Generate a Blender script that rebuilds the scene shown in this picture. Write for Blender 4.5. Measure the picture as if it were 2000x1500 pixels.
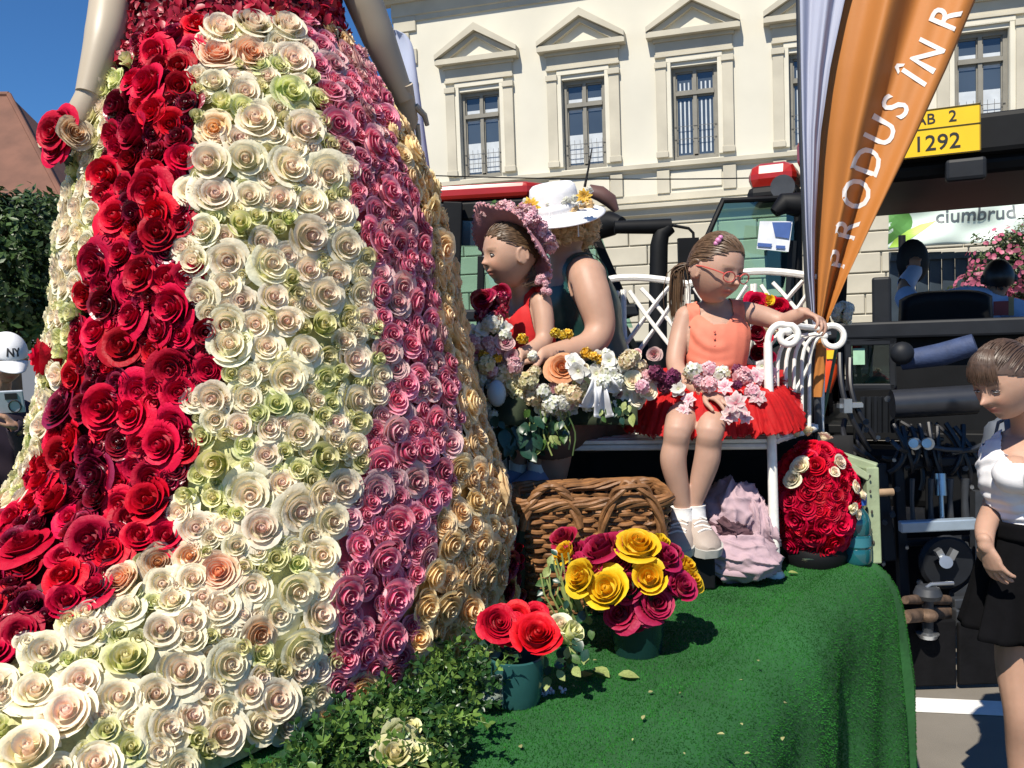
import bpy, bmesh, math, random
import numpy as np
from mathutils import Vector, Matrix, Quaternion
from mathutils.bvhtree import BVHTree
for o in list(bpy.data.objects): bpy.data.objects.remove(o)
SC = bpy.context.scene
COL = SC.collection
rnd = random.Random(7)
NP = np.random.default_rng(5)

# ---------------------------------------------------------------- camera
FPX = 1700.0
PITCH, ROLL = math.atan(95/1700), math.radians(2.0)
CAM = Vector((0, 0, 1.7))
FWD = Vector((0, math.cos(PITCH), -math.sin(PITCH)))
_r0, _u0 = Vector((1, 0, 0)), Vector((0, math.sin(PITCH), math.cos(PITCH)))
RGT = _r0*math.cos(ROLL) - _u0*math.sin(ROLL)
UPV = _r0*math.sin(ROLL) + _u0*math.cos(ROLL)
cd = bpy.data.cameras.new('camera'); cam = bpy.data.objects.new('camera', cd); COL.objects.link(cam)
cd.sensor_width = 36; cd.lens = 36*FPX/2000; cd.clip_end = 2000; cd.clip_start = 0.05
cam.matrix_world = Matrix.Translation(CAM) @ Matrix((RGT, UPV, -FWD)).transposed().to_4x4()
SC.camera = cam
# ---------------------------------------------------------------- sun and sky
SUN_EL = math.radians(52); SUN_AZ = math.atan2(-.47, -.88)       # direction towards the sun, from +Y clockwise
to_sun = Vector((math.sin(SUN_AZ)*math.cos(SUN_EL), math.cos(SUN_AZ)*math.cos(SUN_EL), math.sin(SUN_EL)))
w = bpy.data.worlds.new('World'); SC.world = w; w.use_nodes = True
nt = w.node_tree; nt.nodes.clear()
sky = nt.nodes.new('ShaderNodeTexSky'); sky.sky_type = 'NISHITA'; sky.sun_disc = False
sky.sun_elevation = SUN_EL; sky.sun_rotation = SUN_AZ; sky.altitude = 300; sky.air_density = 1.0; sky.dust_density = .0; sky.ozone_density = 5.0
bgn = nt.nodes.new('ShaderNodeBackground'); bgn.inputs['Strength'].default_value = .076
wo = nt.nodes.new('ShaderNodeOutputWorld')
tn = nt.nodes.new('ShaderNodeMix'); tn.data_type = 'RGBA'; tn.blend_type = 'MULTIPLY'; tn.inputs[0].default_value = 1; tn.inputs[7].default_value = (.46, .80, 1.10, 1)
nt.links.new(sky.outputs[0], tn.inputs[6]); nt.links.new(tn.outputs[2], bgn.inputs[0]); nt.links.new(bgn.outputs[0], wo.inputs[0])
sl = bpy.data.lights.new('sun', 'SUN'); sl.energy = 5.0; sl.angle = math.radians(.53); sl.color = (1, .925, .80)
so = bpy.data.objects.new('sun', sl); COL.objects.link(so); so.rotation_euler = (-to_sun).to_track_quat('-Z', 'Y').to_euler()
SC.view_settings.view_transform = 'Standard'; SC.view_settings.look = 'None'
SC.view_settings.exposure = 0.46; SC.view_settings.gamma = 1; SC.view_settings.use_curve_mapping = False

# ---------------------------------------------------------------- helpers
def at(px, py, Y):
    d = FWD + RGT*((px-1000)/FPX) + UPV*((750-py)/FPX)
    return CAM + d*(Y/d.y)
def deck_at(px, py, z):
    d = FWD + RGT*((px-1000)/FPX) + UPV*((750-py)/FPX)
    return CAM + d*((z-CAM.z)/d.z)
def pix(p):
    d = Vector(p)-CAM; k = d.dot(FWD)
    return 1000+FPX*d.dot(RGT)/k, 750-FPX*d.dot(UPV)/k
def V(*a): return Vector(a)
def inpoly(x, y, poly):
    c = False; n = len(poly); j = n-1
    for i in range(n):
        xi, yi = poly[i]; xj, yj = poly[j]
        if (yi > y) != (yj > y) and x < (xj-xi)*(y-yi)/(yj-yi)+xi: c = not c
        j = i
    return c

def thing(name, label, cat, loc=(0, 0, 0), rz=0, group=None):
    o = bpy.data.objects.new(name, None); COL.objects.link(o)
    o.empty_display_size = .1
    o.matrix_world = Matrix.Translation(Vector(loc)) @ Matrix.Rotation(rz, 4, 'Z')
    o['label'] = label; o['category'] = cat
    if group: o['group'] = group
    return o
def tag(o, label=None, cat=None, group=None, kind=None):
    if label: o['label'] = label
    if cat: o['category'] = cat
    if group: o['group'] = group
    if kind: o['kind'] = kind
    return o
def link(name, me, parent=None, mw=None, local=False):
    """parent: child whose mesh is in world coordinates, unless local"""
    o = bpy.data.objects.new(name, me); COL.objects.link(o)
    if parent is not None:
        o.parent = parent
        if not local:
            m = parent.matrix_basis.copy(); q = parent
            while q.parent is not None:
                m = q.parent.matrix_basis @ q.matrix_parent_inverse @ m; q = q.parent
            o.matrix_parent_inverse = m.inverted()
    if mw is not None: o.matrix_basis = mw
    return o

class MB:
    def __init__(s): s.v = []; s.f = []; s.c = None
    def add(s, vs, fs):
        n = len(s.v); s.v += [tuple(p) for p in vs]; s.f += [tuple(i+n for i in f) for f in fs]
    def box(s, c, d, R=None):
        c = Vector(c); vs = []
        for z in (-.5, .5):
            for x, y in ((-.5, -.5), (.5, -.5), (.5, .5), (-.5, .5)):
                p = Vector((x*d[0], y*d[1], z*d[2])); vs.append(c+(R @ p if R else p))
        s.add(vs, [(3, 2, 1, 0), (4, 5, 6, 7), (0, 1, 5, 4), (1, 2, 6, 5), (2, 3, 7, 6), (3, 0, 4, 7)])
    def bar(s, a, b, w, h, up=(0, 0, 1)):
        a = Vector(a); b = Vector(b); x = (b-a); L = x.length; x.normalize()
        y = Vector(up).cross(x)
        if y.length < 1e-4: y = Vector((0, 1, 0)).cross(x)
        y.normalize(); z = x.cross(y)
        s.box((a+b)/2, (L, w, h), Matrix((x, y, z)).transposed())
    def tube(s, pts, r, n=8, closed=False, caps=True, side=None, flat=1.0):
        pts = [Vector(p) for p in pts]; m = len(pts)
        rr = list(r) if hasattr(r, '__len__') else [r]*m
        T = []
        for i in range(m):
            a = pts[(i-1) % m] if (closed or i > 0) else pts[i]
            b = pts[(i+1) % m] if (closed or i < m-1) else pts[i]
            t = b-a
            T.append(t.normalized() if t.length > 1e-9 else Vector((0, 0, 1)))
        nrm = Vector(side) if side is not None else T[0].orthogonal()
        vs = []
        for i in range(m):
            nrm = nrm - T[i]*nrm.dot(T[i])
            if nrm.length < 1e-6: nrm = T[i].orthogonal()
            nrm.normalize(); bi = T[i].cross(nrm)
            for k in range(n):
                a = 2*math.pi*k/n
                vs.append(pts[i]+nrm*(math.cos(a)*rr[i])+bi*(math.sin(a)*rr[i]*flat))
        fs = []
        for i in range(m if closed else m-1):
            j = (i+1) % m
            for k in range(n):
                l = (k+1) % n
                fs.append((i*n+k, i*n+l, j*n+l, j*n+k))
        if caps and not closed:
            fs.append(tuple(range(n-1, -1, -1))); fs.append(tuple((m-1)*n+k for k in range(n)))
        s.add(vs, fs)
    def cyl(s, a, b, r, r2=None, n=16): s.tube([a, b], [r, r if r2 is None else r2], n)
    def lathe(s, prof, n=24, M=None, caps=True, fn=None):
        vs = []; fs = []
        for i, (r, z) in enumerate(prof):
            for k in range(n):
                a = 2*math.pi*k/n; q = r*(fn(a, i/(len(prof)-1)) if fn else 1)
                p = Vector((q*math.cos(a), q*math.sin(a), z)); vs.append(M @ p if M else p)
        m = len(prof)
        for i in range(m-1):
            for k in range(n):
                l = (k+1) % n; fs.append((i*n+k, i*n+l, (i+1)*n+l, (i+1)*n+k))
        if caps: fs.append(tuple(range(n-1, -1, -1))); fs.append(tuple((m-1)*n+k for k in range(n)))
        s.add(vs, fs)
    def ell(s, c, r, R=None, nu=16, nv=10, fn=None):
        c = Vector(c); vs = []; fs = []
        for j in range(nv+1):
            t = math.pi*j/nv
            for i in range(nu):
                a = 2*math.pi*i/nu
                p = Vector((math.sin(t)*math.cos(a), math.sin(t)*math.sin(a), math.cos(t)))
                k = fn(p) if fn else 1
                p = Vector((p.x*r[0], p.y*r[1], p.z*r[2]))*k
                vs.append(c+(R @ p if R else p))
        for j in range(nv):
            for i in range(nu):
                k = (i+1) % nu; fs.append((j*nu+i, (j+1)*nu+i, (j+1)*nu+k, j*nu+k))
        s.add(vs, fs)
    def grid(s, fn, nu, nv, wrap=False):
        vs = [fn(i/nu, j/nv) for j in range(nv+1) for i in range(nu+(0 if wrap else 1))]
        w_ = nu if wrap else nu+1; fs = []
        for j in range(nv):
            for i in range(nu):
                k = (i+1) % w_
                fs.append((j*w_+i, j*w_+k, (j+1)*w_+k, (j+1)*w_+i))
        s.add(vs, fs)
    def prism(s, outline, a, b):
        """outline: list of 3-D points; extruded by vector from a to b"""
        d = Vector(b)-Vector(a); n = len(outline)
        vs = [Vector(p) for p in outline]+[Vector(p)+d for p in outline]
        fs = [tuple(range(n-1, -1, -1)), tuple(range(n, 2*n))]+[(i, (i+1) % n, n+(i+1) % n, n+i) for i in range(n)]
        s.add(vs, fs)
    def mesh(s, name, mat, smooth=True):
        me = bpy.data.meshes.new(name); me.from_pydata(s.v, [], s.f); me.validate()
        bm = bmesh.new(); bm.from_mesh(me); bmesh.ops.remove_doubles(bm, verts=bm.verts, dist=1e-6)
        bmesh.ops.recalc_face_normals(bm, faces=bm.faces); bm.to_mesh(me); bm.free()
        if mat: me.materials.append(mat)
        if smooth: me.polygons.foreach_set('use_smooth', [True]*len(me.polygons))
        return me
    def obj(s, name, mat, parent=None, smooth=True, bevel=0, solid=0, local=False, auto=True):
        o = link(name, s.mesh(name, mat, smooth), parent, None, local)
        if smooth and auto:
            try: o.data.set_sharp_from_angle(angle=math.radians(40))
            except Exception: pass
        if solid:
            m = o.modifiers.new('solid', 'SOLIDIFY'); m.thickness = solid; m.offset = 0
        if bevel:
            m = o.modifiers.new('bevel', 'BEVEL'); m.width = bevel; m.segments = 2; m.limit_method = 'ANGLE'
        return o

# ---------------------------------------------------------------- materials
def mat(name, base, rough=.6, var=.12, scale=18, bump=0, bscale=None, metal=0, spec=.5, sheen=0, trans=0, coat=0, detail=4, attr=None, dark=None):
    m = bpy.data.materials.new(name); m.use_nodes = True
    N = m.node_tree.nodes; L = m.node_tree.links; b = N['Principled BSDF']
    b.inputs['Roughness'].default_value = rough; b.inputs['Metallic'].default_value = metal
    b.inputs['Specular IOR Level'].default_value = spec; b.inputs['Coat Weight'].default_value = coat
    if sheen: b.inputs['Sheen Weight'].default_value = sheen
    tc = N.new('ShaderNodeTexCoord')
    nz = N.new('ShaderNodeTexNoise'); nz.inputs['Scale'].default_value = scale; nz.inputs['Detail'].default_value = detail
    L.new(tc.outputs['Object'], nz.inputs['Vector'])
    rp = N.new('ShaderNodeMapRange'); rp.inputs[1].default_value = .3; rp.inputs[2].default_value = .7
    rp.inputs[3].default_value = 1-var; rp.inputs[4].default_value = 1+var
    L.new(nz.outputs['Fac'], rp.inputs[0])
    mx = N.new('ShaderNodeMix'); mx.data_type = 'RGBA'; mx.blend_type = 'MULTIPLY'; mx.inputs[0].default_value = 1
    if attr:
        at_ = N.new('ShaderNodeAttribute'); at_.attribute_name = attr; L.new(at_.outputs['Color'], mx.inputs[6])
    else: mx.inputs[6].default_value = (*base, 1)
    L.new(rp.outputs[0], mx.inputs[7]); L.new(mx.outputs[2], b.inputs['Base Color'])
    if bump:
        bn = N.new('ShaderNodeTexNoise'); bn.inputs['Scale'].default_value = bscale or scale*4; bn.inputs['Detail'].default_value = 5
        L.new(tc.outputs['Object'], bn.inputs['Vector'])
        bp = N.new('ShaderNodeBump'); bp.inputs['Strength'].default_value = bump; bp.inputs['Distance'].default_value = .01
        L.new(bn.outputs['Fac'], bp.inputs['Height']); L.new(bp.outputs[0], b.inputs['Normal'])
    if trans:
        tr = N.new('ShaderNodeBsdfTranslucent'); ms = N.new('ShaderNodeMixShader'); ms.inputs[0].default_value = trans
        L.new(mx.outputs[2], tr.inputs[0]); L.new(b.outputs[0], ms.inputs[1]); L.new(tr.outputs[0], ms.inputs[2])
        L.new(ms.outputs[0], N['Material Output'].inputs[0])
    return m
def glass_mat(name, tint, gloss=.1, clear=True, rough=.02):
    m = bpy.data.materials.new(name); m.use_nodes = True
    N = m.node_tree.nodes; L = m.node_tree.links; N.remove(N['Principled BSDF'])
    tr = N.new('ShaderNodeBsdfTransparent'); tr.inputs[0].default_value = (*tint, 1)
    gl = N.new('ShaderNodeBsdfGlossy'); gl.inputs['Roughness'].default_value = rough
    fr = N.new('ShaderNodeFresnel' if clear else 'ShaderNodeValue')
    if clear: fr.inputs[0].default_value = 1.5
    mr = N.new('ShaderNodeMath'); mr.operation = 'ADD'; mr.inputs[1].default_value = gloss
    L.new(fr.outputs[0], mr.inputs[0])
    ms = N.new('ShaderNodeMixShader'); L.new(mr.outputs[0], ms.inputs[0]); L.new(tr.outputs[0], ms.inputs[1]); L.new(gl.outputs[0], ms.inputs[2])
    L.new(ms.outputs[0], N['Material Output'].inputs[0])
    return m
def rose_mat(name, c0, c1, c2, base, rim=None, trans=.3, rough=.55, rv=.18, hv=.02, spec=.3, sheen=.0, k0=.35):
    """c0 heart, c1 middle, c2 outer petals, base at the foot of a petal, rim its edge"""
    m = bpy.data.materials.new(name); m.use_nodes = True
    N = m.node_tree.nodes; L = m.node_tree.links; b = N['Principled BSDF']
    b.inputs['Roughness'].default_value = rough; b.inputs['Specular IOR Level'].default_value = spec
    if sheen: b.inputs['Sheen Weight'].default_value = sheen
    a = N.new('ShaderNodeAttribute'); a.attribute_name = 'pt'; se = N.new('ShaderNodeSeparateColor'); L.new(a.outputs['Color'], se.inputs[0])
    r = N.new('ShaderNodeValToRGB'); e = r.color_ramp.elements
    e[0].position = 0; e[0].color = (*c0, 1); e[1].position = 1; e[1].color = (*c2, 1); x = e.new(k0+.1); x.color = (*c1, 1)
    L.new(se.outputs[0], r.inputs[0])
    mp = N.new('ShaderNodeMapRange'); mp.inputs[1].default_value = .0; mp.inputs[2].default_value = .75
    L.new(se.outputs[1], mp.inputs[0])
    m1 = N.new('ShaderNodeMix'); m1.data_type = 'RGBA'; L.new(mp.outputs[0], m1.inputs[0]); m1.inputs[6].default_value = (*base, 1); L.new(r.outputs[0], m1.inputs[7])
    last = m1
    if rim:
        m3 = N.new('ShaderNodeMapRange'); m3.inputs[1].default_value = .78; m3.inputs[2].default_value = 1.0; L.new(se.outputs[1], m3.inputs[0])
        m2 = N.new('ShaderNodeMix'); m2.data_type = 'RGBA'; L.new(m3.outputs[0], m2.inputs[0]); L.new(m1.outputs[2], m2.inputs[6]); m2.inputs[7].default_value = (*rim, 1); last = m2
    oi = N.new('ShaderNodeObjectInfo'); hs = N.new('ShaderNodeHueSaturation')
    v1 = N.new('ShaderNodeMapRange'); v1.inputs[3].default_value = 1-rv; v1.inputs[4].default_value = 1+rv*.6; L.new(oi.outputs['Random'], v1.inputs[0])
    mm = N.new('ShaderNodeMath'); mm.operation = 'FRACT'; mk = N.new('ShaderNodeMath'); mk.operation = 'MULTIPLY'; mk.inputs[1].default_value = 17.3
    L.new(oi.outputs['Random'], mk.inputs[0]); L.new(mk.outputs[0], mm.inputs[0])
    h1 = N.new('ShaderNodeMapRange'); h1.inputs[3].default_value = .5-hv; h1.inputs[4].default_value = .5+hv; L.new(mm.outputs[0], h1.inputs[0])
    L.new(h1.outputs[0], hs.inputs['Hue']); L.new(v1.outputs[0], hs.inputs['Value']); L.new(last.outputs[2], hs.inputs['Color'])
    tc = N.new('ShaderNodeTexCoord'); nz = N.new('ShaderNodeTexNoise'); nz.inputs['Scale'].default_value = 2.6; nz.inputs['Detail'].default_value = 3
    L.new(tc.outputs['Object'], nz.inputs['Vector'])
    q = N.new('ShaderNodeMapRange'); q.inputs[1].default_value = .3; q.inputs[2].default_value = .7; q.inputs[3].default_value = .90; q.inputs[4].default_value = 1.07; L.new(nz.outputs['Fac'], q.inputs[0])
    mu = N.new('ShaderNodeMix'); mu.data_type = 'RGBA'; mu.blend_type = 'MULTIPLY'; mu.inputs[0].default_value = 1; L.new(hs.outputs[0], mu.inputs[6]); L.new(q.outputs[0], mu.inputs[7])
    L.new(mu.outputs[2], b.inputs['Base Color'])
    bp = N.new('ShaderNodeBump'); bp.inputs['Strength'].default_value = .12; bp.inputs['Distance'].default_value = .05
    L.new(nz.outputs['Fac'], bp.inputs['Height']); L.new(bp.outputs[0], b.inputs['Normal'])
    tr = N.new('ShaderNodeBsdfTranslucent'); ms = N.new('ShaderNodeMixShader'); ms.inputs[0].default_value = trans
    L.new(mu.outputs[2], tr.inputs[0]); L.new(b.outputs[0], ms.inputs[1]); L.new(tr.outputs[0], ms.inputs[2])
    L.new(ms.outputs[0], N['Material Output'].inputs[0])
    return m

mSKIN = mat('skin', (1, 1, 1), .5, .05, 30, .04, 300, attr='col', spec=.35)
mSKIN.node_tree.nodes['Principled BSDF'].inputs['Subsurface Weight'].default_value = .12
mSKIN.node_tree.nodes['Principled BSDF'].inputs['Subsurface Radius'].default_value = (.012, .005, .003)
mWHITEIRON = mat('white_painted_iron', (.78, .77, .72), .35, .08, 40, .06, 120)
mBLACKPAINT = mat('black_machine_paint', (.0045, .005, .006), .6, .3, 6, .05, spec=.22)
mDARKGREY = mat('dark_grey_plastic', (.012, .014, .018), .55, .2, 8, .05, spec=.25)
mGREYMETAL = mat('grey_metal', (.055, .06, .068), .5, .2, 12, .05, metal=.5)
mSTEEL = mat('bare_steel', (.5, .52, .54), .3, .15, 12, metal=.9)
mRUST = mat('rusty_steel', (.14, .09, .06), .7, .4, 25, .3, metal=.4)
mREDPAINT = mat('red_tractor_paint', (.36, .016, .010), .3, .08, 4, coat=.3)
mRUBBER = mat('tyre_rubber', (.005, .005, .006), .9, .3, 12, .2, spec=.15)
mHOSE = mat('black_hose', (.012, .012, .014), .4, .1)
mTINT = glass_mat('tinted_cab_glass', (.62, .82, .76), .04)
mLEAF = mat('leaf_green', (.055, .12, .025), .4, .35, 9, trans=.2)
mLEAFPALE = mat('pale_leaf', (.30, .36, .12), .5, .25, 9, trans=.25)
mLEAFDARK = mat('dark_leaf', (.014, .05, .03), .35, .3, 9, trans=.1)
mFOAM = mat('dark_backing', (.02, .03, .012), .9, .3, 30)
mSTEM = mat('green_stem', (.06, .10, .03), .5, .2)
# ---------------------------------------------------------------- flowers
def set_pt(me, cols):
    ca = me.color_attributes.new('pt', 'FLOAT_COLOR', 'POINT')
    ca.data.foreach_set('color', np.asarray(cols, dtype=np.float32).ravel())
def raw_mesh(name, vs, fs, m, cols=None, smooth=True):
    me = bpy.data.meshes.new(name); me.from_pydata([tuple(v) for v in vs], [], fs)
    if m: me.materials.append(m)
    if smooth: me.polygons.foreach_set('use_smooth', [True]*len(me.polygons))
    if cols is not None: set_pt(me, cols)
    me.update(); return me
def rose_mesh(name, m, seed, kind='open'):
    """overlapping petal walls wound round a tight heart; the rims lie on a dome, outer petals roll back"""
    R = random.Random(seed); vs = []; fs = []; cs = []
    N, H, rmax, lipo, wav = {'open': (15, .74, .94, .26, 1.3), 'cup': (12, .92, .84, .20, 1.1), 'bud': (8, 1.1, .60, .08, .8), 'ruffle': (21, .70, .96, .20, 2.6)}[kind]
    ns, nv = 7, 5
    ox, oy = R.uniform(-.05, .05), R.uniform(-.05, .05)
    for i in range(N):
        u = i/(N-1); a0 = i*2.39996+R.uniform(-.3, .3)
        span = (3.3-1.25*u)*R.uniform(.9, 1.1); tw = R.uniform(.05, .12)*(1-.4*u)
        rt = (.07+(rmax-.07)*u**.92)*R.uniform(.96, 1.04); rb = rt*(.34+.12*u)
        zt = H*(1-.34*u**1.8)*R.uniform(.96, 1.04)-.05*(1-u)**2; zb = -.12
        ph = R.uniform(0, 6.28); wv = R.uniform(.006, .022)*wav; lk = (lipo*u**1.2+.02)*R.uniform(.4, 1.5); side = R.choice((-1, 1)) if u > .5 else 1; n0 = len(vs); rv = R.random(); fl = R.uniform(.0, .10)*u
        for j in range(nv+1):
            v = (j/nv)**.85; hw = span/2*(.45+.55*math.sin(min(1, v*1.15)*math.pi/2))
            for k in range(ns+1):
                s = 2*k/ns-1; a = a0+s*hw
                r = rb+(rt-rb)*math.sin(v*math.pi/2)**.75
                z = zb+(zt-zb)*v**.9
                lip = max(0, (v-.52)/.48)**1.8*(1-.5*s*s)
                r += lip*(lk+fl); z -= lip*(lk*.75+fl*1.2)
                z -= (.20*s**4+.04*s*s)*v*(zt-zb)*(.5+.5*u)
                r *= 1+tw*s*side
                r += wv*math.sin(s*4.5+ph)*v*(.25+u); z += wv*1.2*math.cos(s*5.2+ph*2)*v
                vs.append((r*math.cos(a)+ox*(1-u), r*math.sin(a)+oy*(1-u), z)); cs.append((u, v, rv, 1))
        w_ = ns+1
        for j in range(nv):
            for k in range(ns): fs.append((n0+j*w_+k, n0+j*w_+k+1, n0+(j+1)*w_+k+1, n0+(j+1)*w_+k))
    # heart: a closed little whorl so that no hole shows
    n0 = len(vs); q = 12
    for r, z in ((.26*rmax, .2), (.22*rmax, H*.55), (.13*rmax, H*.72), (.05, H*.76), (.0, H*.66)):
        for k in range(q):
            a = 2*math.pi*k/q; r_ = r*(1+.14*math.sin(2*a+z*6)); vs.append((r_*math.cos(a)+ox, r_*math.sin(a)+oy, z)); cs.append((.06, .7, 0, 1))
    for j in range(4):
        for k in range(q): fs.append((n0+j*q+k, n0+j*q+(k+1) % q, n0+(j+1)*q+(k+1) % q, n0+(j+1)*q+k))
    n0 = len(vs); q = 10; prof = [(.05, -.5), (.34*rmax, -.34), (.60*rmax, -.06), (.66*rmax, .12), (.45*rmax, .34*H), (.0, .40*H)]
    for r, z in prof:
        for k in range(q):
            a = 2*math.pi*k/q; vs.append((r*math.cos(a), r*math.sin(a), z)); cs.append((.8, .25, 0, 1))
    for j in range(len(prof)-1):
        for k in range(q): fs.append((n0+j*q+k, n0+j*q+(k+1) % q, n0+(j+1)*q+(k+1) % q, n0+(j+1)*q+k))
    return raw_mesh(name, vs, fs, m, cs)
def star_mesh(name, m, n=6, width=.32, seed=1, layers=1, curl=.25, centre=None):
    """lily / daisy: pointed petals"""
    R = random.Random(seed); vs = []; fs = []; cs = []
    for ly in range(layers):
        for i in range(n):
            a = 2*math.pi*(i+.5*ly)/n+R.uniform(-.12, .12); L_ = R.uniform(.85, 1.05)*(1-.25*ly); n0 = len(vs); nv = 6; tilt = R.uniform(-.1, .15)+.25*ly
            for j in range(nv+1):
                v = j/nv; w_ = width*math.sin(math.pi*min(1, v*.93+.06))**.8
                for s in (-1, -.5, 0, .5, 1):
                    x = v*L_; y = s*w_; z = .25*v+tilt*v-curl*v*v*1.6+.12*abs(s)*w_*2
                    vs.append((x*math.cos(a)-y*math.sin(a), x*math.sin(a)+y*math.cos(a), z)); cs.append((v, .8+.2*abs(s), 0, 1))
            for j in range(nv):
                for k in range(4): fs.append((n0+j*5+k, n0+j*5+k+1, n0+(j+1)*5+k+1, n0+(j+1)*5+k))
    b = MB(); b.ell((0, 0, .06), (.14, .14, .1), None, 8, 6)
    n0 = len(vs); vs += b.v; cs += [(0, 0, 0, 1)]*len(b.v); fs += [tuple(i+n0 for i in f) for f in b.f]
    return raw_mesh(name, vs, fs, m, cs)
def cluster_mesh(name, m, seed=1, n=20, pet=5, size=.46):
    """hydrangea-like dome of small florets"""
    R = random.Random(seed); vs = []; fs = []; cs = []
    for q in range(n):
        t = math.acos(1-1.25*(q+.5)/n); a = q*2.39996
        d = Vector((math.sin(t)*math.cos(a), math.sin(t)*math.sin(a), math.cos(t)))
        x = d.orthogonal().normalized(); y = d.cross(x); c = d*R.uniform(.5, .85); ro = R.uniform(0, 6.28); rv = R.random()
        for i in range(pet):
            b = ro+2*math.pi*i/pet; e = x*math.cos(b)+y*math.sin(b); f = d.cross(e); s = size*R.uniform(.8, 1.15); n0 = len(vs)
            for px_, py_, pz_ in ((.05, 0, 0), (.55, -.42, .1), (.6, 0, .02), (.55, .42, .1), (1, -.25, .0), (1.08, 0, .12), (1, .25, .0)):
                vs.append(c+e*px_*s+f*py_*s+d*pz_*s); cs.append((rv, px_, rv, 1))
            fs += [(n0, n0+1, n0+2), (n0, n0+2, n0+3), (n0+1, n0+4, n0+5, n0+2), (n0+2, n0+5, n0+6, n0+3)]
    b = MB(); b.ell((0, 0, 0), (.5, .5, .5), None, 10, 8); n0 = len(vs); vs += b.v; cs += [(0, 0, 0, 1)]*len(b.v); fs += [tuple(i+n0 for i in f) for f in b.f]
    return raw_mesh(name, vs, fs, m, cs)
def leaf_geo(vs, fs, M, L_=1, W=.4, curl=.3, fold=.15, nv=4):
    n0 = len(vs)
    for j in range(nv+1):
        v = j/nv; w_ = W*math.sin(math.pi*(.04+.94*v))**.9*(1-.25*v)
        for s in (-1, 0, 1):
            vs.append(tuple(M @ Vector((s*w_, v*L_, fold*abs(s)*w_*2-curl*v*v*L_*.5))))
    for j in range(nv):
        for k in range(2): fs.append((n0+j*3+k, n0+j*3+k+1, n0+(j+1)*3+k+1, n0+(j+1)*3+k))
def leaf_mesh(name, m, **k):
    vs = []; fs = []; leaf_geo(vs, fs, Matrix.Identity(4), **k); return raw_mesh(name, vs, fs, m)

mCREAM = rose_mat('cream_rose', (.90, .63, .49), (.91, .75, .58), (.92, .85, .62), (.80, .78, .44), (.93, .89, .70), k0=.28, rv=.12)
mGREENCREAM = rose_mat('green_tinged_rose', (.74, .66, .32), (.76, .74, .36), (.74, .76, .36), (.46, .54, .13), (.83, .80, .50))
mPEACH = rose_mat('peach_rose', (.78, .28, .08), (.80, .46, .25), (.82, .68, .45), (.7, .5, .22), (.84, .73, .54))
mRED = rose_mat('red_rose', (.32, .0008, .014), (.52, .0014, .024), (.57, .0016, .029), (.18, .0004, .008), (.62, .0026, .036), trans=.10, rough=.55, rv=.4, hv=.005, spec=.22)
mDKRED = rose_mat('dark_red_rose', (.08, .0008, .007), (.18, .0015, .013), (.24, .002, .02), (.05, .0006, .005), (.34, .012, .05), trans=.1, rough=.32, rv=.35, hv=.008, spec=.6)
mPINK = rose_mat('magenta_rose', (.54, .008, .09), (.74, .07, .20), (.85, .31, .41), (.84, .56, .56), (.90, .45, .53), rv=.28, hv=.006, spec=.3)
mPALEPINK = rose_mat('faded_pink_rose', (.50, .05, .14), (.66, .26, .32), (.74, .50, .47), (.66, .54, .42), (.78, .58, .56), rv=.25)
mGOLD = rose_mat('apricot_rose', (.90, .46, .14), (.94, .64, .29), (.95, .76, .45), (.90, .68, .34), (.96, .83, .56), rv=.2, hv=.008)
mYELLOW = rose_mat('yellow_rose', (.76, .33, .006), (.82, .43, .006), (.83, .55, .015), (.6, .46, .02), (.85, .60, .03), hv=.012)
mMAGENTA = rose_mat('crimson_rose', (.14, .001, .014), (.28, .002, .03), (.34, .005, .05), (.34, .06, .06), (.44, .02, .09), rv=.2, spec=.3, hv=.006)
mWHITEFL = rose_mat('white_flower', (.7, .6, .3), (.78, .78, .72), (.8, .8, .77), (.6, .65, .4), (.82, .82, .8))
mPINKFL = rose_mat('pink_lily', (.50, .03, .11), (.72, .26, .33), (.80, .60, .60), (.66, .24, .28), (.82, .70, .68))
mSOFTPINK = rose_mat('soft_pink_floret', (.66, .30, .38), (.76, .46, .51), (.82, .58, .62), (.6, .24, .28), (.84, .66, .68))
mCREAMFL = rose_mat('cream_floret', (.7, .46, .24), (.76, .62, .38), (.78, .70, .50), (.48, .48, .2), (.80, .74, .56))
mPURPLE = rose_mat('plum_flower', (.08, .006, .03), (.16, .02, .07), (.22, .04, .11), (.1, .02, .05), (.30, .07, .15))
mCORALROSE = rose_mat('coral_rose', (.50, .04, .02), (.70, .13, .06), (.78, .26, .16), (.7, .3, .15), (.82, .36, .23))
mYELLOWFL = rose_mat('yellow_flower', (.05, .015, .004), (.8, .42, .006), (.84, .57, .015), (.7, .4, .02), (.86, .68, .16))

def fam(m, nm, kinds): return [rose_mesh(nm, m, 11*i+len(nm), k) for i, k in enumerate(kinds)]
R_CREAM = fam(mCREAM, 'cream_rose', ['open', 'open', 'cup', 'cup', 'open'])
R_GREEN = fam(mGREENCREAM, 'green_tinged_rose', ['cup', 'bud', 'cup', 'bud'])
R_PEACH = fam(mPEACH, 'peach_rose', ['ruffle', 'open'])
R_RED = fam(mRED, 'red_rose', ['open', 'open', 'cup', 'open'])
R_DKRED = fam(mDKRED, 'dark_red_rose', ['cup', 'open'])
R_PINK = fam(mPINK, 'pink_rose', ['cup', 'cup', 'open', 'cup'])
R_PALE = fam(mPALEPINK, 'faded_pink_rose', ['cup', 'open'])
R_GOLD = fam(mGOLD, 'apricot_rose', ['ruffle', 'open', 'ruffle', 'cup'])
R_YEL = fam(mYELLOW, 'yellow_rose', ['cup', 'open'])
R_MAG = fam(mMAGENTA, 'crimson_rose', ['cup', 'cup', 'open'])
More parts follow.
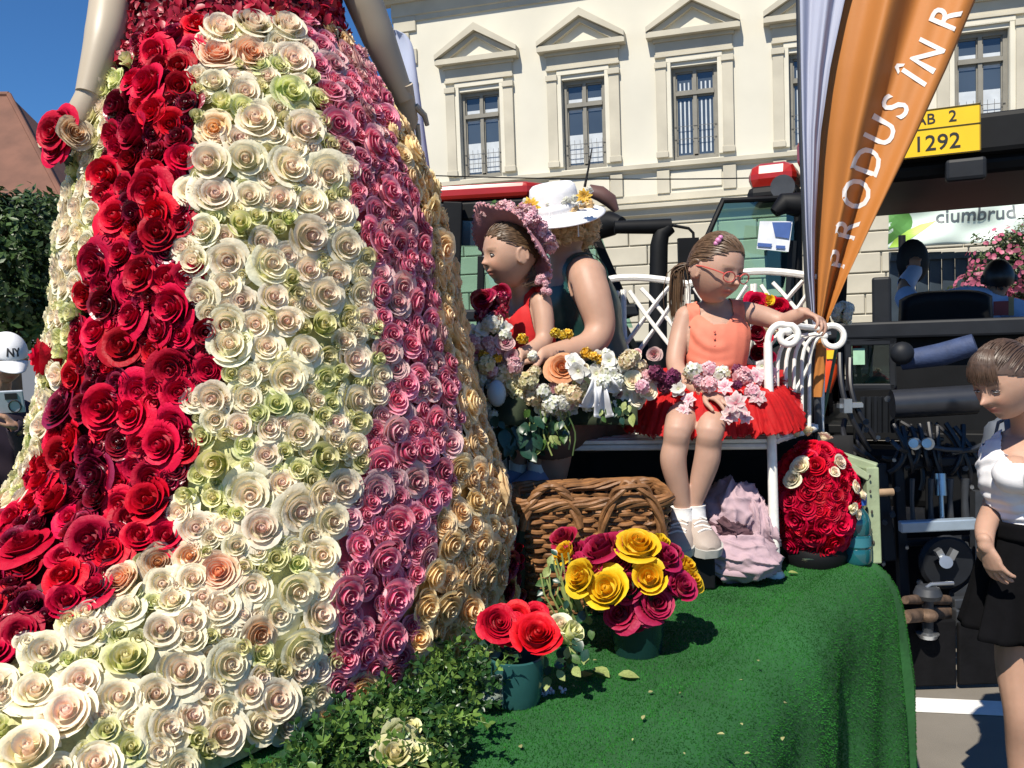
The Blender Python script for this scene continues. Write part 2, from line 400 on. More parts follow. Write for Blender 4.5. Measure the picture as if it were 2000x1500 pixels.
R_CORAL = fam(mCORALROSE, 'coral_rose', ['open'])
F_LILY = [star_mesh('pink_lily', mPINKFL, 6, .27, i, 2) for i in (1, 2)]
F_WHITE = [star_mesh('white_flower', mWHITEFL, 5, .42, i, 2, .1) for i in (3, 4)]
F_HYDR_P = [cluster_mesh('pink_hydrangea', mSOFTPINK, i) for i in (1, 2)]
F_HYDR_W = [cluster_mesh('white_hydrangea', mWHITEFL, i) for i in (3, 4)]
F_HYDR_C = [cluster_mesh('cream_hydrangea', mCREAMFL, i) for i in (5, 6)]
F_PLUM = [cluster_mesh('plum_flower', mPURPLE, 7, 18, 5, .55)]
F_CARN = [rose_mesh('dark_red_carnation', mDKRED, 91, 'ruffle'), cluster_mesh('dark_red_carnation', mDKRED, 9, 26, 5, .5)]
F_SUN = [star_mesh('sunflower', mYELLOWFL, 9, .2, 8, 2, .1)]
F_YEL = [cluster_mesh('yellow_flower', mYELLOWFL, 8, 9, 5, .7)]
L_GREEN = leaf_mesh('leaf', mLEAF); L_DARK = leaf_mesh('leaf', mLEAFDARK, W=.42); L_PALE = leaf_mesh('leaf', mLEAFPALE, W=.38)

def orient(loc, nrm, size, roll=None, sz=1):
    n = Vector(nrm).normalized(); q = n.to_track_quat('Z', 'Y')
    return Matrix.Translation(Vector(loc)) @ q.to_matrix().to_4x4() @ Matrix.Rotation(rnd.uniform(0, 6.28) if roll is None else roll, 4, 'Z') @ Matrix.Diagonal((size, size, size*sz, 1))
def put(name, me, parent, loc, nrm, size, roll=None, sz=1):
    return link(name, me, parent, orient(loc, nrm, size, roll, sz))
def jit(n, k=.3):
    return (Vector(n).normalized()+Vector((rnd.uniform(-k, k), rnd.uniform(-k, k), rnd.uniform(-k, k)))).normalized()
TOCAM = lambda p: (CAM-Vector(p)).normalized()
# ================================================================ SETTING
def asphalt():
    m = mat('asphalt', (.175, .157, .13), .9, .14, 3, .35, 220)
    return m
b = MB(); b.box((0, 400, -.05), (1600, 1600, .1)); tag(b.obj('road', asphalt(), smooth=False), kind='structure')
mMARK = mat('road_paint', (.74, .73, .70), .7, .12, 10)
b = MB(); p0 = deck_at(1735, 1386, 0.004); p1 = deck_at(2080, 1402, 0.004); dd = (p1-p0).normalized()
b.box(((p0+p1)/2+V(0, .07, 0)), ((p1-p0).length, .15, .002), Matrix.Rotation(math.atan2(dd.y, dd.x), 3, 'Z'))
tag(b.obj('road_marking', mMARK, smooth=False), kind='structure')

# ---------------------------------------------------------------- town hall
mWALL = mat('cream_plaster', (.60, .575, .485), .85, .09, .45, .08, 60, detail=9)
mTRIM = mat('stone_trim', (.475, .44, .35), .8, .14, 1.1, .1, 50, detail=9)
mARCHI = mat('pale_architrave', (.61, .58, .48), .8, .05, 2)
mFRAME = mat('window_frame_grey', (.20, .19, .16), .6, .1, 5)
mPANE = mat('window_pane', (.045, .06, .08), .04, .25, .5, spec=.9)
mCURT = mat('white_curtain', (.48, .52, .56), .8, .1, 5)
mGRILLE = mat('grille_iron', (.10, .10, .10), .6)
U = V(.959, -.283, 0).normalized(); P1 = V(-.574, 22.7, 0)
RZB = math.atan2(U.y, U.x)
hall = thing('town_hall', 'cream plastered public building with pedimented tall windows and heavy cornice', 'building', P1, RZB)
# local: x along the facade, -y out of it
S0, S1 = -2.26, 23.0
wx = [0, 2.7, 5.4, 8.1, 11.58, 14.3, 17.0, 19.7]
OW, OZ0, OZ1 = .54, 5.78, 8.0
b = MB()
xs = [S0]+[v for x in wx for v in (x-OW, x+OW)]+[S1]; zs = [0, OZ0, OZ1, 10.2]
vs = []; fs = []
def quad(a, c, d, e): b.add([a, c, d, e], [(0, 1, 2, 3)])
for i in range(len(xs)-1):
    for j in range(3):
        if j == 1 and i % 2 == 1: continue
        quad((xs[i], 0, zs[j]), (xs[i+1], 0, zs[j]), (xs[i+1], 0, zs[j+1]), (xs[i], 0, zs[j+1]))
for x in wx:
    for a, c in (((x-OW, OZ0), (x-OW, OZ1)), ((x-OW, OZ1), (x+OW, OZ1)), ((x+OW, OZ1), (x+OW, OZ0)), ((x+OW, OZ0), (x-OW, OZ0))):
        quad((a[0], 0, a[1]), (a[0], .28, a[1]), (c[0], .28, c[1]), (c[0], 0, c[1]))
quad((S0, 0, 0), (S0, 14, 0), (S0, 14, 10.2), (S0, 0, 10.2)); quad((S1, 0, 0), (S1, 14, 0), (S1, 14, 10.2), (S1, 0, 10.2))
quad((S0, 14, 0), (S1, 14, 0), (S1, 14, 10.2), (S0, 14, 10.2))
b.obj('wall', mWALL, hall, smooth=False, local=True)
b = MB(); b.box(((S0+S1)/2, 7, 11.6), (S1-S0-.3, 13.7, 1.6)); b.obj('attic_wall', mWALL, hall, smooth=False, local=True)
def mould(nm, prof, m, x0=None, x1=None, parent=hall):
    """profile of (y out, z) extruded along the facade"""
    b = MB(); x0 = S0 if x0 is None else x0; x1 = S1 if x1 is None else x1
    b.prism([(x0, -y, z) for y, z in prof], (0, 0, 0), (x1-x0, 0, 0)); return b.obj(nm, m, parent, smooth=False, local=True)
mould('frieze', [(-.1, 9.95), (.05, 9.95), (.05, 10.08), (.09, 10.1), (.09, 10.42), (-.1, 10.42)], mTRIM, S0-.06)
mould('cornice', [(-.1, 10.42), (.16, 10.42), (.2, 10.5), (.55, 10.58), (.58, 10.72), (.66, 10.76), (.66, 10.86), (-.1, 10.95)], mTRIM, S0-.62)
mould('sill_course', [(-.1, 5.55), (.06, 5.55), (.10, 5.61), (.16, 5.63), (.16, 5.73), (-.1, 5.78)], mTRIM, S0-.1)
mould('lower_cornice', [(-.1, 4.28), (.08, 4.28), (.10, 4.45), (.22, 4.5), (.25, 4.62), (.34, 4.66), (.34, 4.74), (-.1, 4.82)], mTRIM, S0-.3)
mould('dado_band', [(-.1, 4.82), (.06, 4.84), (.06, 5.0), (-.1, 5.0)], mTRIM, S0-.1)
for x in wx:
    x = x
    # dado pedestal and panel
    for s in (-1, 1):
        bb = MB(); bb.box((x+s*.78, -.05, 5.275), (.30, .1, .545)); bb.obj('pedestal', mTRIM, hall, smooth=False, bevel=.012, local=True)
    bb = MB(); bb.box((x, -.02, 5.31), (1.2, .04, .42)); bb.obj('dado_panel', mARCHI, hall, smooth=False, bevel=.012, local=True)
    # surround
    for s in (-1, 1):
        bb = MB(); bb.box((x+s*.78, -.045, 6.92), (.25, .09, 2.14)); bb.box((x+s*.78, -.065, 8.05), (.29, .13, .14)); bb.box((x+s*.78, -.06, 5.93), (.29, .12, .14))
        bb.obj('pilaster', mTRIM, hall, smooth=False, bevel=.01, local=True)
    bb = MB()
    for s in (-1, 1): bb.box((x+s*.60, -.03, 6.98), (.11, .06, 2.26))
    bb.box((x, -.03, 8.17), (1.31, .06, .12)); bb.obj('architrave', mARCHI, hall, smooth=False, bevel=.01, local=True)
    bb = MB(); bb.box((x, -.045, 8.27), (1.84, .09, .07)); bb.box((x, -.03, 8.45), (1.80, .06, .28)); bb.box((x, -.06, 8.63), (1.9, .12, .08)); bb.obj('entablature', mTRIM, hall, smooth=False, bevel=.008, local=True)
    bb = MB(); hw = 1.09; z0 = 8.67; za = 9.52
    bb.prism([(x-hw, 0, z0), (x+hw, 0, z0), (x+hw, 0, z0+.13), (x-hw, 0, z0+.13)], (0, .02, 0), (0, -.27, 0))
    for s in (-1, 1):
        bb.prism([(x+s*hw, 0, z0+.132), (x, 0, za-.1), (x, 0, za+.09), (x+s*(hw), 0, z0+.25)], (0, .02, 0), (0, -.30, 0))
        bb.prism([(x+s*hw*.72, 0, z0+.132), (x, 0, za-.22), (x, 0, za-.11), (x+s*(hw*.93), 0, z0+.16)], (0, .02, 0), (0, -.17, 0))
    bb.obj('pediment', mTRIM, hall, smooth=False, local=True)
    bb = MB(); bb.prism([(x-hw*.8, 0, z0+.13), (x+hw*.8, 0, z0+.13), (x, 0, za-.12)], (0, .01, 0), (0, -.05, 0)); bb.obj('tympanum', mARCHI, hall, smooth=False, local=True)
def window(x, kind):
    f = MB(); W2 = OW; y = .19
    f.box((x-W2+.045, y, 6.89), (.09, .09, 2.216)); f.box((x+W2-.045, y, 6.89), (.09, .09, 2.216))
    f.box((x, y-.003, 7.948), (2*W2-.004, .09, .1)); f.box((x, y-.003, 5.832), (2*W2-.004, .09, .1))
    fo = f.obj('window', mFRAME, hall, smooth=False, bevel=.006, local=True)
    f = MB(); f.box((x, y-.004, 6.95), (.085, .10, 2.05)); f.obj('mullion', mFRAME, fo, smooth=False, local=True)
    f = MB(); f.box((x, y-.02, 7.38), (2*W2-.18, .12, .09)); f.obj('transom', mFRAME, fo, smooth=False, local=True)
    for s in (-1, 1):
        for z0, z1 in ((5.88, 7.335), (7.425, 7.90)):
            pn = MB(); pn.box((x+s*.245, y+.035, (z0+z1)/2), (.41, .012, z1-z0)); pn.obj('pane', mPANE, fo, smooth=False, local=True)
            e = MB()
            for q in (-1, 1): e.box((x+s*.245+q*.19, y+.012, (z0+z1)/2), (.03, .03, z1-z0))
            e.box((x+s*.245, y+.012, z0+.02), (.38, .03, .04)); e.box((x+s*.245, y+.012, z1-.02), (.38, .03, .04)); e.obj('sash', mFRAME, fo, smooth=False, local=True)
    def cbx(nm, c, d): b = MB(); b.box(c, d); b.obj(nm, mCURT, fo, smooth=False, local=True)
    hh = rnd.uniform(-.12, .12)
    if kind == 'blind':
        for s in (-1, 1): cbx('curtain', (x+s*.245, y+.026, 6.36+hh/2), (.34, .005, .78+hh)); cbx('curtain', (x+s*.245, y+.026, 7.26), (.34, .005, .08)); cbx('curtain', (x+s*.245, y+.026, 7.50), (.34, .005, .10))
    elif kind == 'slats':
        for k in range(10):
            xx = x-.45+.1*k
            if abs(xx-x) > .06: cbx('blind_slat', (xx, y+.026, 6.6), (.035, .005, 1.25)); cbx('blind_slat', (xx, y+.026, 7.55), (.035, .005, .2))
    g = MB()
    if kind == 'blind':
        for z in (6.18, 6.42): g.box((x, y-.06, z), (1.0, .012, .012))
        for k in range(7): g.box((x-.42+.14*k, y-.06, 6.25), (.008, .008, .55))
        g.obj('grille', mGRILLE, fo, smooth=False, local=True)
    elif kind == 'slats':
        for z in (6.3, 6.6): g.box((x, y-.06, z), (1.0, .01, .01))
        g.obj('grille', mGRILLE, fo, smooth=False, local=True)
for i, x in enumerate(wx): window(x, ['blind', 'blind', 'slats', 'slats', 'blind', 'blind', 'slats', 'blind', 'blind'][i])
z = 5.9; k = 0
QM = None
while z < 9.9:
    w_ = .62 if k % 2 else .42; h = .42
    if QM is None: QM = {}
    if w_ not in QM:
        bb = MB(); bb.box((0, 0, 0), (w_, .07, h-.025)); QM[w_] = bb.mesh('quoin', mTRIM, False)
    o = link('quoin', QM[w_], hall, Matrix.Translation((S0+w_/2-.02, -.034, z+h/2)), True); mo = o.modifiers.new('bevel', 'BEVEL'); mo.width = .015
    z += h; k += 1
# rusticated ground floor: one object per ashlar block where it can be seen
BL = {}
for r in range(9):
    x = S0+(0 if r % 2 else -.45); z0 = .02+r*.47
    while x < 17:
        L_ = .9 if (r*7+int(x*3)) % 3 else 1.25
        x0 = max(x, S0)
        if x+L_-x0 > .15:
            key = round(x+L_-x0, 2)
            if key not in BL:
                bb = MB(); bb.box((0, 0, 0), (key-.025, .1, .445)); BL[key] = bb.mesh('ashlar_block', mTRIM, False)
            o = link('ashlar_block', BL[key], hall, Matrix.Translation((x0+key/2, -.045, z0+.235)), True)
            mo = o.modifiers.new('bevel', 'BEVEL'); mo.width = .02; mo.segments = 1
        x += L_
# ---------------------------------------------------------------- house at the left
mROOF = mat('brown_roof_tiles', (.15, .066, .042), .8, .22, 1.2, .3, 14)
mGREYWALL = mat('grey_house_wall', (.16, .175, .20), .85, .1, .5)
mGUTTER = mat('dark_gutter', (.03, .03, .035), .6)
house = thing('house', 'low grey house with a plain brown tiled hip roof beyond the trees', 'house', V(-22.7, 30, 0), .1)
hb = MB(); hb.box((0, 4, 3.5), (14, 8, 7)); hb.obj('wall', mGREYWALL, house, smooth=False, local=True)
hb = MB(); e = .5; zr = 6.95; zt = 11.7
A_ = [(-7-e, -e, zr), (7+e, -e, zr), (7+e, 8+e, zr), (-7-e, 8+e, zr), (-3.2, 4, zt), (4.0, 4, zt)]
hb.add(A_, [(0, 1, 5, 4), (1, 2, 5), (2, 3, 4, 5), (3, 0, 4), (3, 2, 1, 0)]); hb.obj('roof', mROOF, house, smooth=False, local=True)
hb = MB(); hb.box((0, -e-.06, zr-.06), (15.1, .14, .14)); hb.box((7+e+.06, 4, zr-.06), (.14, 9.1, .14)); hb.obj('gutter', mGUTTER, house, smooth=False, local=True)
hb = MB(); hb.tube([(-3.2, 4, zt), (4.0, 4, zt)], .12, 8); hb.tube([(4.0, 4, zt), (7+e, -e, zr)], .1, 8); hb.obj('ridge_tiles', mROOF, house, local=True)
for k in range(4):
    hb = MB(); hb.box((-5+3.3*k, -.02, 5.2), (1.1, .1, 1.6)); wn = hb.obj('window', mFRAME, house, smooth=False, local=True)
    hb = MB(); hb.box((-5+3.3*k, -.08, 5.2), (.9, .03, 1.4)); hb.obj('pane', mPANE, wn, smooth=False, local=True)

# ---------------------------------------------------------------- trees
mBARK = mat('bark', (.09, .07, .05), .9, .3, 8, .4)
def tree(label, base, H, blobs, nleaf, lsize, m, name='tree'):
    t = thing(name, label, 'tree', base)
    tr = MB(); b0 = Vector(base)
    top = b0+V(0, 0, H*.6)
    tr.tube([b0, b0+V(.03, 0, H*.25), top], [.16, .12, .06], 10)
    for c, r in blobs: tr.tube([b0+V(.03, 0, H*.3), (b0+V(0, 0, H*.45)).lerp(c, .5), c], [.07, .045, .015], 7)
    tr.obj('trunk', mBARK, t)
    vs = []; fs = []; cs = []
    tot = sum(r**2 for c, r in blobs)
    for c, r in blobs:
        n_cl = max(6, int(r*r/tot*nleaf/22))
        for q in range(n_cl):
            d = V(rnd.gauss(0, 1), rnd.gauss(0, 1), rnd.gauss(0, 1)).normalized(); cc = Vector(c)+d*r*rnd.uniform(.35, 1.0)**.6; cr = r*rnd.uniform(.14, .28); tone = rnd.uniform(.6, 1.35)
            for k in range(22):
                e = V(rnd.gauss(0, 1), rnd.gauss(0, 1), rnd.gauss(0, .8))
                p = cc+e*cr*.5; nrm = jit(d+V(0, 0, .6), .8); M_ = orient(p, nrm, lsize*rnd.uniform(.7, 1.3)); n0 = len(vs)
                for x, y in ((0, -.9), (.42, 0), (0, .9), (-.42, 0)): vs.append(tuple(M_ @ V(x, y, .12*abs(x)))); cs.append((tone, tone, tone, 1))
                fs += [(n0, n0+1, n0+2), (n0, n0+2, n0+3)]
    me = raw_mesh('crown', vs, fs, m, None, False)
    link('crown', me, t); return t
mTREE = mat('tree_foliage', (.045, .085, .022), .45, .55, 1.1, trans=.2)
tc = lambda x, y, Y: at(x, y, Y)
tree('leafy green street tree before the grey house', V(-8.6, 15, 0), 5.4, [(tc(20, 470, 15), .85), (tc(80, 440, 15.5), .7), (tc(5, 560, 14.5), .9), (tc(95, 530, 15), .75), (tc(50, 610, 15), .8), (tc(-80, 500, 15), 1.2), (tc(130, 600, 15.3), .7), (tc(-20, 430, 15.4), .6)], 15000, .085, mTREE)
mPETUN = mat('flowering_bush_leaves', (.075, .105, .04), .5, .5, 2.5, trans=.2)
bush_c = at(1965, 545, 14.5)
bush = tree('rounded bush of pink flowers in front of the green and white banner', V(bush_c.x, 14.5, 0), 2.2, [(at(1960, 520, 14.5), .62), (at(1915, 570, 14.3), .42), (at(2030, 520, 14.5), .7), (at(1935, 640, 14.4), .6), (at(2020, 640, 14.5), .7), (at(1985, 480, 14.5), .45)], 9000, .045, mPETUN, 'flowering_bush')
mPINKDOT = mat('petunia_pink', (.42, .10, .16), .5, .4, 4, trans=.2)
vs = []; fs = []
for k in range(900):
    c, r = rnd.choice([(at(1960, 520, 14.5), .62), (at(1915, 570, 14.3), .42), (at(2030, 520, 14.5), .7), (at(1935, 640, 14.4), .6)])
    d = V(rnd.gauss(0, 1), -abs(rnd.gauss(0, 1)), rnd.gauss(-.3, .8)).normalized(); M_ = orient(Vector(c)+d*r*1.05, jit(d, .5), .042); n0 = len(vs)
    for q in range(5): a = q*1.2566; vs.append(tuple(M_ @ V(math.cos(a), math.sin(a), .2)))
    vs.append(tuple(M_ @ V(0, 0, 0))); fs += [(n0+q, n0+(q+1) % 5, n0+5) for q in range(5)]
tag(link('blossoms', raw_mesh('blossoms', vs, fs, mPINKDOT), bush), kind='stuff')

# ---------------------------------------------------------------- banner, gate and flag far behind
mBANNER = mat('banner_vinyl', (.66, .76, .68), .5, .04, 2, .1, 6)
mBGREEN = mat('banner_green_print', (.10, .27, .06), .5, .1, 3); mBLIME = mat('banner_lime_print', (.38, .60, .08), .5, .1, 3); mBGREY = mat('banner_grey_print', (.10, .12, .13), .5)
bn = thing('banner', 'large white vinyl banner printed with a green leaf and grey lettering', 'banner', at(1880, 450, 16))
def banpt(u, v, off=0):
    x = 1735+u*420; y = 398+v*88 - u*28
    p = at(x, y, 16-u*.9); k = .05*math.sin(u*17+v*5)+.03*math.sin(u*9-v*8)
    return p+V(-.3, -1, 0).normalized()*(k+off)
g = MB(); g.grid(lambda u, v: banpt(u, v), 70, 14); g.obj('sheet', mBANNER, bn, solid=.004)
def blob(poly, m, nm, off):
    bm = bmesh.new(); f = bm.faces.new([bm.verts.new((x, y, 0)) for x, y in poly]); bmesh.ops.triangulate(bm, faces=[f])
    bmesh.ops.subdivide_edges(bm, edges=bm.edges[:], cuts=4, use_grid_fill=True)
    for v in bm.verts: v.co = banpt(v.co.x, v.co.y, off)
    me = bpy.data.meshes.new(nm); bm.to_mesh(me); bm.free(); me.materials.append(m); link(nm, me, bn)
arc = [(.0, .06)]+[(.115*math.sin(t), .44-.38*math.cos(t)) for t in [i*.26 for i in range(1, 12)]]+[(0.0, .9)]
blob(arc, mBGREEN, 'leaf_print', .006)
blob([(.005, .97), (.03, .80), (.09, .62), (.15, .50), (.225, .44), (.17, .62), (.10, .82), (.05, .97)], mBLIME, 'leaf_print', .010)
def text_mesh(body, size=1.0, res=3, bold=0.0, align='LEFT'):
    c = bpy.data.curves.new('lettering', 'FONT'); c.body = body; c.size = size; c.resolution_u = res; c.offset = bold; c.align_x = align
    o = bpy.data.objects.new('lettering', c); COL.objects.link(o); bpy.context.view_layer.update()
    me = bpy.data.meshes.new_from_object(o.evaluated_get(bpy.context.evaluated_depsgraph_get()))
    bpy.data.objects.remove(o); return me
def text_on(body, size, fn, m, nm, parent, bold=0.0, cuts=2):
    me = text_mesh(body, size, 3, bold); bm = bmesh.new(); bm.from_mesh(me)
    for _ in range(cuts):
        bmesh.ops.triangulate(bm, faces=bm.faces[:]); bmesh.ops.subdivide_edges(bm, edges=[e for e in bm.edges if e.calc_length() > size*.12], cuts=1)
    for v in bm.verts: v.co = fn(v.co.x, v.co.y)
    me2 = bpy.data.meshes.new(nm); bm.to_mesh(me2); bm.free(); me2.materials.append(m)
    return link(nm, me2, parent)
text_on('ciumbrud', 1.0, lambda x, y: banpt(.22+x*.098, .50-y*.42+.0, .012), mBGREY, 'lettering', bn, .012)
mGATE = mat('dark_blue_wood', (.03, .045, .06), .6, .2, 3)
gate = thing('gate', 'dark blue boarded gate under the green and white banner', 'gate', V(at(1840, 540, 16.4).x, 16.4, 0))
for k in range(14):
    p = at(1748+k*26, 492, 16.4-.05*k); q = V(p.x, p.y, 0)
    g = MB(); g.box((p.x, p.y, p.z/2), (.22, .06, p.z)); g.obj('board', mGATE, gate, smooth=False, bevel=.01)
g = MB(); pa = at(1735, 505, 16.38); pb = at(2110, 490, 15.7); g.bar(pa-V(0, .06, 0), pb-V(0, .06, 0), .06, .1); g.bar(pa-V(0, .06, 2.2), pb-V(0, .06, 2.2), .06, .1); g.obj('rail', mGATE, gate, smooth=False)
# pale feather flag beyond the mannequin
mPALEFLAG = mat('pale_flag_cloth', (.55, .60, .74), .7, .05, 3, trans=.3); mGREENMARK = mat('pale_green_print', (.42, .58, .30), .7)
pf = thing('feather_flag', 'pale blue white feather flag with rounded top behind the mannequin', 'flag', V(at(800, 650, 9).x, 9, 0))
def pfp(u, v, off=0):
    top = 58; bot = 560; t = v*(bot-top); y = top+t
    cx = 772+.115*t; hw = 30*math.sqrt(max(0, min(1, 1-(1-min(1, t/45))**2)))+1+min(8, t*.02)
    return at(cx+(u-.5)*2*hw, y, 9+.06*math.sin(u*5+v*3))-V(0, off, 0)
g = MB(); g.grid(pfp, 10, 60); g.obj('cloth', mPALEFLAG, pf, solid=.003)
g = MB(); g.grid(lambda u, v: pfp(.35+.4*u*(1-abs(2*v-1)**2), .13+.16*v, .006), 4, 10); g.obj('green_mark', mGREENMARK, pf)
g = MB(); g.tube([V(pfp(0, 1).x, 9.02, 0)]+[pfp(0, v)+V(-.01, .02, 0) for v in (1, .8, .6, .4, .2, .08)], .012, 8); g.obj('pole', mGREYMETAL, pf)
# overhead cable
g = MB(); pa, pb = at(700, 338, 12), at(2100, 322, 10)
g.tube([pa.lerp(pb, t/16)-V(0, 0, .12*math.sin(math.pi*t/16)) for t in range(17)], .008, 6)
tag(g.obj('cable', mBLACKPAINT), 'thin dark cable strung across in front of the cream building', 'cable')
for xx in (pa, pb):
    pass
# ================================================================ TRAILER AND CARPET
DZ = .92
A2 = V(1.235, 2.80); poly = [A2, V(.98, 3.5), V(-2.4, 4.3), V(-3.2, 1.0), V(-1.55, -1.0)]
def outline(poly, rads, step=.03):
    """rounded polygon -> list of (pos, outward normal); counter-clockwise"""
    out = []; n = len(poly)
    for i in range(n):
        p, a, c = poly[i], poly[i-1], poly[(i+1) % n]; r = rads[i]
        d0 = (a-p).normalized(); d1 = (c-p).normalized(); ang = math.acos(max(-1, min(1, d0.dot(d1)))); t = r/math.tan(ang/2)
        cen = p+(d0+d1).normalized()*(r/math.sin(ang/2)); s0 = (p+d0*t)-cen; s1 = (p+d1*t)-cen
        a0 = math.atan2(s0.y, s0.x); da = (math.atan2(s1.y, s1.x)-a0+math.pi) % (2*math.pi)-math.pi
        for k in range(9):
            q = a0+da*k/8; nn = V(math.cos(q), math.sin(q)); out.append((cen+nn*r, nn))
        nx = poly[(i+1) % n]; e0 = out[-1][0]
        # straight run to the next corner start
        d0n = (p-nx).normalized(); d1n = (poly[(i+2) % n]-nx).normalized(); an = math.acos(max(-1, min(1, d0n.dot(d1n)))); tn = rads[(i+1) % n]/math.tan(an/2)
        e1 = nx+d0n*tn; L_ = (e1-e0).length; m = int(L_/step); nn = out[-1][1]
        for k in range(1, m): out.append((e0.lerp(e1, k/m), nn))
    return out
P2 = [V(p.x, p.y) for p in poly]
OL = outline(P2, [.09, .15, .2, .2, .3])
NO = len(OL); acc = [0]
for i in range(1, NO): acc.append(acc[-1]+(OL[i][0]-OL[i-1][0]).length)
mCARPET = mat('carpet_backing', (.014, .09, .02), .9, .22, 5, .3, 60)
def prof(j):
    # (inset, drop): rounded shoulder then hanging cloth
    T = [(-.16, 0), (-.12, .002), (-.085, .008), (-.05, .022), (-.02, .05), (.0, .09), (.012, .15)]
    if j < len(T): return T[j]
    k = j-len(T)+1; return (.012+.010*k*.3, .15+.06*k)
NPF = 7+9
cb = MB(); vs = []; fs = []
for j in range(NPF):
    ins, dr = prof(j)
    for i, (p, nn) in enumerate(OL):
        s = acc[i]; k = min(1, max(0, (dr-.03)/.35)); k2 = math.exp(-((dr-.0)/.2)**2)
        fo = k*(.020*math.sin(s*11+.6)+.014*math.sin(s*23+1.0+dr*3)+.012*math.sin(s*5.1+2))
        fo += -.045*k*math.exp(-((s-acc[-1]+.52+dr*.3)/.07)**2) - .03*k*math.exp(-((s-acc[-1]+.88+dr*.2)/.06)**2)
        sg = .012*math.sin(s*4.0+1)*k2
        vs.append((p.x+nn.x*(ins+fo), p.y+nn.y*(ins+fo), DZ-dr+sg*(1 if j > 0 else 0)))
for j in range(NPF-1):
    for i in range(NO): fs.append((j*NO+i, (j+1)*NO+i, (j+1)*NO+(i+1) % NO, j*NO+(i+1) % NO))
cb.add(vs, fs); cb.f.append(tuple(range(NO-1, -1, -1)))
carpet = thing('carpet', 'bright green artificial grass carpet draped over the edge of the parade trailer', 'carpet', (0, 2.5, DZ))
drape = cb.obj('backing', mCARPET, carpet)
# pile: blades sampled over what can be seen
mPILE = mat('grass_pile', (.024, .135, .023), .7, .42, 7, trans=.2, spec=.08)
nb = 260000
acc_l = []
dv = np.array(vs).reshape(NPF, NO, 3)
vi0 = [i for i in range(NO) if OL[i][0].x > -.6 and (OL[i][0].y < 3.2)]
tr_p = []; tr_n = []
def sample_quads(A, B, C, D, n):
    a = np.linalg.norm(np.cross(B-A, D-A), axis=1); pr = a/a.sum(); idx = NP.choice(len(A), n, p=pr); u = NP.random((n, 1)); v = NP.random((n, 1))
    P = (A[idx]*(1-u)+B[idx]*u)*(1-v)+(D[idx]*(1-u)+C[idx]*u)*v
    N_ = np.cross(B[idx]-A[idx], D[idx]-A[idx]); N_ /= np.linalg.norm(N_, axis=1, keepdims=True)+1e-12
    return P, N_
ii = np.array([i for i in vi0 if i+1 < NO]); qa, qb, qc, qd = [], [], [], []
for j in range(NPF-1):
    qa.append(dv[j, ii]); qb.append(dv[j, ii+1]); qc.append(dv[j+1, ii+1]); qd.append(dv[j+1, ii])
qa, qb, qc, qd = map(np.concatenate, (qa, qb, qc, qd))
Pd, Nd = sample_quads(qa, qb, qc, qd, 150000)
cen = np.array([-.6, 2.6, .5]); flip = np.sum((Pd-cen)*Nd, axis=1) < 0; Nd[flip] *= -1
# flat top
pt = NP.random((420000, 2))*np.array([2.3, 2.7])+np.array([-.9, .9]); keep = np.ones(len(pt), bool)
for i in range(len(P2)):
    a, c = P2[i], P2[(i+1) % len(P2)]; e = c-a; nn = np.array([e.y, -e.x])/e.length
    keep &= ((pt-np.array([a.x, a.y])) @ nn) < -.15
# keep only what the camera could see and thin it with distance
pt = pt[keep]; Pt = np.c_[pt, np.full(len(pt), DZ)]; Nt = np.tile([0, 0, 1.], (len(pt), 1))
Pa = np.r_[Pd, Pt]; Na = np.r_[Nd, Nt]; n = len(Pa)
dirs = NP.normal(size=(n, 3)); dirs -= Na*np.sum(dirs*Na, axis=1, keepdims=True); dirs /= np.linalg.norm(dirs, axis=1, keepdims=True)
lean = NP.normal(size=(n, 3))*.55; tip = Na+lean; tip /= np.linalg.norm(tip, axis=1, keepdims=True)
hgt = (.0030+.0028*NP.random((n, 1))); wd = .0011+.0006*NP.random((n, 1))
VV = np.empty((n, 3, 3)); VV[:, 0] = Pa-dirs*wd; VV[:, 1] = Pa+dirs*wd; VV[:, 2] = Pa+tip*hgt
me = bpy.data.meshes.new('pile'); me.vertices.add(n*3); me.vertices.foreach_set('co', VV.astype(np.float32).ravel())
me.loops.add(n*3); me.loops.foreach_set('vertex_index', np.arange(n*3, dtype=np.int32)); me.polygons.add(n); me.polygons.foreach_set('loop_start', np.arange(0, n*3, 3, dtype=np.int32))
me.update(); me.validate(); me.materials.append(mPILE)
tag(link('pile', me, carpet), kind='stuff')
# the trailer under it
mWOODDECK = mat('grey_deck_boards', (.12, .10, .08), .8, .2, 6)
trl = thing('parade_trailer', 'flat parade trailer hidden under the green carpet and towed by the black hitch', 'trailer', (-.8, 2.4, 0))
b = MB(); ins = [(p-nn*.13) for p, nn in OL]; b.prism([(p.x, p.y, DZ-.16) for p in ins], (0, 0, 0), (0, 0, .14)); b.obj('deck', mWOODDECK, trl, smooth=False)
b = MB(); b.box((-.9, 2.5, .62), (2.2, .12, .3), Matrix.Rotation(.95, 3, 'Z')); b.box((-1.3, 2.9, .62), (2.2, .12, .3), Matrix.Rotation(.95, 3, 'Z')); b.obj('chassis', mBLACKPAINT, trl, smooth=False)
for cx, cy in ((-.9, 1.9), (-1.9, 3.2)):
    b = MB(); b.cyl((cx-.1, cy, .36), (cx+.1, cy, .36), .36, n=24); b.obj('wheel', mRUBBER, trl)

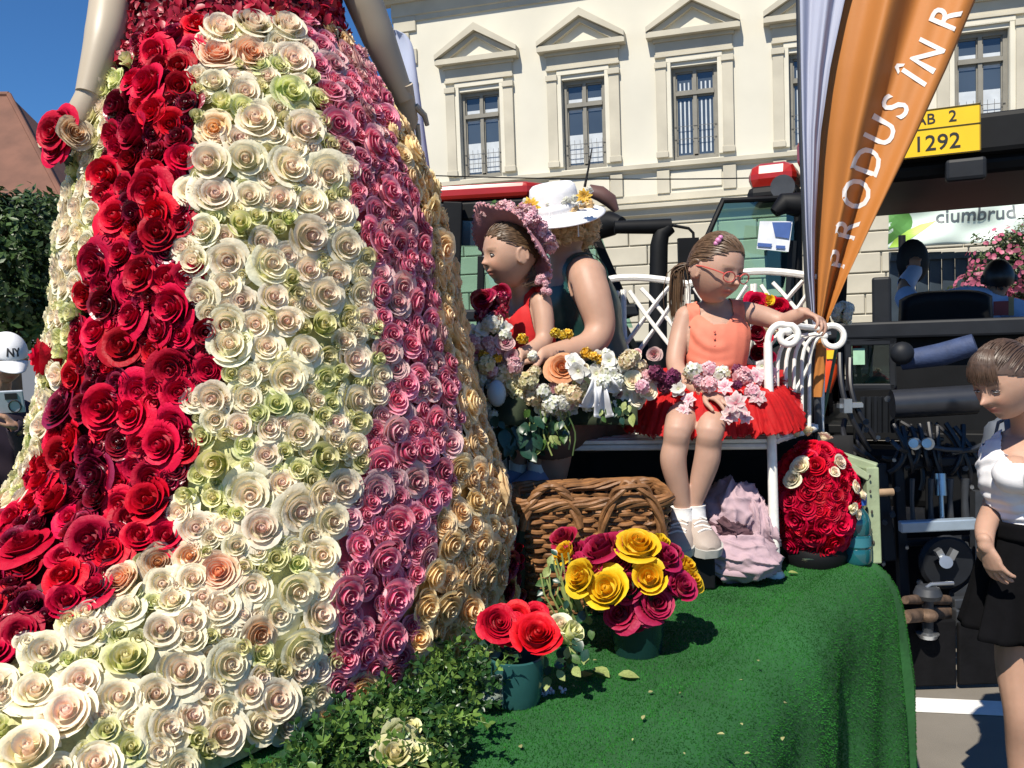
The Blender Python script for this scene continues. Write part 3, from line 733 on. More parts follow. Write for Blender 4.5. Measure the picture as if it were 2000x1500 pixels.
# ================================================================ ROSE GOWN
# skirt: stacked rings (z, centre x, centre y, radius x, radius y)
RING = [(3.28, -.71, 2.36, .205, .14), (3.05, -.715, 2.35, .235, .17), (2.78, -.72, 2.33, .285, .19), (2.62, -.72, 2.33, .285, .20), (2.50, -.705, 2.34, .285, .25), (2.40, -.695, 2.35, .345, .31), (2.25, -.675, 2.36, .41, .39), (2.10, -.66, 2.37, .455, .45), (1.95, -.665, 2.38, .49, .50),
        (1.80, -.663, 2.39, .512, .54), (1.60, -.668, 2.40, .552, .59), (1.45, -.675, 2.40, .592, .62), (1.28, -.69, 2.40, .652, .66), (1.12, -.705, 2.40, .685, .67), (1.0, -.705, 2.40, .68, .66), (.93, -.71, 2.40, .665, .65)]
rz = np.array([r[0] for r in RING])[::-1]; RA = np.array(RING)[::-1]
FL = math.atan2(-.90, -.50)                       # the way the train runs out
def skirt(th, z, off=0.0):
    cx, cy, rx, ry = (np.interp(z, rz, RA[:, k]) for k in (1, 2, 3, 4))
    d = (th-FL+math.pi) % (2*math.pi)-math.pi
    g = max(0, (1.42-z)/.5); g = min(g, 1.25); fl = .80*math.exp(-(d/.62)**2)*g**1.7
    ca, sa = math.cos(th), math.sin(th)
    wob = 1+.018*math.sin(3*th+1)+.012*math.sin(7*th+z*3)
    return V(cx+ca*(rx*wob+fl+off), cy+sa*(ry*wob+fl+off), z)
def skirt_n(th, z):
    e = .01; a = skirt(th+e, z)-skirt(th-e, z); c = skirt(th, z+e)-skirt(th, z-e); return a.cross(c).normalized()
gown = thing('flower_gown', 'huge gown of red, cream, magenta and apricot roses with a long cream train', 'dress', (-.71, 2.4, DZ))
# where each colour runs, as outlines on the cloth seen from the front
RED_P = [(262, 95), (300, 60), (395, 50), (380, 160), (372, 300), (352, 480), (380, 560), (420, 640), (425, 740), (365, 800), (385, 880), (345, 1000), (325, 1062), (225, 1130), (175, 1180), (0, 1290), (-400, 1420), (-400, 1050), (45, 985), (108, 790), (150, 620), (182, 480), (200, 350), (240, 190)]
CREAM_P = [(395, 45), (590, 40), (622, 130), (640, 260), (690, 340), (690, 440), (722, 520), (742, 640), (748, 800), (706, 900), (684, 1000), (668, 1080), (644, 1160), (655, 1300), (610, 1420), (560, 1700), (-600, 1800), (-600, 1400), (-400, 1420), (0, 1290), (175, 1180), (225, 1130), (325, 1062), (345, 1000), (385, 880), (365, 800), (425, 740), (420, 640), (380, 560), (352, 480), (372, 300), (380, 160)]
PINK_P = [(590, 40), (700, 105), (742, 150), (760, 260), (800, 360), (838, 480), (848, 620), (880, 720), (897, 840), (880, 950), (842, 1060), (802, 1150), (806, 1300), (640, 1380), (655, 1300), (644, 1160), (668, 1080), (684, 1000), (706, 900), (748, 800), (742, 640), (722, 520), (690, 440), (690, 340), (640, 260), (622, 130)]
YEL_R = [(742, 130), (800, 180), (838, 260), (852, 330), (878, 440), (900, 560), (932, 690), (955, 830), (985, 940), (1005, 1010), (996, 1100), (975, 1190), (940, 1290)]
BOD_X = [225, 262, 300, 400, 600, 660, 720, 770]; BOD_Y = [150, 92, 72, 42, 38, 72, 105, 140]
def zone(th, z):
    p = skirt(th, z); n = skirt_n(th, z); x, y = pix(p)
    facing = n.dot(TOCAM(p))
    if facing > -.22:
        if y < np.interp(x, BOD_X, BOD_Y): return 'bodice'
        if inpoly(x, y, RED_P): return 'red'
        if inpoly(x, y, CREAM_P): return 'cream'
        if inpoly(x, y, PINK_P): return 'pink'
        if x < 300: return 'cream'
        bx = np.interp(y, [q[1] for q in YEL_R], [q[0] for q in YEL_R])
        return 'gold' if x < bx-4 else 'dark'
    return None
# bvh to drop the hand-placed blooms on the cloth
def mk_bvh():
    g = MB(); g.grid(lambda u, v: skirt(2*math.pi*u, .925+(2.62-.925)*v, -.012), 128, 90, True)
    return BVHTree.FromPolygons([Vector(v) for v in g.v], g.f)
BVH = mk_bvh()
placed = []        # (pos, radius)
PA = np.zeros((4000, 4)); npl = 0
cnt = {}; ROSES = []
def add_rose(p, n, r, kind, tint=None):
    global npl
    if kind == 'red': me = rnd.choice(R_RED+R_RED+R_DKRED) if r > .026 else rnd.choice(R_DKRED)
    elif kind == 'cream': me = rnd.choice(R_CREAM) if r > .027 else rnd.choice(R_GREEN+R_CREAM[2:4])
    elif kind == 'pink': me = rnd.choice(R_PINK*2+R_PALE)
    elif kind == 'gold': me = rnd.choice(R_GOLD)
    elif kind == 'peach': me = rnd.choice(R_PEACH)
    elif kind == 'green': me = rnd.choice(R_GREEN)
    elif kind == 'dark': me = rnd.choice(R_DKRED+R_GOLD[:1])
    if rnd.random() < .06 and kind == 'cream': me = rnd.choice(R_GREEN)
    nm = me.name.split('.')[0]
    k = {'red': .26, 'cream': .22, 'gold': .34, 'pink': .32}.get(kind, .28)
    n2 = jit(Vector(n)+V(0, 0, -.05), k)
    ROSES.append((nm, me, orient(Vector(p)+Vector(n)*.004, n2, r*1.20, None, rnd.uniform(.9, 1.2)), r/max(.5, (Vector(p)-CAM).length)*(1 if Vector(n).dot(TOCAM(p)) > .1 else .2)))
    PA[npl] = (*p, r); npl += 1; cnt[nm] = cnt.get(nm, 0)+1
CREAMS = """430,68,35 492,62,38 557,66,36 425,118,40 487,115,38 568,125,48 422,172,30 478,188,32 522,160,25 560,190,40 425,257,35 500,245,42 590,262,42 415,325,38 483,318,36 560,335,42 637,345,42 420,385,38 487,388,30 547,395,30 600,400,32 655,420,32 405,455,32 470,445,35 535,450,26 598,465,40 670,485,36 385,515,32 447,513,38 527,520,54 600,530,27 655,540,30 400,580,34 472,590,28 530,585,30 572,578,24 630,580,36 700,575,30 445,632,34 500,635,30 560,630,28 625,640,36 678,612,22 690,655,24 450,680,40 520,680,28 590,690,34 632,697,24 688,705,34 728,705,22 455,733,25 510,725,22 558,738,38 630,740,28 725,770,28 420,780,36 482,778,32 540,792,26 580,795,24 640,790,24 690,785,34 470,832,28 522,840,28 585,845,34 650,828,28 400,852,25 425,905,50 520,890,28 620,900,42 685,870,26 375,965,30 550,945,30 490,965,44 580,1000,42 665,955,36 420,975,24 385,1035,32 440,1035,30 510,1035,40 640,1020,34 625,1085,34 490,1150,38 570,1150,42 540,1200,34 430,1190,40 340,1180,34 250,1200,36 170,1240,36 90,1280,38 500,1240,40 580,1265,40 350,1320,50 440,1300,44 250,1300,44 230,1370,44 130,1400,60 320,1430,46 530,1370,60 60,1480,70 430,1440,44"""
PEACHES = "425,118,38 487,115,36 425,257,34 430,1120,40 370,1090,28 310,1100,34 240,1140,36 500,1240,34"
REDS = "300,175,40 245,215,34 280,270,48 300,380,45 240,430,48 200,520,45 290,540,42 345,600,46 215,800,52 325,870,52 200,930,45 300,985,52 95,945,40 60,1080,60 130,800,42 340,720,38 185,1060,50 110,700,40 250,680,42 270,620,36"
PINKS = "640,190,30 690,130,30 655,250,34 720,290,40 665,295,26 745,235,28 705,350,28 750,380,32 735,480,28 775,560,30 735,570,26 800,590,28 750,690,30 815,660,28 760,840,32 735,900,34 780,890,30 870,870,28 860,770,28 840,820,28 820,885,32 730,960,34 800,940,30 770,1020,34 830,980,28 740,1090,34 825,1085,28 760,1165,40 665,1160,40 670,1240,36 750,1245,40 700,1270,34"
GOLDS = "757,165,28 770,215,22 790,300,34 765,260,20 830,420,34 850,485,36 870,560,30 880,655,40 905,790,34 920,850,30 890,920,30 965,955,34 870,1060,34 930,1060,30 860,1180,38 840,1120,30 905,1190,34 870,1240,30 945,1130,30"
def seed(txt, kind):
    for t in txt.split():
        x, y, r = map(float, t.split(','))
        d = (at(x, y, 2.0)-CAM).normalized(); hit = BVH.ray_cast(CAM, d)
        if hit[0] is None: continue
        p, n = hit[0], hit[1]
        if n.dot(d) > 0: n = -n
        rr = min(.042, r*(p-CAM).dot(FWD)/FPX*.92)
        if npl and np.min(np.linalg.norm(PA[:npl, :3]-np.array(p), axis=1)-.6*(PA[:npl, 3]+rr)) < 0: continue
        add_rose(p, n, rr, kind)
seed(PEACHES, 'peach'); seed(CREAMS, 'cream'); seed(REDS, 'red'); seed(PINKS, 'pink'); seed(GOLDS, 'gold')
sb_ = MB(); sb_.grid(lambda u, v: skirt(2*math.pi*u, .925+(2.62-.925)*v, -.022), 160, 100, True); sbo = sb_.obj('skirt_base', mat('cream_sepals', (.56, .55, .27), .7, .35, 40, .3), gown)
ZM = {'cream': 0, 'red': 1, 'pink': 2, 'gold': 3, 'dark': 4, None: 4, 'bodice': 1}
for m_ in (mat('red_underpetals', (.10, .001, .005), .6, .4, 40), mat('pink_underpetals', (.26, .05, .10), .6, .4, 40, .3), mat('apricot_underpetals', (.46, .30, .10), .6, .4, 40, .3), mFOAM): sbo.data.materials.append(m_)
for pl in sbo.data.polygons:
    c = pl.center; zz = c.z; cx, cy = np.interp(zz, rz, RA[:, 1]), np.interp(zz, rz, RA[:, 2]); pl.material_index = ZM[zone(math.atan2(c.y-cy, c.x-cx), zz)]
RADII = {'red': (.026, .039), 'cream': (.024, .034), 'pink': (.024, .031), 'gold': (.025, .033), 'dark': (.024, .032)}
for pass_, (shr, ntry) in enumerate(((1.0, 5000), (.82, 6000), (.62, 5000))):
    for q in range(ntry):
        th = rnd.uniform(-math.pi, math.pi); z = rnd.uniform(.94, 2.58)
        if math.sin(th) > .55: continue
        zn = zone(th, z)
        if zn is None or zn == 'bodice': continue
        lo, hi = RADII[zn]; r = rnd.uniform(lo, hi)*shr*(1.12 if z < 1.2 else 1)
        p = skirt(th, z, -.012)
        if np.min(np.linalg.norm(PA[:npl, :3]-np.array(p), axis=1)-(.68, .58, .50, .46)[pass_]*(PA[:npl, 3]+r)) < 0: continue
        add_rose(p, skirt_n(th, z), r, zn)
for nm in cnt:
    L_ = sorted((t for t in ROSES if t[0] == nm), key=lambda t: -t[3])
    for t in L_[:290]: link(nm, t[1], gown, t[2])
    if L_[290:]:
        VS, FS, CS, n0, mt = [], [], [], 0, L_[0][1].materials[0]
        for t in L_[290:]:
            me = t[1]; k = len(me.vertices); a_ = np.empty(k*3, np.float32); me.vertices.foreach_get('co', a_); M_ = np.array(t[2]); VS.append(a_.reshape(-1, 3) @ M_[:3, :3].T+M_[:3, 3]); FS += [tuple(i+n0 for i in p_.vertices) for p_ in me.polygons]; n0 += k
            c_ = np.empty(k*4, np.float32); me.color_attributes['pt'].data.foreach_get('color', c_); CS.append(c_.reshape(-1, 4))
        tag(link(nm, raw_mesh(nm, np.concatenate(VS).tolist(), FS, mt, np.concatenate(CS)), gown), kind='stuff')
print('roses', npl, cnt)
# bodice of loose dark petals
mPETAL = mat('loose_red_petals', (.32, .003, .022), .45, .45, 14, trans=.12)
vs = []; fs = []
for q in range(15000):
    th = rnd.uniform(-math.pi, math.pi); z = rnd.uniform(2.36, 3.26)
    if math.sin(th) > .4: continue
    if z < 2.56 and zone(th, z) != 'bodice': continue
    cx, cy, rx, ry = (np.interp(z, rz, RA[:, k]) for k in (1, 2, 3, 4)); 
    p = V(cx+math.cos(th)*(rx+.012), cy+math.sin(th)*(ry+.012), z); n = V(math.cos(th)/rx, math.sin(th)/ry, 0).normalized()
    leaf_geo(vs, fs, orient(p, jit(n, .9), rnd.uniform(.012, .024)), L_=1.3, W=.5, curl=.6, nv=3)
g = MB(); g.grid(lambda u, v: V(np.interp(2.45+.82*v, rz, RA[:, 1])+math.cos(2*math.pi*u)*np.interp(2.45+.82*v, rz, RA[:, 3]), np.interp(2.45+.82*v, rz, RA[:, 2])+math.sin(2*math.pi*u)*np.interp(2.45+.82*v, rz, RA[:, 4]), 2.45+.82*v), 40, 10, True)
g.obj('bodice', mDKRED if False else mat('bodice_cloth', (.06, .001, .006), .8), gown)
tag(link('petals', raw_mesh('petals', vs, fs, mPETAL), gown), kind='stuff')
d = (at(450, 15, 2)-CAM).normalized(); p = at(450, 12, 2.12); put('pink_rose', R_PINK[2], gown, p, TOCAM(p), .042)
for x, y in ((265, 98), (285, 92), (345, 78), (300, 88)):
    p = at(x, y, 2.14); put('cream_rose', R_CREAM[2], gown, p, jit(TOCAM(p), .5), .017)
# ---------------------------------------------------------------- mannequin
mMANN = mat('mannequin_skin', (.42, .355, .265), .42, .05, 3, spec=.4)
man = thing('mannequin', 'beige shop mannequin wearing the rose gown, seen from the waist down', 'mannequin', (-.71, 2.4, DZ))
g = MB(); g.tube([V(-.71, 2.36, 2.5), V(-.71, 2.36, 2.8), V(-.71, 2.36, 3.0), V(-.71, 2.36, 3.2), V(-.71, 2.36, 3.34)], [.12, .14, .18, .2, .12], 20); 
g.tube([V(-.71, 2.36, 3.3), V(-.71, 2.36, 3.45)], [.055, .05], 14); g.ell((-.71, 2.34, 3.56), (.08, .1, .125)); g.obj('torso', mMANN, man)
def arm(pts, rad, hand_dir):
    g = MB(); n = len(pts); sp = []; rr = []
    for i in range(n-1):
        for k in range(6):
            t = k/6; sp.append(pts[i].lerp(pts[i+1], t)); rr.append(rad[i]+(rad[i+1]-rad[i])*t)
    sp.append(pts[-1]); rr.append(rad[-1])
    for _ in range(3):
        q = sp[:]; 
        for i in range(1, len(sp)-1): sp[i] = q[i]*.5+(q[i-1]+q[i+1])*.25
    g.tube(sp, rr, 20); a = g.obj('arm', mMANN, man)
    h = MB(); d = hand_dir.normalized(); s = d.cross(V(0, 1, .2)).normalized(); w_ = pts[-1]; f = d.cross(s)
    h.tube([w_-d*.045, w_+d*.01, w_+d*.06, w_+d*.085], [rad[-1], rad[-1], .031, .024], 12, side=s, flat=.72)
    for k in range(4):
        b0 = w_+d*.075+s*(-.026+.017*k); L_ = (.055, .066, .07, .058)[k]; h.tube([b0, b0+d*L_*.5+f*.004, b0+d*L_+f*.016], [.0082, .0075, .006], 8)
    b0 = w_+d*.02+s*.028; h.tube([b0, b0+d*.03+s*.022, b0+d*.06+s*.026], [.010, .009, .007], 8); h.obj('hand', mMANN, a)
arm([V(-.96, 2.36, 3.26), at(226, -60, 2.20), at(208, 70, 2.10), at(172, 185, 2.06)], [.056, .050, .046, .028], at(138, 262, 2.05)-at(172, 185, 2.06))
arm([V(-.46, 2.36, 3.26), at(690, -50, 2.36), at(738, 70, 2.42), at(790, 195, 2.50)], [.056, .052, .046, .030], at(806, 300, 2.60)-at(790, 195, 2.50))
hr = thing('hand_bouquet', 'small posy of dark red and peach roses held at the mannequin hand', 'posy', at(122, 300, 2.06))
for x, y, Y, me, nm, r in ((112, 262, 2.02, R_RED[0], 'red_rose', .044), (143, 264, 2.00, R_PEACH[0], 'peach_rose', .040), (90, 268, 2.05, R_PEACH[1], 'peach_rose', .024), (130, 240, 2.02, R_RED[1], 'red_rose', .036), (112, 296, 2.03, R_RED[0], 'red_rose', .036), (118, 292, 2.05, R_RED[2], 'red_rose', .028), (104, 246, 2.07, R_RED[2], 'red_rose', .02), (126, 244, 2.08, R_DKRED[0], 'dark_red_rose', .024)):
    p = at(x, y, Y); put(nm, me, hr, p, jit((1.0 if x > 130 else -.4, -.8, .1), .15), r)
for k in range(5):
    p = at(rnd.uniform(105, 135), rnd.uniform(300, 320), 2.06); put('leaf', L_DARK, hr, p, jit((0, -1, 0), .6), .03)
g = MB(); g.tube([at(120, 290, 2.07), at(135, 330, 2.09)], .006, 6); g.obj('stem', mSTEM, hr)
# ================================================================ PEOPLE (figure builder)
def frame(fwd, up=(0, 0, 1), roll=0):
    f = Vector(fwd).normalized(); u = Vector(up); u = (u-f*u.dot(f)).normalized(); x = f.cross(u)      # x: image-left when facing the camera? (f cross u) = person's right
    if roll:
        q = Quaternion(f, roll); u = q @ u; x = q @ x
    return Matrix((x, f, u)).transposed()          # columns x (right hand side), y forward, z up
class Body:
    def __init__(s): s.m = MB(); s.bones = []; s.heads = []
    def limb(s, name, pts, rad, side=None, n=16, sub=5, smooth=2):
        pts = [Vector(p) for p in pts]; R = [(r, r) if not hasattr(r, '__len__') else r for r in rad]
        P = []; Q = []; m = len(pts)
        for i in range(m-1):
            p0, p1, p2, p3 = pts[max(i-1, 0)], pts[i], pts[i+1], pts[min(i+2, m-1)]
            for k in range(sub):
                t = k/sub
                c = .5*((2*p1)+(p2-p0)*t+(2*p0-5*p1+4*p2-p3)*t*t+(3*p1-p0-3*p2+p3)*t**3)
                P.append(c); ra, rb_, rc, rd_ = R[max(i-1, 0)], R[i], R[i+1], R[min(i+2, m-1)]
                Q.append(tuple(max(.004, .5*(2*rb_[w]+(rc[w]-ra[w])*t+(2*ra[w]-5*rb_[w]+4*rc[w]-rd_[w])*t*t+(3*rb_[w]-ra[w]-3*rc[w]+rd_[w])*t**3)) for w in (0, 1)))
        P.append(pts[-1]); Q.append(R[-1])
        T = [(P[min(i+1, len(P)-1)]-P[max(i-1, 0)]).normalized() for i in range(len(P))]
        # rounded ends
        def cap(p, t, q): return [(p+t*(math.sin(a)*min(q)), (q[0]*math.cos(a), q[1]*math.cos(a))) for a in (.5, .95, 1.3)]
        a = [(p, q) for p, q in cap(P[0], -T[0], Q[0])][::-1]; z = cap(P[-1], T[-1], Q[-1])
        PP = [p for p, _ in a]+P+[p for p, _ in z]; QQ = [q for _, q in a]+Q+[q for _, q in z]
        TT = [T[0]]*len(a)+T+[T[-1]]*len(z); nr = Vector(side) if side is not None else TT[0].orthogonal()
        vs = []
        for p, q, t in zip(PP, QQ, TT):
            nr = (nr-t*nr.dot(t)).normalized(); b = t.cross(nr)
            for k in range(n):
                an = 2*math.pi*k/n; vs.append(p+nr*(q[0]*math.cos(an))+b*(q[1]*math.sin(an)))
        fs = []; m = len(PP)
        for i in range(m-1):
            for k in range(n): fs.append((i*n+k, i*n+(k+1) % n, (i+1)*n+(k+1) % n, (i+1)*n+k))
        fs.append(tuple(range(n-1, -1, -1))); fs.append(tuple((m-1)*n+k for k in range(n)))
        s.m.add(vs, fs)
        for p, q in zip(P, Q): s.bones.append((name, p, max(.006, (q[0]+q[1])/2)))
    def ball(s, name, c, r, R=None):
        s.m.ell(c, r, R, 20, 14); s.bones.append((name, Vector(c), sum(r)/3))
    def head(s, c, R, a, b, h, child=True, nose=1.0):
        """a half width, b half depth, h half height"""
        nu, nv = 88, 72; vs = []; fs = []; K = h/.11
        for j in range(nv+1):
            t = math.pi*j/nv
            for i in range(nu):
                an = 2*math.pi*i/nu; x, y, z = math.sin(t)*math.cos(an), math.sin(t)*math.sin(an), math.cos(t)
                X, Y, Z = x, y, z
                lo = max(0, (-z-.05)/.95)
                X *= 1-(.26 if child else .30)*lo**1.4
                if y < 0: Y *= 1-.50*lo**1.2
                if y > 0: Y = (y**.86)*.97
                g = lambda u0, v0, su, sv: math.exp(-((x-u0)/su)**2-((z-v0)/sv)**2)
                fr = max(0, min(1, (y-.1)/.4)); dy = 0
                ramp = max(0, min(1, (.12-z)/.34))
                dy += nose*.017*math.exp(-(x/.12)**2)*ramp*(1 if z > -.24 else math.exp(-((z+.24)/.07)**2))
                dy += nose*.014*g(0, -.22, .15, .085) + .004*(g(.13, -.25, .08, .06)+g(-.13, -.25, .08, .06))
                dy += -.010*(g(.36, .0, .18, .12)+g(-.36, .0, .18, .12))
                dy += .0035*(g(.36, .0, .13, .07)+g(-.36, .0, .13, .07))
                dy += .003*(g(.36, .17, .25, .07)+g(-.36, .17, .25, .07))
                dy += (.008 if child else .004)*(g(.50, -.34, .22, .22)+g(-.50, -.34, .22, .22))
                dy += .008*g(0, -.47, .24, .05)+.008*g(0, -.57, .20, .05)-.008*g(0, -.52, .26, .018)
                dy += -.005*g(0, -.70, .25, .06)+.009*g(0, -.86, .26, .12)
                dy += .003*g(0, .5, .5, .3)
                p = Vector((X*a, Y*b+dy*K*fr, z*h)); vs.append(c+R @ p)
        for j in range(nv):
            for i in range(nu):
                k = (i+1) % nu; fs.append((j*nu+i, (j+1)*nu+i, (j+1)*nu+k, j*nu+k))
        s.m.add(vs, fs)
        s.bones.append(('head', Vector(c), h*.85))
        for q in (-1, 1):
            e = Vector(c)+R @ Vector((q*a*1.0, -.06*b, -.10*h)); Re = R @ Matrix.Rotation(q*.35, 3, 'Z')
            s.m.ell(e, (.008*K, .020*K, .031*K), Re, 14, 10)
            s.m.tube([e+Re @ Vector((q*.006*K, .018*K*math.cos(t), .029*K*math.sin(t))) for t in [k*.45-.9 for k in range(11)]], .0042*K, 6)
        s.heads.append((Vector(c), R, a, b, h))
    def hand(s, w, d, pn, size=1.0, curl=.5, thumb=1, spread=.12, rw=.02):
        """w wrist, d finger direction, pn palm normal (the way the palm faces), thumb side +-1"""
        d = Vector(d).normalized(); pn = Vector(pn); pn = (pn-d*pn.dot(d)).normalized(); sd = d.cross(pn)*thumb; k = size
        s.limb('hand', [w-d*.02*k, w+d*.012*k, w+d*.045*k, w+d*.078*k], [(rw, rw*.75), (.024*k, .016*k), (.036*k, .0135*k), (.034*k, .011*k)], sd, 14, 3)
        for i, (o, L) in enumerate(((.027, .068), (.009, .076), (-.009, .070), (-.026, .056))):
            b = w+d*(.078-.006*abs(i-1.2))*k+sd*o*k; dd = (d+sd*(o/.027)*spread).normalized(); P = [b-d*.012*k, b]; ang = .15
            for f in (.45, .32, .26):
                ang += curl*(.55 if f > .4 else .75); v = dd*math.cos(ang)+pn*math.sin(ang); P.append(P[-1]+v*L*f*k)
            s.limb('hand', P, [.0088*k, .0088*k, .0082*k, .0074*k, .006*k], None, 8, 3)
        b = w+d*.018*k+sd*.024*k; v = (d*.62+sd*.62+pn*.35).normalized(); v2 = (d*.88+sd*.12+pn*.45).normalized()
        s.limb('hand', [b, b+v*.034*k, b+v*.034*k+v2*.026*k, b+v*.034*k+v2*.048*k], [.014*k, .0105*k, .0092*k, .007*k], None, 8, 3)
    def build(s, root, voxel, tone, lips=(.45, .15, .12), brow=(.10, .06, .035), blush=.5, name='body', smooth=1):
        me = s.m.mesh('tmp', None); o = bpy.data.objects.new('tmp', me); COL.objects.link(o)
        r = o.modifiers.new('r', 'REMESH'); r.mode = 'VOXEL'; r.voxel_size = voxel; r.use_smooth_shade = True
        sm = o.modifiers.new('s', 'SMOOTH'); sm.factor = .5; sm.iterations = smooth
        bpy.context.view_layer.update()
        me2 = bpy.data.meshes.new_from_object(o.evaluated_get(bpy.context.evaluated_depsgraph_get())); bpy.data.objects.remove(o)
        me2.name = name; n = len(me2.vertices)
        P = np.empty(n*3, np.float32); me2.vertices.foreach_get('co', P); P = P.reshape(-1, 3)
        Nn = np.empty(n*3, np.float32); me2.vertices.foreach_get('normal', Nn); Nn = Nn.reshape(-1, 3)
        names = sorted(set(b[0] for b in s.bones)); best = np.full(n, 1e9); lab = np.zeros(n, int)
        for nm, p, rd in s.bones:
            d = np.linalg.norm(P-np.array(p), axis=1)-rd; m = d < best; best[m] = d[m]; lab[m] = names.index(nm)
        ed = np.empty(len(me2.edges)*2, np.int32); me2.edges.foreach_get('vertices', ed); ed = ed.reshape(-1, 2)
        deg = np.bincount(ed.ravel(), minlength=n)[:, None].astype(np.float64); soft = ~np.isin(lab, [names.index(x) for x in ('head', 'hand') if x in names])
        P = P.astype(np.float64)
        for it in range(16):
            A = np.stack([np.bincount(ed[:, 0], P[ed[:, 1], k], n)+np.bincount(ed[:, 1], P[ed[:, 0], k], n) for k in range(3)], 1)/np.maximum(deg, 1)
            wt = np.where(soft, .6, .0)[:, None] if it > 1 else .3
            P = P*(1-wt)+A*wt
        P = P.astype(np.float32); me2.vertices.foreach_set('co', P.ravel()); me2.update()
        Nn = np.empty(n*3, np.float32); me2.vertices.foreach_get('normal', Nn); Nn = Nn.reshape(-1, 3)
        s.P, s.N, s.lab, s.names = P, Nn, lab, names; s.me = me2
        col = np.ones((n, 4), np.float32); col[:, :3] = tone
        s.Q = []
        for c, R, a, b, h in s.heads:
            q = (P-np.array(c)) @ np.array(R); q = q/np.array([a, b, h]); s.Q.append(q); hm = (np.abs(q).max(1) < 1.5) & (q[:, 1] > .2)
            g = lambda u0, v0, su, sv: np.exp(-((q[:, 0]-u0)/su)**2-((q[:, 2]-v0)/sv)**2)*hm
            def mixc(wt, cc): col[:, :3] = col[:, :3]*(1-wt[:, None])+np.array(cc)*wt[:, None]
            mixc(np.clip(g(0, -.52, .27, .085)*1.7, 0, 1)*(np.abs(q[:, 2]+.52) < .11)*.85, lips)
            mixc(g(0, -.52, .24, .012)*.7, np.array(lips)*.35)
            bl = np.array(tone)*np.array([1.08, .72, .66]); mixc((g(.5, -.3, .2, .16)+g(-.5, -.3, .2, .16))*blush*.8, bl); mixc(g(0, -.25, .14, .1)*blush*.7, bl)
            for q_ in (-1, 1):
                arch = .20-.25*(np.abs(q[:, 0])-.38)**2
                mixc(np.exp(-((q[:, 2]-arch)/.03)**2)*((q[:, 0]*q_ > .14) & (q[:, 0]*q_ < .62))*hm*.55, brow)
                for nx in (.09,): mixc(g(q_*nx, -.295, .045, .025)*.8, np.array(tone)*.25)
        ca = me2.color_attributes.new('col', 'FLOAT_COLOR', 'POINT'); ca.data.foreach_set('color', col.ravel())
        me2.materials.append(mSKIN)
        s.root = root; s.obj = link(name, me2, root)
        poly = np.empty(len(me2.polygons)*4, np.int32)
        s.ok = all(len(p.vertices) == 4 for p in me2.polygons[:50])
        if s.ok: me2.polygons.foreach_get('vertices', poly); s.poly = poly.reshape(-1, 4)
        return s.obj
    def isb(s, *nm): return np.isin(s.lab, [s.names.index(x) for x in nm if x in s.names])
    def cloth(s, name, mask, m, off=.004, wr=.0, ws=40, thick=.002, parent=None, fn=None, wdir=None):
        """mask over body vertices -> garment that follows the body"""
        fm = mask[s.poly].all(1); F = s.poly[fm]; idx = np.unique(F); remap = np.full(len(s.P), -1); remap[idx] = np.arange(len(idx))
        P = s.P[idx].astype(np.float64).copy(); Nn = s.N[idx]
        d = np.full(len(idx), off)
        if wr:
            w_ = np.array(wdir if wdir is not None else (.25, .3, 1.0)); q = P @ w_
            ph = 1.6*np.sin(P[:, 0]*ws*.35+1)+1.3*np.sin(P[:, 2]*ws*.22+P[:, 1]*ws*.3)
            d += wr*(np.sin(q*ws+ph*1.7)+.6*np.sin(q*ws*1.9+ph*2.3+2))*(.5+.5*np.sin(P[:, 0]*ws*.3+P[:, 2]*ws*.17))
        if fn is not None: d += fn(P, idx)
        P += Nn*d[:, None]
        me = bpy.data.meshes.new(name); me.from_pydata(P.tolist(), [], remap[F].tolist()); me.materials.append(m)
        me.polygons.foreach_set('use_smooth', [True]*len(me.polygons))
        o = link(name, me, parent or s.root); sm = o.modifiers.new('smooth', 'SMOOTH'); sm.factor = .5; sm.iterations = 2
        so_ = o.modifiers.new('solid', 'SOLIDIFY'); so_.thickness = thick; so_.offset = 1
        return o
def eyes(root, c, R, a, b, h, dirx=0, open_=1.0, iris=(.10, .13, .16), K=None, lash=None):
    K = h/.11
    for q in (-1, 1):
        ey = b*.97*(1-.36**2)**.43
        p = c+R @ Vector((q*.37*a, ey-.0085*K, .0))
        g = MB(); g.ell(p, (.0125*K, .0085*K, .0062*K*open_), R, 14, 10); e = g.obj('eye', mEYE, root)
        g = MB(); g.ell(p+R @ Vector((dirx*.004*K, .0058*K, -.0006)), (.0048*K, .0032*K, .0048*K*open_), R, 12, 8); g.obj('iris', mIRIS, e)
        g = MB(); g.tube([p+R @ Vector((.0145*K*math.cos(t), .0062*K*abs(math.sin(t))+.001*K, .0068*K*open_*math.sin(t)+.0004)) for t in [math.pi*k/8 for k in range(9)]], [.0006*K]+[.0015*K]*7+[.0006*K], 6); g.obj('eyelash', mLASH, e)
mEYE = mat('eye_white', (.62, .60, .57), .2, .02); mIRIS = mat('iris', (.06, .05, .04), .1, .1); mLASH = mat('lash', (.03, .02, .015), .6)
def strand_mesh(lines, r0, r1=None, n=4, name='hair', m=None, wob=0):
    vs = []; fs = []
    for ln in lines:
        g = MB(); L_ = len(ln); rr = [r0*(1-.75*(k/(L_-1))**2) for k in range(L_)]; g.tube(ln, rr, n, caps=False); n0 = len(vs); vs += g.v; fs += [tuple(i+n0 for i in f) for f in g.f]
    return vs, fs
def hair_mat(name, c, c2):
    m = mat(name, c, .42, .30, 60, spec=.55); N = m.node_tree.nodes; L = m.node_tree.links
    return m
mHAIR_LB = hair_mat('light_brown_hair', (.11, .064, .034), None); mHAIR_BL = hair_mat('blonde_hair', (.74, .52, .27), None)
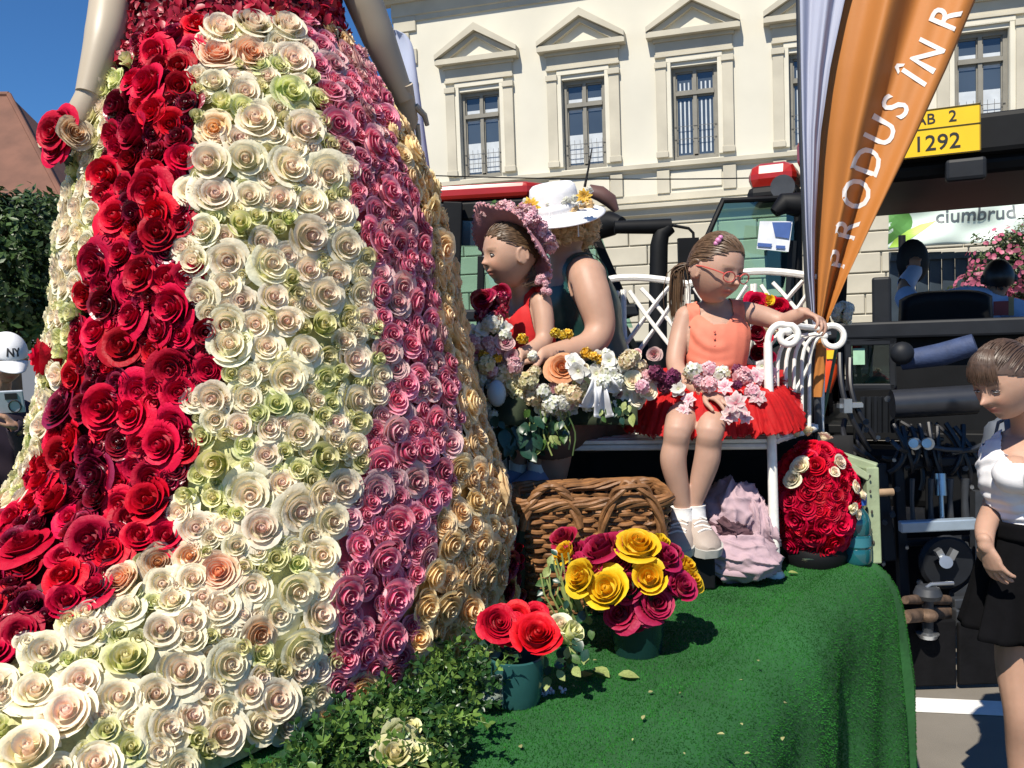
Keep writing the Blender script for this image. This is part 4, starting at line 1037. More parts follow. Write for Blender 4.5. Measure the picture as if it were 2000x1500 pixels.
mHAIR_BR = hair_mat('brown_hair', (.075, .045, .03), None); mHAIR_DK = hair_mat('dark_hair', (.012, .010, .009), None); mHAIR_TD = hair_mat('dark_blond_hair', (.10, .058, .03), None)
def hairdo(body, hi, mask, lines, m, r=.0016, off=.004, extra=None, n=4):
    """scalp shell plus strands, one mesh"""
    fm = mask[body.poly].all(1); F = body.poly[fm]; idx = np.unique(F); remap = np.full(len(body.P), -1); remap[idx] = np.arange(len(idx))
    P = body.P[idx]+body.N[idx]*off; vs = [tuple(p) for p in P.tolist()]; fs = [tuple(f) for f in remap[F].tolist()]
    v2, f2 = strand_mesh(lines, r, n=n); n0 = len(vs); vs += v2; fs += [tuple(i+n0 for i in f) for f in f2]
    if extra: n0 = len(vs); vs += extra.v; fs += [tuple(i+n0 for i in f) for f in extra.f]
    return link('hair', raw_mesh('hair', vs, fs, m), body.root)
def scalp_pt(c, R, a, b, h, d, k=1.05):
    d = Vector(d).normalized(); lo = max(0, (-d.z-.05)/.95); y = d.y*(1-.5*lo) if d.y < 0 else (max(d.y, 0)**.86)*.97
    return Vector(c)+R @ Vector((d.x*a*(1-.28*lo**1.4)*k, y*b*k, d.z*h*k))
def comb(c, R, a, b, h, starts, knot, k=1.06, n=9, jitter=.03, tail=None):
    out = []
    for s_ in starts:
        s_ = Vector(s_).normalized(); kn = (Vector(knot)+V(rnd.gauss(0, jitter), rnd.gauss(0, jitter), rnd.gauss(0, jitter)*1.5)).normalized(); ln = []; kk = k+rnd.uniform(-.012, .02)
        for i in range(n):
            t = i/(n-1); d = s_.lerp(kn, t); d = d.normalized() if d.length > .05 else kn
            ln.append(scalp_pt(c, R, a, b, h, d, 1.015+(kk-1.015)*min(1, t*5)))
        out.append(ln)
    return out
tone_f = (.60, .36, .25)
# ================================================================ BENCH
bench = thing('bench', 'white wrought iron garden bench with lattice back and scrolled arms', 'bench', at(1290, 1120, 2.9))
SEATZ = 1.357
fr = at(1503, 855, 2.70); fl = at(930, 863, 2.88)
BR, BL_ = V(fr.x, fr.y, 0), V(fl.x, fl.y, 0)            # front right, front left of the seat
bx = (BR-BL_).normalized(); by = V(-bx.y, bx.x, 0); BW = (BR-BL_).length; BD = .42
def bp(u, v, z): return BL_+bx*(u*BW+.21*v*max(0, u-.5)*2)+by*(v*BD)+V(0, 0, z)
for k in range(7):
    b = MB(); b.bar(bp(0, .03+k*.155, SEATZ-.012), bp(1, .03+k*.155, SEATZ-.012), .045, .012); b.obj('seat_slat', mWHITEIRON, bench, smooth=False, bevel=.002)
b = MB(); b.tube([bp(0, 0, SEATZ-.03), bp(1, 0, SEATZ-.03)], .010, 8); b.tube([bp(0, 1, SEATZ-.03), bp(1, 1, SEATZ-.03)], .010, 8); b.obj('seat_frame', mWHITEIRON, bench)
def arm_end(u, nm='armrest'):
    s = 1 if u > .5 else -1
    # front leg
    b = MB(); top = 1.66
    b.tube([bp(u+.02*s, -.06, DZ+.002), bp(u+.018*s, -.05, 1.1), bp(u+.012*s, -.03, SEATZ), bp(u+.004*s, -.02, 1.52), bp(u, -.0, top-.01)], [.018, .0155, .0145, .014, .013], 12)
    b.lathe([(.03, 0), (.03, .008), (.022, .02)], 14, Matrix.Translation(bp(u+.02*s, -.06, DZ+.001)))
    b.obj('front_leg', mWHITEIRON, bench)
    b = MB(); b.tube([bp(u, 1.06, DZ+.002), bp(u, 1.02, SEATZ), bp(u, 1.12, 1.72)], [.016, .014, .012], 10); b.obj('rear_leg', mWHITEIRON, bench)
    # arm: rises from the leg, rolls forward into a scroll
    a0 = bp(u, 0, top-.01); b = MB()
    pts = [a0]
    for k in range(1, 12):
        t = k/11*math.pi*.60; pts.append(a0+bx*s*(.0)+V(0, 0, 0)+bx*(.040*(1-math.cos(t)))+V(0, 0, .055*math.sin(t)))
    e = pts[-1]
    for k in range(1, 22):
        t = k/21*math.pi*2.0; r = .036*(1-.58*k/21); cc = e+V(0, 0, -.034)+bx*.006
        pts.append(cc+bx*(math.sin(t+.15)*r)+V(0, 0, math.cos(t+.15)*r))
    b.tube(pts, [.0105]*len(pts), 10); b.ell(pts[-1], (.014, .014, .014), None, 10, 8); b.obj(nm, mWHITEIRON, bench)
    # second scroll of the rear, seen past the flag
    a1 = bp(u, .75, 1.655); b = MB(); pts = [bp(u, .25, 1.69), bp(u, .5, 1.70), a1+bx*.02+V(0, 0, .035)]
    for k in range(0, 24):
        t = -.6+k/23*math.pi*1.75; r = .042*(1-.35*k/23); cc = a1+bx*.085+V(0, 0, .0)
        pts.append(cc+bx*(math.sin(t)*r)+V(0, 0, math.cos(t)*r))
    b.tube(pts, .0105, 8); b.ell(pts[-1], (.013, .013, .013), None, 10, 8); b.obj(nm, mWHITEIRON, bench)
    for k in range(5):
        v = .14+.16*k; b = MB()
        pts = []
        for i in range(12):
            t = i/11; pts.append(bp(u, v+.02*math.sin(t*3), SEATZ-.03+(1.70-SEATZ)*math.sin(t*math.pi/2))+bx*(.075*max(0, t-.45)**2*3.3))
        b.tube(pts, .0065, 8); b.obj('spindle', mWHITEIRON, bench)
    b = MB(); b.tube([bp(u, 0, SEATZ-.02), bp(u, 1, SEATZ-.02)], .010, 8); b.obj('side_rail', mWHITEIRON, bench)
arm_end(1.0)
arm_end(0.0)
# lattice back
BZ0, BZ1 = SEATZ+.01, 1.885
def back(u, z): return bp(u, 1.0+.12*(z-BZ0)/(BZ1-BZ0), z)
b = MB(); b.tube([back(t/30, BZ1-.02+.035*abs(math.sin(math.pi*t/30*3))) for t in range(31)], .013, 8); b.obj('top_rail', mWHITEIRON, bench)
NB = 6; pan = 1/NB
for i in range(NB):
    u0, u1 = i*pan, (i+1)*pan
    for sgn in (1, -1):
        for k, path in enumerate(([(.56, 0), (.50, .12), (.22, .34), (.03, .55), (.01, .72), (.02, .98)], [(.04, .60), (.28, .74), (.55, .90), (.72, .985)], [(.97, .42), (.72, .57), (.40, .76), (.10, .97)])):
            b = MB(); pts = []; m_ = len(path)
            for j in range(m_-1):
                for q_ in range(4):
                    t = q_/4; uu = path[j][0]+(path[j+1][0]-path[j][0])*t; zz = path[j][1]+(path[j+1][1]-path[j][1])*t; pts.append((uu, zz))
            pts.append(path[-1]); P_ = []
            for uu, zz in pts: P_.append(back(u0+(u1-u0)*(uu if sgn > 0 else 1-uu), BZ0-.02+(BZ1-BZ0)*zz)-by*(.006*sgn+.004*k))
            for _ in range(2): P_ = [P_[0]]+[P_[j]*.5+(P_[j-1]+P_[j+1])*.25 for j in range(1, len(P_)-1)]+[P_[-1]]
            b.tube(P_, .0095, 8, flat=.7); b.obj('lattice_bar', mWHITEIRON, bench)
mSHADECLOTH = mat('black_cloth', (.008, .008, .009), .95, .3, 8, .1)  # for an added sheet that keeps the space below the seat dark
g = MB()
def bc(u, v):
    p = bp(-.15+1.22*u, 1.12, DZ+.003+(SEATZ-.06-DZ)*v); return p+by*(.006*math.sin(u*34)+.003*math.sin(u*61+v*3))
g.grid(bc, 90, 8); tag(g.obj('cloth', mSHADECLOTH, solid=.004), 'black cloth hung under the back of the white bench', 'cloth')

# ================================================================ GIRL IN CORAL
girl = thing('person', 'girl in coral top, red tutu and pink glasses sitting on the white bench', 'person', at(1390, 780, 2.86))
B = Body()
gc = at(1397, 524, 2.83); gR = frame(V(.50, -.80, -.30), (0.03, 0, 1), -.06); ga, gb, gh = .079, .094, .112
B.head(gc, gR, ga, gb, gh, True, .9)
B.limb('neck', [at(1392, 566, 2.88), at(1395, 592, 2.895), at(1398, 615, 2.90)], [.040, .039, .046])
fx = V(.98, .08, 0).normalized()
B.limb('torso', [at(1399, 604, 2.90), at(1400, 630, 2.89), at(1400, 662, 2.87), at(1396, 712, 2.87), at(1392, 752, 2.89), at(1390, 790, 2.90)], [(.050, .040), (.098, .060), (.107, .074), (.098, .075), (.108, .082), (.122, .09)], fx)
B.limb('torso', [at(1348, 618, 2.89), at(1400, 608, 2.90), at(1452, 612, 2.89)], [.036, .042, .036])
B.limb('arm', [at(1340, 618, 2.89), at(1327, 660, 2.87), at(1319, 712, 2.82), at(1340, 745, 2.75), at(1378, 768, 2.665)], [.037, .034, .030, .0285, .0205])
B.hand(at(1380, 769, 2.66), at(1425, 783, 2.585)-at(1380, 769, 2.66), V(.1, .1, -1), .80, .35, -1, .12, .019)
B.limb('arm', [at(1456, 610, 2.88), at(1492, 618, 2.87), at(1528, 629, 2.84), at(1552, 620, 2.80), at(1572, 612, 2.765)], [.037, .034, .030, .027, .0205])
B.hand(at(1573, 611, 2.76), at(1600, 618, 2.72)-at(1573, 607, 2.76), V(-.1, -.25, -1), .74, .75, 1, .1, .018)
for q, (hp, kn, cf, an, toe) in enumerate((((1358, 790, 2.86), (1325, 836, 2.60), (1315, 900, 2.60), (1333, 992, 2.615), (1325, 1042, 2.53)), ((1424, 790, 2.86), (1388, 838, 2.60), (1380, 900, 2.61), (1354, 988, 2.63), (1356, 1040, 2.55)))):
    hp, kn, cf, an, toe = at(*hp), at(*kn), at(*cf), at(*an), at(*toe)
    B.limb('leg', [hp, hp.lerp(kn, .6)+V(0, 0, .01), kn, kn.lerp(cf, .5), cf, cf.lerp(an, .55), an, an-V(0, 0, .02)], [.072, .057, .0435, .0395, .040, .0325, .0245, .025])
body = B.build(girl, .0026, (.44, .268, .198), brow=(.2, .13, .08))
eyes(girl, gc, gR, ga, gb, gh, .4, .62)
mCORAL = mat('coral_jersey', (.68, .19, .118), .75, .05, 40, .08, 250)
cz = at(1400, 650, 2.8).z; nz = at(1400, 640, 2.8).z; hemz = at(1400, 722, 2.85).z; shz = at(1400, 600, 2.85).z
X, Y, Z = B.P.T
neck_x = at(1400, 640, 2.85).x; du = np.abs(X-neck_x)
mask = (B.isb('torso') | (B.isb('arm') & (du < .094) & (Z > cz+.02))) & (Z > hemz-.012) & ~((du < .052) & (Z > nz+.010+ .9*np.maximum(0, du-.02)+.0) & (Y < 2.93)) & ~((du < .043) & (Z > nz+.05)) & (du < .112-.10*np.clip((Z-cz), 0, 1)*1.2)
mask &= ~((du > .095) & (Z > cz+.03))
B.cloth('tank_top', mask, mCORAL, .005, .0022, 85, .0015, wdir=(.2, .2, 1.0))
mBUTTON = mat('coral_button', (.55, .12, .08), .5)
for k in range(3):
    p = at(1396, 648+k*14, 2.788); g = MB(); g.ell(p, (.004, .002, .004), None, 10, 6); g.obj('button', mBUTTON, girl)
# hair: pulled back over the scalp into a pony tail behind her right ear
q = B.Q[0]; hm = (np.abs(q).max(1) < 1.25) & (B.isb('head')) & (q[:, 2] > .08+.68*np.maximum(q[:, 1], -.9)) & (q[:, 2] > -.45)
kn = V(.42, -.86, -.10)
st = []
for k in range(1500):
    d = V(rnd.gauss(0, 1), rnd.gauss(0, 1), rnd.gauss(0, 1)).normalized()
    if d.z > .02+.64*max(d.y, -.9)+rnd.uniform(-.05, .04) and d.z > -.5: st.append(d)
lines = comb(gc, gR, ga, gb, gh, st, kn, 1.055)
k0 = scalp_pt(gc, gR, ga, gb, gh, kn, 1.1)
for k in range(110):
    o_ = V(rnd.gauss(0, .008), rnd.gauss(0, .008), rnd.gauss(0, .008)); s1 = gR @ V(.02, -.04, .0); ln = []
    for i in range(11):
        t = i/10; spread = .35+1.5*math.sin(t*2.4); ln.append(k0+s1*min(1, t*4)*.8+o_*spread+V(-.006*t, .012*t, -.175*t**1.15+.01*math.sin(t*5)))
    lines.append(ln)
hairdo(B, 0, hm, lines, mHAIR_LB, .0017, .0035)
g = MB(); pc = scalp_pt(gc, gR, ga, gb, gh, V(.62, .28, .74), 1.11); pd = gR @ V(.25, -.2, -.75)
mCLIP = mat('pink_hair_clip', (.60, .22, .42), .35); g.bar(pc-pd*.02, pc+pd*.02, .009, .006, gR @ V(1, 0, .6)); g.ell(pc, (.010, .010, .010)); g.ell(pc+pd*.014, (.008, .008, .008)); g.ell(pc-pd*.014, (.008, .008, .008)); g.obj('hair_clip', mCLIP, girl)
# glasses
mGLS = mat('pink_glasses', (.55, .10, .08), .3, coat=.3); mLENS = glass_mat('spectacle_lens', (.97, .97, .97), .04, False)
gl = MB()
def hp(x, y, z): return gc+gR @ V(x*ga, y*gb, z*gh)
rim = None
glo = None
for s_ in (-1, 1):
    pts = [gc+gR @ V(s_*.034+.023*math.cos(t), gb*1.0+.008-.006*abs(math.cos(t))*(1 if math.cos(t)*s_ > 0 else 0), -.008+.0165*math.sin(t)) for t in [k*math.pi/10 for k in range(20)]]
    gl.tube(pts, .0022, 6, closed=True)
    gl.tube([gc+gR @ V(s_*.057, gb*1.0+.002, .0), gc+gR @ V(s_*.077, gb*.72, .004), gc+gR @ V(s_*.084, gb*.25, .004), gc+gR @ V(s_*.084, -.02*gb, .0), gc+gR @ V(s_*.082, -.14*gb, -.016)], .0024, 6)
gl.tube([gc+gR @ V(-.012, gb+.008, -.004), gc+gR @ V(0, gb+.011, -.0005), gc+gR @ V(.012, gb+.008, -.004)], .002, 6)
glo = gl.obj('glasses', mGLS, girl)
for s_ in (-1, 1):
    g = MB(); g.ell(gc+gR @ V(s_*.034, gb+.006, -.008), (.021, .0008, .0150), gR, 14, 8); g.obj('lens', mLENS, glo)
# tutu: layered frills from the waist
mTULLE = mat('red_tulle', (.64, .008, .010), .75, .15, 60, trans=.35)
def gauzy(m, k):
    N = m.node_tree.nodes; L = m.node_tree.links; out = N['Material Output']; src = out.inputs[0].links[0].from_socket
    t = N.new('ShaderNodeBsdfTransparent'); x = N.new('ShaderNodeMixShader'); x.inputs[0].default_value = k; L.new(src, x.inputs[1]); L.new(t.outputs[0], x.inputs[2]); L.new(x.outputs[0], out.inputs[0])
gauzy(mTULLE, .18)
wc = at(1388, 742, 2.87)
def frill(nm, r1, lift, drop, am, fq, seed, parent, nu=420, nv=14):
    R_ = random.Random(seed); ph = [R_.uniform(0, 6.28) for _ in range(8)]; g = MB(); ed = [R_.uniform(-.010, .010) for _ in range(nu+1)]
    def f(u, v):
        a = 2*math.pi*u; sa, ca = math.sin(a), math.cos(a); fr = max(0, min(1, (-sa-.15)/.5)); fr = fr*fr*(3-2*fr)
        rm = (r1+.016*(1-fr)+.035*fr-(.06 if sa > 0 else 0)*sa)*(1+.05*math.sin(3*a+ph[0])+.04*math.sin(7*a+ph[1])); rr = .085+(rm-.085)*v
        side = lift-drop*v**2.0; front = -.012+lift*.4-.035*v-(.105*max(0, (v-.70)/.30)**1.5)
        z = side*(1-fr)+front*fr
        w_ = math.sin(fq*a+ph[2]+1.5*math.sin(5*a+ph[3]))+.6*math.sin(fq*1.7*a+ph[4]+math.sin(4*a))+.35*math.sin(fq*3.1*a+ph[5])
        z += am*v*w_; rr += .5*am*v*math.cos(fq*a+ph[2])
        z = max(z, SEATZ+.006+.004*abs(w_)-wc.z) if fr < .6 else z
        if v > .93: rr += ed[int(u*nu)]; z += ed[int(u*nu)]*.6
        return wc+V(ca*rr, sa*rr, z)
    g.grid(f, nu, nv); return g.obj(nm, mTULLE, parent, auto=False)
tutu = frill('tutu', .235, .015, .07, .007, 34, 1, girl)
for k, (r1, li, dr_, am, fq) in enumerate(((.250, .005, .10, .007, 41), (.225, .03, .05, .008, 37), (.255, -.005, .125, .006, 47), (.205, .045, .03, .008, 31), (.245, .02, .085, .008, 53), (.26, .0, .15, .005, 43))):
    frill('tulle_layer', r1, li, dr_, am, fq, 5+k, tutu)
vs = []; fs = []
for k in range(150):
    a = rnd.uniform(0, 6.28); r_ = rnd.uniform(.17, .265); sa = math.sin(a); z_ = rnd.uniform(-.07, .0)-(.05 if sa < -.5 and r_ > .23 else 0); p = wc+V(math.cos(a)*r_, sa*r_, z_); p.z = max(p.z, SEATZ+.01) if sa > -.5 else p.z
    leaf_geo(vs, fs, orient(p, jit(V(math.cos(a)*.7, sa, .8), .7), rnd.uniform(.016, .030)), L_=1.3, W=.42, curl=.5, nv=3)
tag(link('silk_petals', raw_mesh('silk_petals', vs, fs, mat('red_silk_petal', (.56, .008, .012), .45, .2, 30, trans=.2)), tutu), kind='stuff')
TF = [('pink_lily', F_LILY, 1437, 788, 2.52, .042), ('pink_lily', F_LILY, 1425, 812, 2.55, .030), ('pink_lily', F_LILY, 1480, 775, 2.62, .032), ('white_hydrangea', F_HYDR_W, 1352, 725, 2.70, .034), ('pink_hydrangea', F_HYDR_P, 1385, 722, 2.70, .032), ('white_hydrangea', F_HYDR_W, 1410, 730, 2.68, .030), ('pink_hydrangea', F_HYDR_P, 1450, 735, 2.70, .034), ('pink_lily', F_LILY, 1478, 735, 2.70, .036), ('pink_hydrangea', F_HYDR_P, 1385, 752, 2.62, .030), ('plum_flower', F_PLUM, 1440, 722, 2.73, .022), ('pink_lily', F_LILY, 1415, 755, 2.60, .030), ('pink_hydrangea', F_HYDR_P, 1470, 765, 2.64, .028), ('white_flower', F_WHITE, 1325, 760, 2.68, .030), ('white_flower', F_WHITE, 1318, 742, 2.73, .024), ('pink_lily', F_LILY, 1345, 780, 2.62, .026), ('plum_flower', F_PLUM, 1440, 752, 2.62, .018), ('pink_hydrangea', F_HYDR_P, 1500, 745, 2.72, .028), ('pink_lily', F_LILY, 1335, 800, 2.60, .024), ('pink_hydrangea', F_HYDR_P, 1365, 745, 2.66, .024), ('pink_lily', F_LILY, 1505, 725, 2.76, .026), ('white_flower', F_WHITE, 1488, 715, 2.78, .026), ('pink_lily', F_LILY, 1455, 815, 2.56, .026)]
for nm, ms, x, y, Y, r in TF:
    p = at(x, y, Y); put(nm, rnd.choice(ms), tutu, p, jit(TOCAM(p)+V(0, 0, .25), .25), r)
# socks and shoes
mSOCK = mat('white_sock', (.78, .76, .74), .85, .06, 80, .15, 300); mSHOE = mat('beige_trainer', (.34, .28, .24), .6, .12, 14, .1); mSOLE = mat('shoe_sole', (.40, .39, .36), .7); mSOLEDK = mat('dark_outsole', (.03, .03, .03), .8); mLACE = mat('shoe_lace', (.72, .68, .64), .8)
def shoe(root, an, d, k=1.0, m=None, socks=True, lace=True, sock_h=.016):
    d = Vector(d).normalized(); s = d.cross(V(0, 0, 1)).normalized(); u = s.cross(d)
    prof_ = [(-.048, .016, .052), (-.040, .028, .068), (-.015, .034, .074), (.015, .034, .068), (.045, .034, .054), (.075, .038, .044), (.10, .038, .037), (.122, .030, .030), (.134, .014, .018)]
    vs = []; n = 16; o = an-u*.066*k
    for y_, hw, hh in prof_:
        for i in range(n):
            a = 2*math.pi*i/n; vs.append(o+(d*y_+s*math.cos(a)*hw*1.2+u*(max(0, math.sin(a))**.8*hh+min(0, math.sin(a))*.004))*k)
    fs = [(j*n+i, j*n+(i+1) % n, (j+1)*n+(i+1) % n, (j+1)*n+i) for j in range(len(prof_)-1) for i in range(n)]+[tuple(range(n-1, -1, -1)), tuple((len(prof_)-1)*n+i for i in range(n))]
    g = MB(); g.add(vs, fs); sh = g.obj('shoe', m or mSHOE, root)
    g = MB(); vs = []
    for y_, hw, hh in prof_:
        for i in range(n): a = 2*math.pi*i/n; vs.append(o+(d*y_*1.03+s*math.cos(a)*(hw*1.2+.003)+u*(.010 if math.sin(a) > 0 else -.014))*k)
    g.add(vs, fs); g.obj('sole', mSOLE, sh)
    if lace:
        for i in range(5):
            y_ = .018+.015*i; hh = np.interp(y_, [p[0] for p in prof_], [p[2] for p in prof_]); g = MB()
            g.tube([o+(d*(y_+x_*.2*(-1)**i)+s*x_+u*(hh+.002-abs(x_)**1.5*2.2))*k for x_ in (-.022, -.011, 0, .011, .022)], .0032*k, 6); g.obj('lace', mLACE, sh)
    if socks:
        g = MB(); g.tube([an-V(0, 0, .05), an-V(0, 0, .02), an, an+V(0, 0, sock_h*.6), an+V(0, 0, sock_h)], [.036*k, .034*k, .0325*k, .0315*k, .033*k], 16); g.obj('sock', mSOCK, root)
shoe(girl, at(1332, 1000, 2.62), V(-.36, -.88, -.24), 1.06); shoe(girl, at(1356, 996, 2.63), V(.18, -.90, -.26), 1.06)
# black block added for the dark shade under her feet
fb = at(1348, 1070, 2.60); b = MB(); b.box((fb.x, fb.y+.02, DZ+(fb.z-DZ)/2), (.13, .13, fb.z-DZ-.006)); b.box((fb.x, fb.y+.02, fb.z-.004), (.14, .14, .012))
tag(b.obj('footstool', mBLACKPAINT, smooth=False, bevel=.008), 'low black block under the shoes of the girl in coral', 'footstool')
# ================================================================ TODDLER IN RED
tod = thing('person', 'toddler in red sleeveless dress and pink flowered hat on the white bench', 'person', at(1030, 740, 2.86))
B = Body()
tcn = at(997, 497, 2.76); tR = frame(V(-.90, -.43, -.06), (.05, 0, 1)); ta, tb, th_ = .076, .090, .102
B.head(tcn, tR, ta, tb, th_, True, .6)
B.limb('neck', [at(1012, 548, 2.80), at(1018, 572, 2.82), at(1022, 592, 2.83)], [.037, .036, .042])
sdt = V(.72, -.69, 0)
B.limb('torso', [at(1022, 584, 2.84), at(1026, 604, 2.84), at(1030, 632, 2.84), at(1032, 680, 2.86), at(1034, 740, 2.88)], [(.045, .040), (.088, .056), (.094, .066), (.092, .075), (.105, .09)], sdt)
B.limb('torso', [at(1056, 592, 2.78), at(1024, 584, 2.84), at(990, 590, 2.90)], [.034, .038, .034])
B.limb('arm', [at(1057, 590, 2.77), at(1063, 625, 2.75), at(1062, 664, 2.73), at(1042, 683, 2.69), at(1018, 690, 2.655)], [.034, .032, .0285, .027, .020])
B.hand(at(1019, 690, 2.655), V(-.75, -.25, -.35), V(-.1, .3, -1), .68, .55, 1, .12, .018)
B.limb('arm', [at(990, 592, 2.90), at(972, 640, 2.86), at(968, 672, 2.78), at(985, 690, 2.70)], [.034, .031, .028, .020])
B.hand(at(985, 690, 2.70), V(.3, -.7, -.3), V(0, .3, -1), .68, .6, -1, .1, .018)
for hp_, kn, an in (((1048, 770, 2.90), (1052, 822, 2.74), (1050, 905, 2.80)), ((1018, 770, 2.94), (1012, 824, 2.78), (1014, 905, 2.84))):
    hp_, kn, an = at(*hp_), at(*kn), at(*an)
    B.limb('leg', [hp_, hp_.lerp(kn, .6), kn, kn.lerp(an, .4), an, an-V(0, 0, .02)], [.066, .056, .046, .043, .026, .025])
B.build(tod, .0028, (.45, .275, .20), brow=(.22, .14, .09))
eyes(tod, tcn, tR, ta, tb, th_, 0, .85)
mREDCLOTH = mat('red_jersey', (.56, .012, .014), .7, .06, 40, .08, 250)
X, Y, Z = B.P.T; nk = at(1012, 590, 2.83); lx = (B.P-np.array(nk)) @ np.array(sdt); fy = (B.P-np.array(nk)) @ np.array((-.69, -.72, 0))
ztop = at(1030, 590, 2.84).z; zb = at(1030, 735, 2.86).z
mask = B.isb('torso') & (Z > zb) & ~((np.abs(lx) < .046) & (Z > ztop-.055+np.abs(lx)*.9) & (fy > -.03)) & ~((np.abs(lx) < .040) & (Z > ztop-.005))
mask &= ~((np.abs(lx) > .082) & (Z > ztop-.06)) 
B.cloth('dress', mask, mREDCLOTH, .006, .003, 95, .0018, wdir=(.3, .1, 1.0))
g = MB()
for k in range(26):
    t = k/25; p = at(1052+12*math.sin(t*3), 566+34*t, 2.775-.02*t); g.ell(p, (.012, .014, .010), Matrix.Rotation(k, 3, 'X'), 8, 6)
g.obj('shoulder_frill', mREDCLOTH, tod)
q = B.Q[0]; hm = (np.abs(q).max(1) < 1.25) & B.isb('head') & (q[:, 2] > .16+.54*np.maximum(q[:, 1], -.9)) & (q[:, 2] > -.35)
st = []
for k in range(1200):
    d = V(rnd.gauss(0, 1), rnd.gauss(0, 1), rnd.gauss(0, 1)).normalized()
    if d.z > .10+.48*max(d.y, -.9)+rnd.uniform(-.02, .05) and d.z > -.4: st.append(d)
lines = comb(tcn, tR, ta, tb, th_, st, V(0, -.95, -.35), 1.05)
for k in range(24):
    p = scalp_pt(tcn, tR, ta, tb, th_, V(-.55+rnd.uniform(-.2, .2), -.8, -.45), 1.04); lines.append([p+V(rnd.uniform(-.006, .006)*i, -.002*i, -.009*i) for i in range(8)])
hairdo(B, 0, hm, lines, mHAIR_TD, .0016, .003)
# hat: brim turned up at the front and sweeping down behind
mHATPINK = mat('dusty_pink_felt', (.56, .25, .28), .85, .10, 12, .2, 120)
hc = at(1008, 456, 2.80)
hx = tR @ V(1, 0, 0); hu = ((tR @ V(0, -.45, .86))+V(0, .24, 0)).normalized(); hf = hu.cross(hx).normalized(); hx = hf.cross(hu)
HM = Matrix((hx, hf, hu)).transposed()
def hatp(r, a, z): return hc+HM @ V(r*math.cos(a), r*math.sin(a)*1.02, z)
def brim(u, v):
    a = 2*math.pi*u; r = .072+(.146-.072)*v; f = math.sin(a)
    return hatp(r*(1+.03*math.sin(5*a)*v), a, -.012-.055*v**1.5*(1-.9*max(0, f))-.062*v*max(0, -f)+.03*v**2*max(0, f)+.008*math.sin(5*a+1)*v)
g = MB(); g.grid(brim, 72, 10, True)
hat = g.obj('hat', mHATPINK, tod, solid=.004)
g = MB(); g.grid(lambda u, v: hatp(.072*(1-.25*v**2) if v < .98 else .0, 2*math.pi*u, -.012+.075*math.sin(v*1.57)), 48, 10, True); g.obj('crown', mHATPINK, hat)
for k in range(95):
    a = rnd.uniform(0, 6.28); r = rnd.uniform(.062, .125); p = hatp(r, a, rnd.uniform(.0, .02)+(.04 if r < .08 else 0)-.03*max(0, -math.sin(a)))
    put('blossom', rnd.choice(F_HYDR_P+F_HYDR_P+F_LILY), hat, p, jit(hu+V(math.cos(a)*.3, -.4, 0), .5), rnd.uniform(.015, .026))
for x, y in ((962, 400), (968, 396), (955, 404)): p = at(x, y, 2.76); put('leaf', L_GREEN, hat, p, jit(V(-.2, -.6, .6), .3), .022)
for k in range(46):
    a = k/46*6.283; p = brim(a/6.283, 1.0); put('brim_blossom', F_HYDR_P[k % 2], hat, p, jit(hu, .5), .0075)
p = at(1066, 552, 2.72)
for k in range(8): put('blossom', rnd.choice(F_HYDR_P), hat, at(1062+rnd.uniform(-12, 12), 552+rnd.uniform(-16, 18), 2.73), jit(V(0, -1, .2), .5), .014)
mSHOEW = mat('pale_blue_shoe', (.20, .25, .40), .6, .08, 12); 
shoe(tod, at(1048, 908, 2.80), V(-.8, -.55, -.2), .92, mSHOEW, True, False); shoe(tod, at(1012, 908, 2.84), V(-.8, -.5, -.2), .92, mSHOEW, True, False)
# posy in front of her
posy = thing('bouquet', 'dark red carnation bouquet with white flowers held in front of the toddler', 'bouquet', at(955, 680, 2.66))
for k in range(9):
    p = at(952+rnd.uniform(-26, 30), 600+rnd.uniform(-32, 28), 2.66+rnd.uniform(-.03, .05)); put('dark_red_carnation', rnd.choice(F_CARN+[F_CARN[1]]), posy, p, jit(TOCAM(p)+V(0, 0, .5), .5), rnd.uniform(.024, .034))
for x, y, ms, nm, r in ((962, 632, F_HYDR_W, 'white_hydrangea', .036), (985, 640, F_WHITE, 'white_flower', .026), (940, 645, F_WHITE, 'white_flower', .03), (968, 628, R_CREAM, 'cream_rose', .024), (925, 650, F_WHITE, 'white_flower', .028), (985, 655, F_HYDR_W, 'white_hydrangea', .024), (925, 668, F_HYDR_P, 'pink_hydrangea', .028), (985, 672, R_PALE, 'faded_pink_rose', .030), (955, 672, F_HYDR_P, 'pink_hydrangea', .028), (930, 690, R_PALE, 'faded_pink_rose', .026)):
    p = at(x, y, 2.62); put(nm, rnd.choice(ms), posy, p, jit(TOCAM(p)+V(0, 0, .3), .3), r)
g = MB()
for k in range(9): g.tube([at(945+k*5, 600+rnd.uniform(0, 20), 2.68), at(955+k, 680, 2.67), at(960, 730, 2.70)], .003, 6)
g.obj('stems', mSTEM, posy)

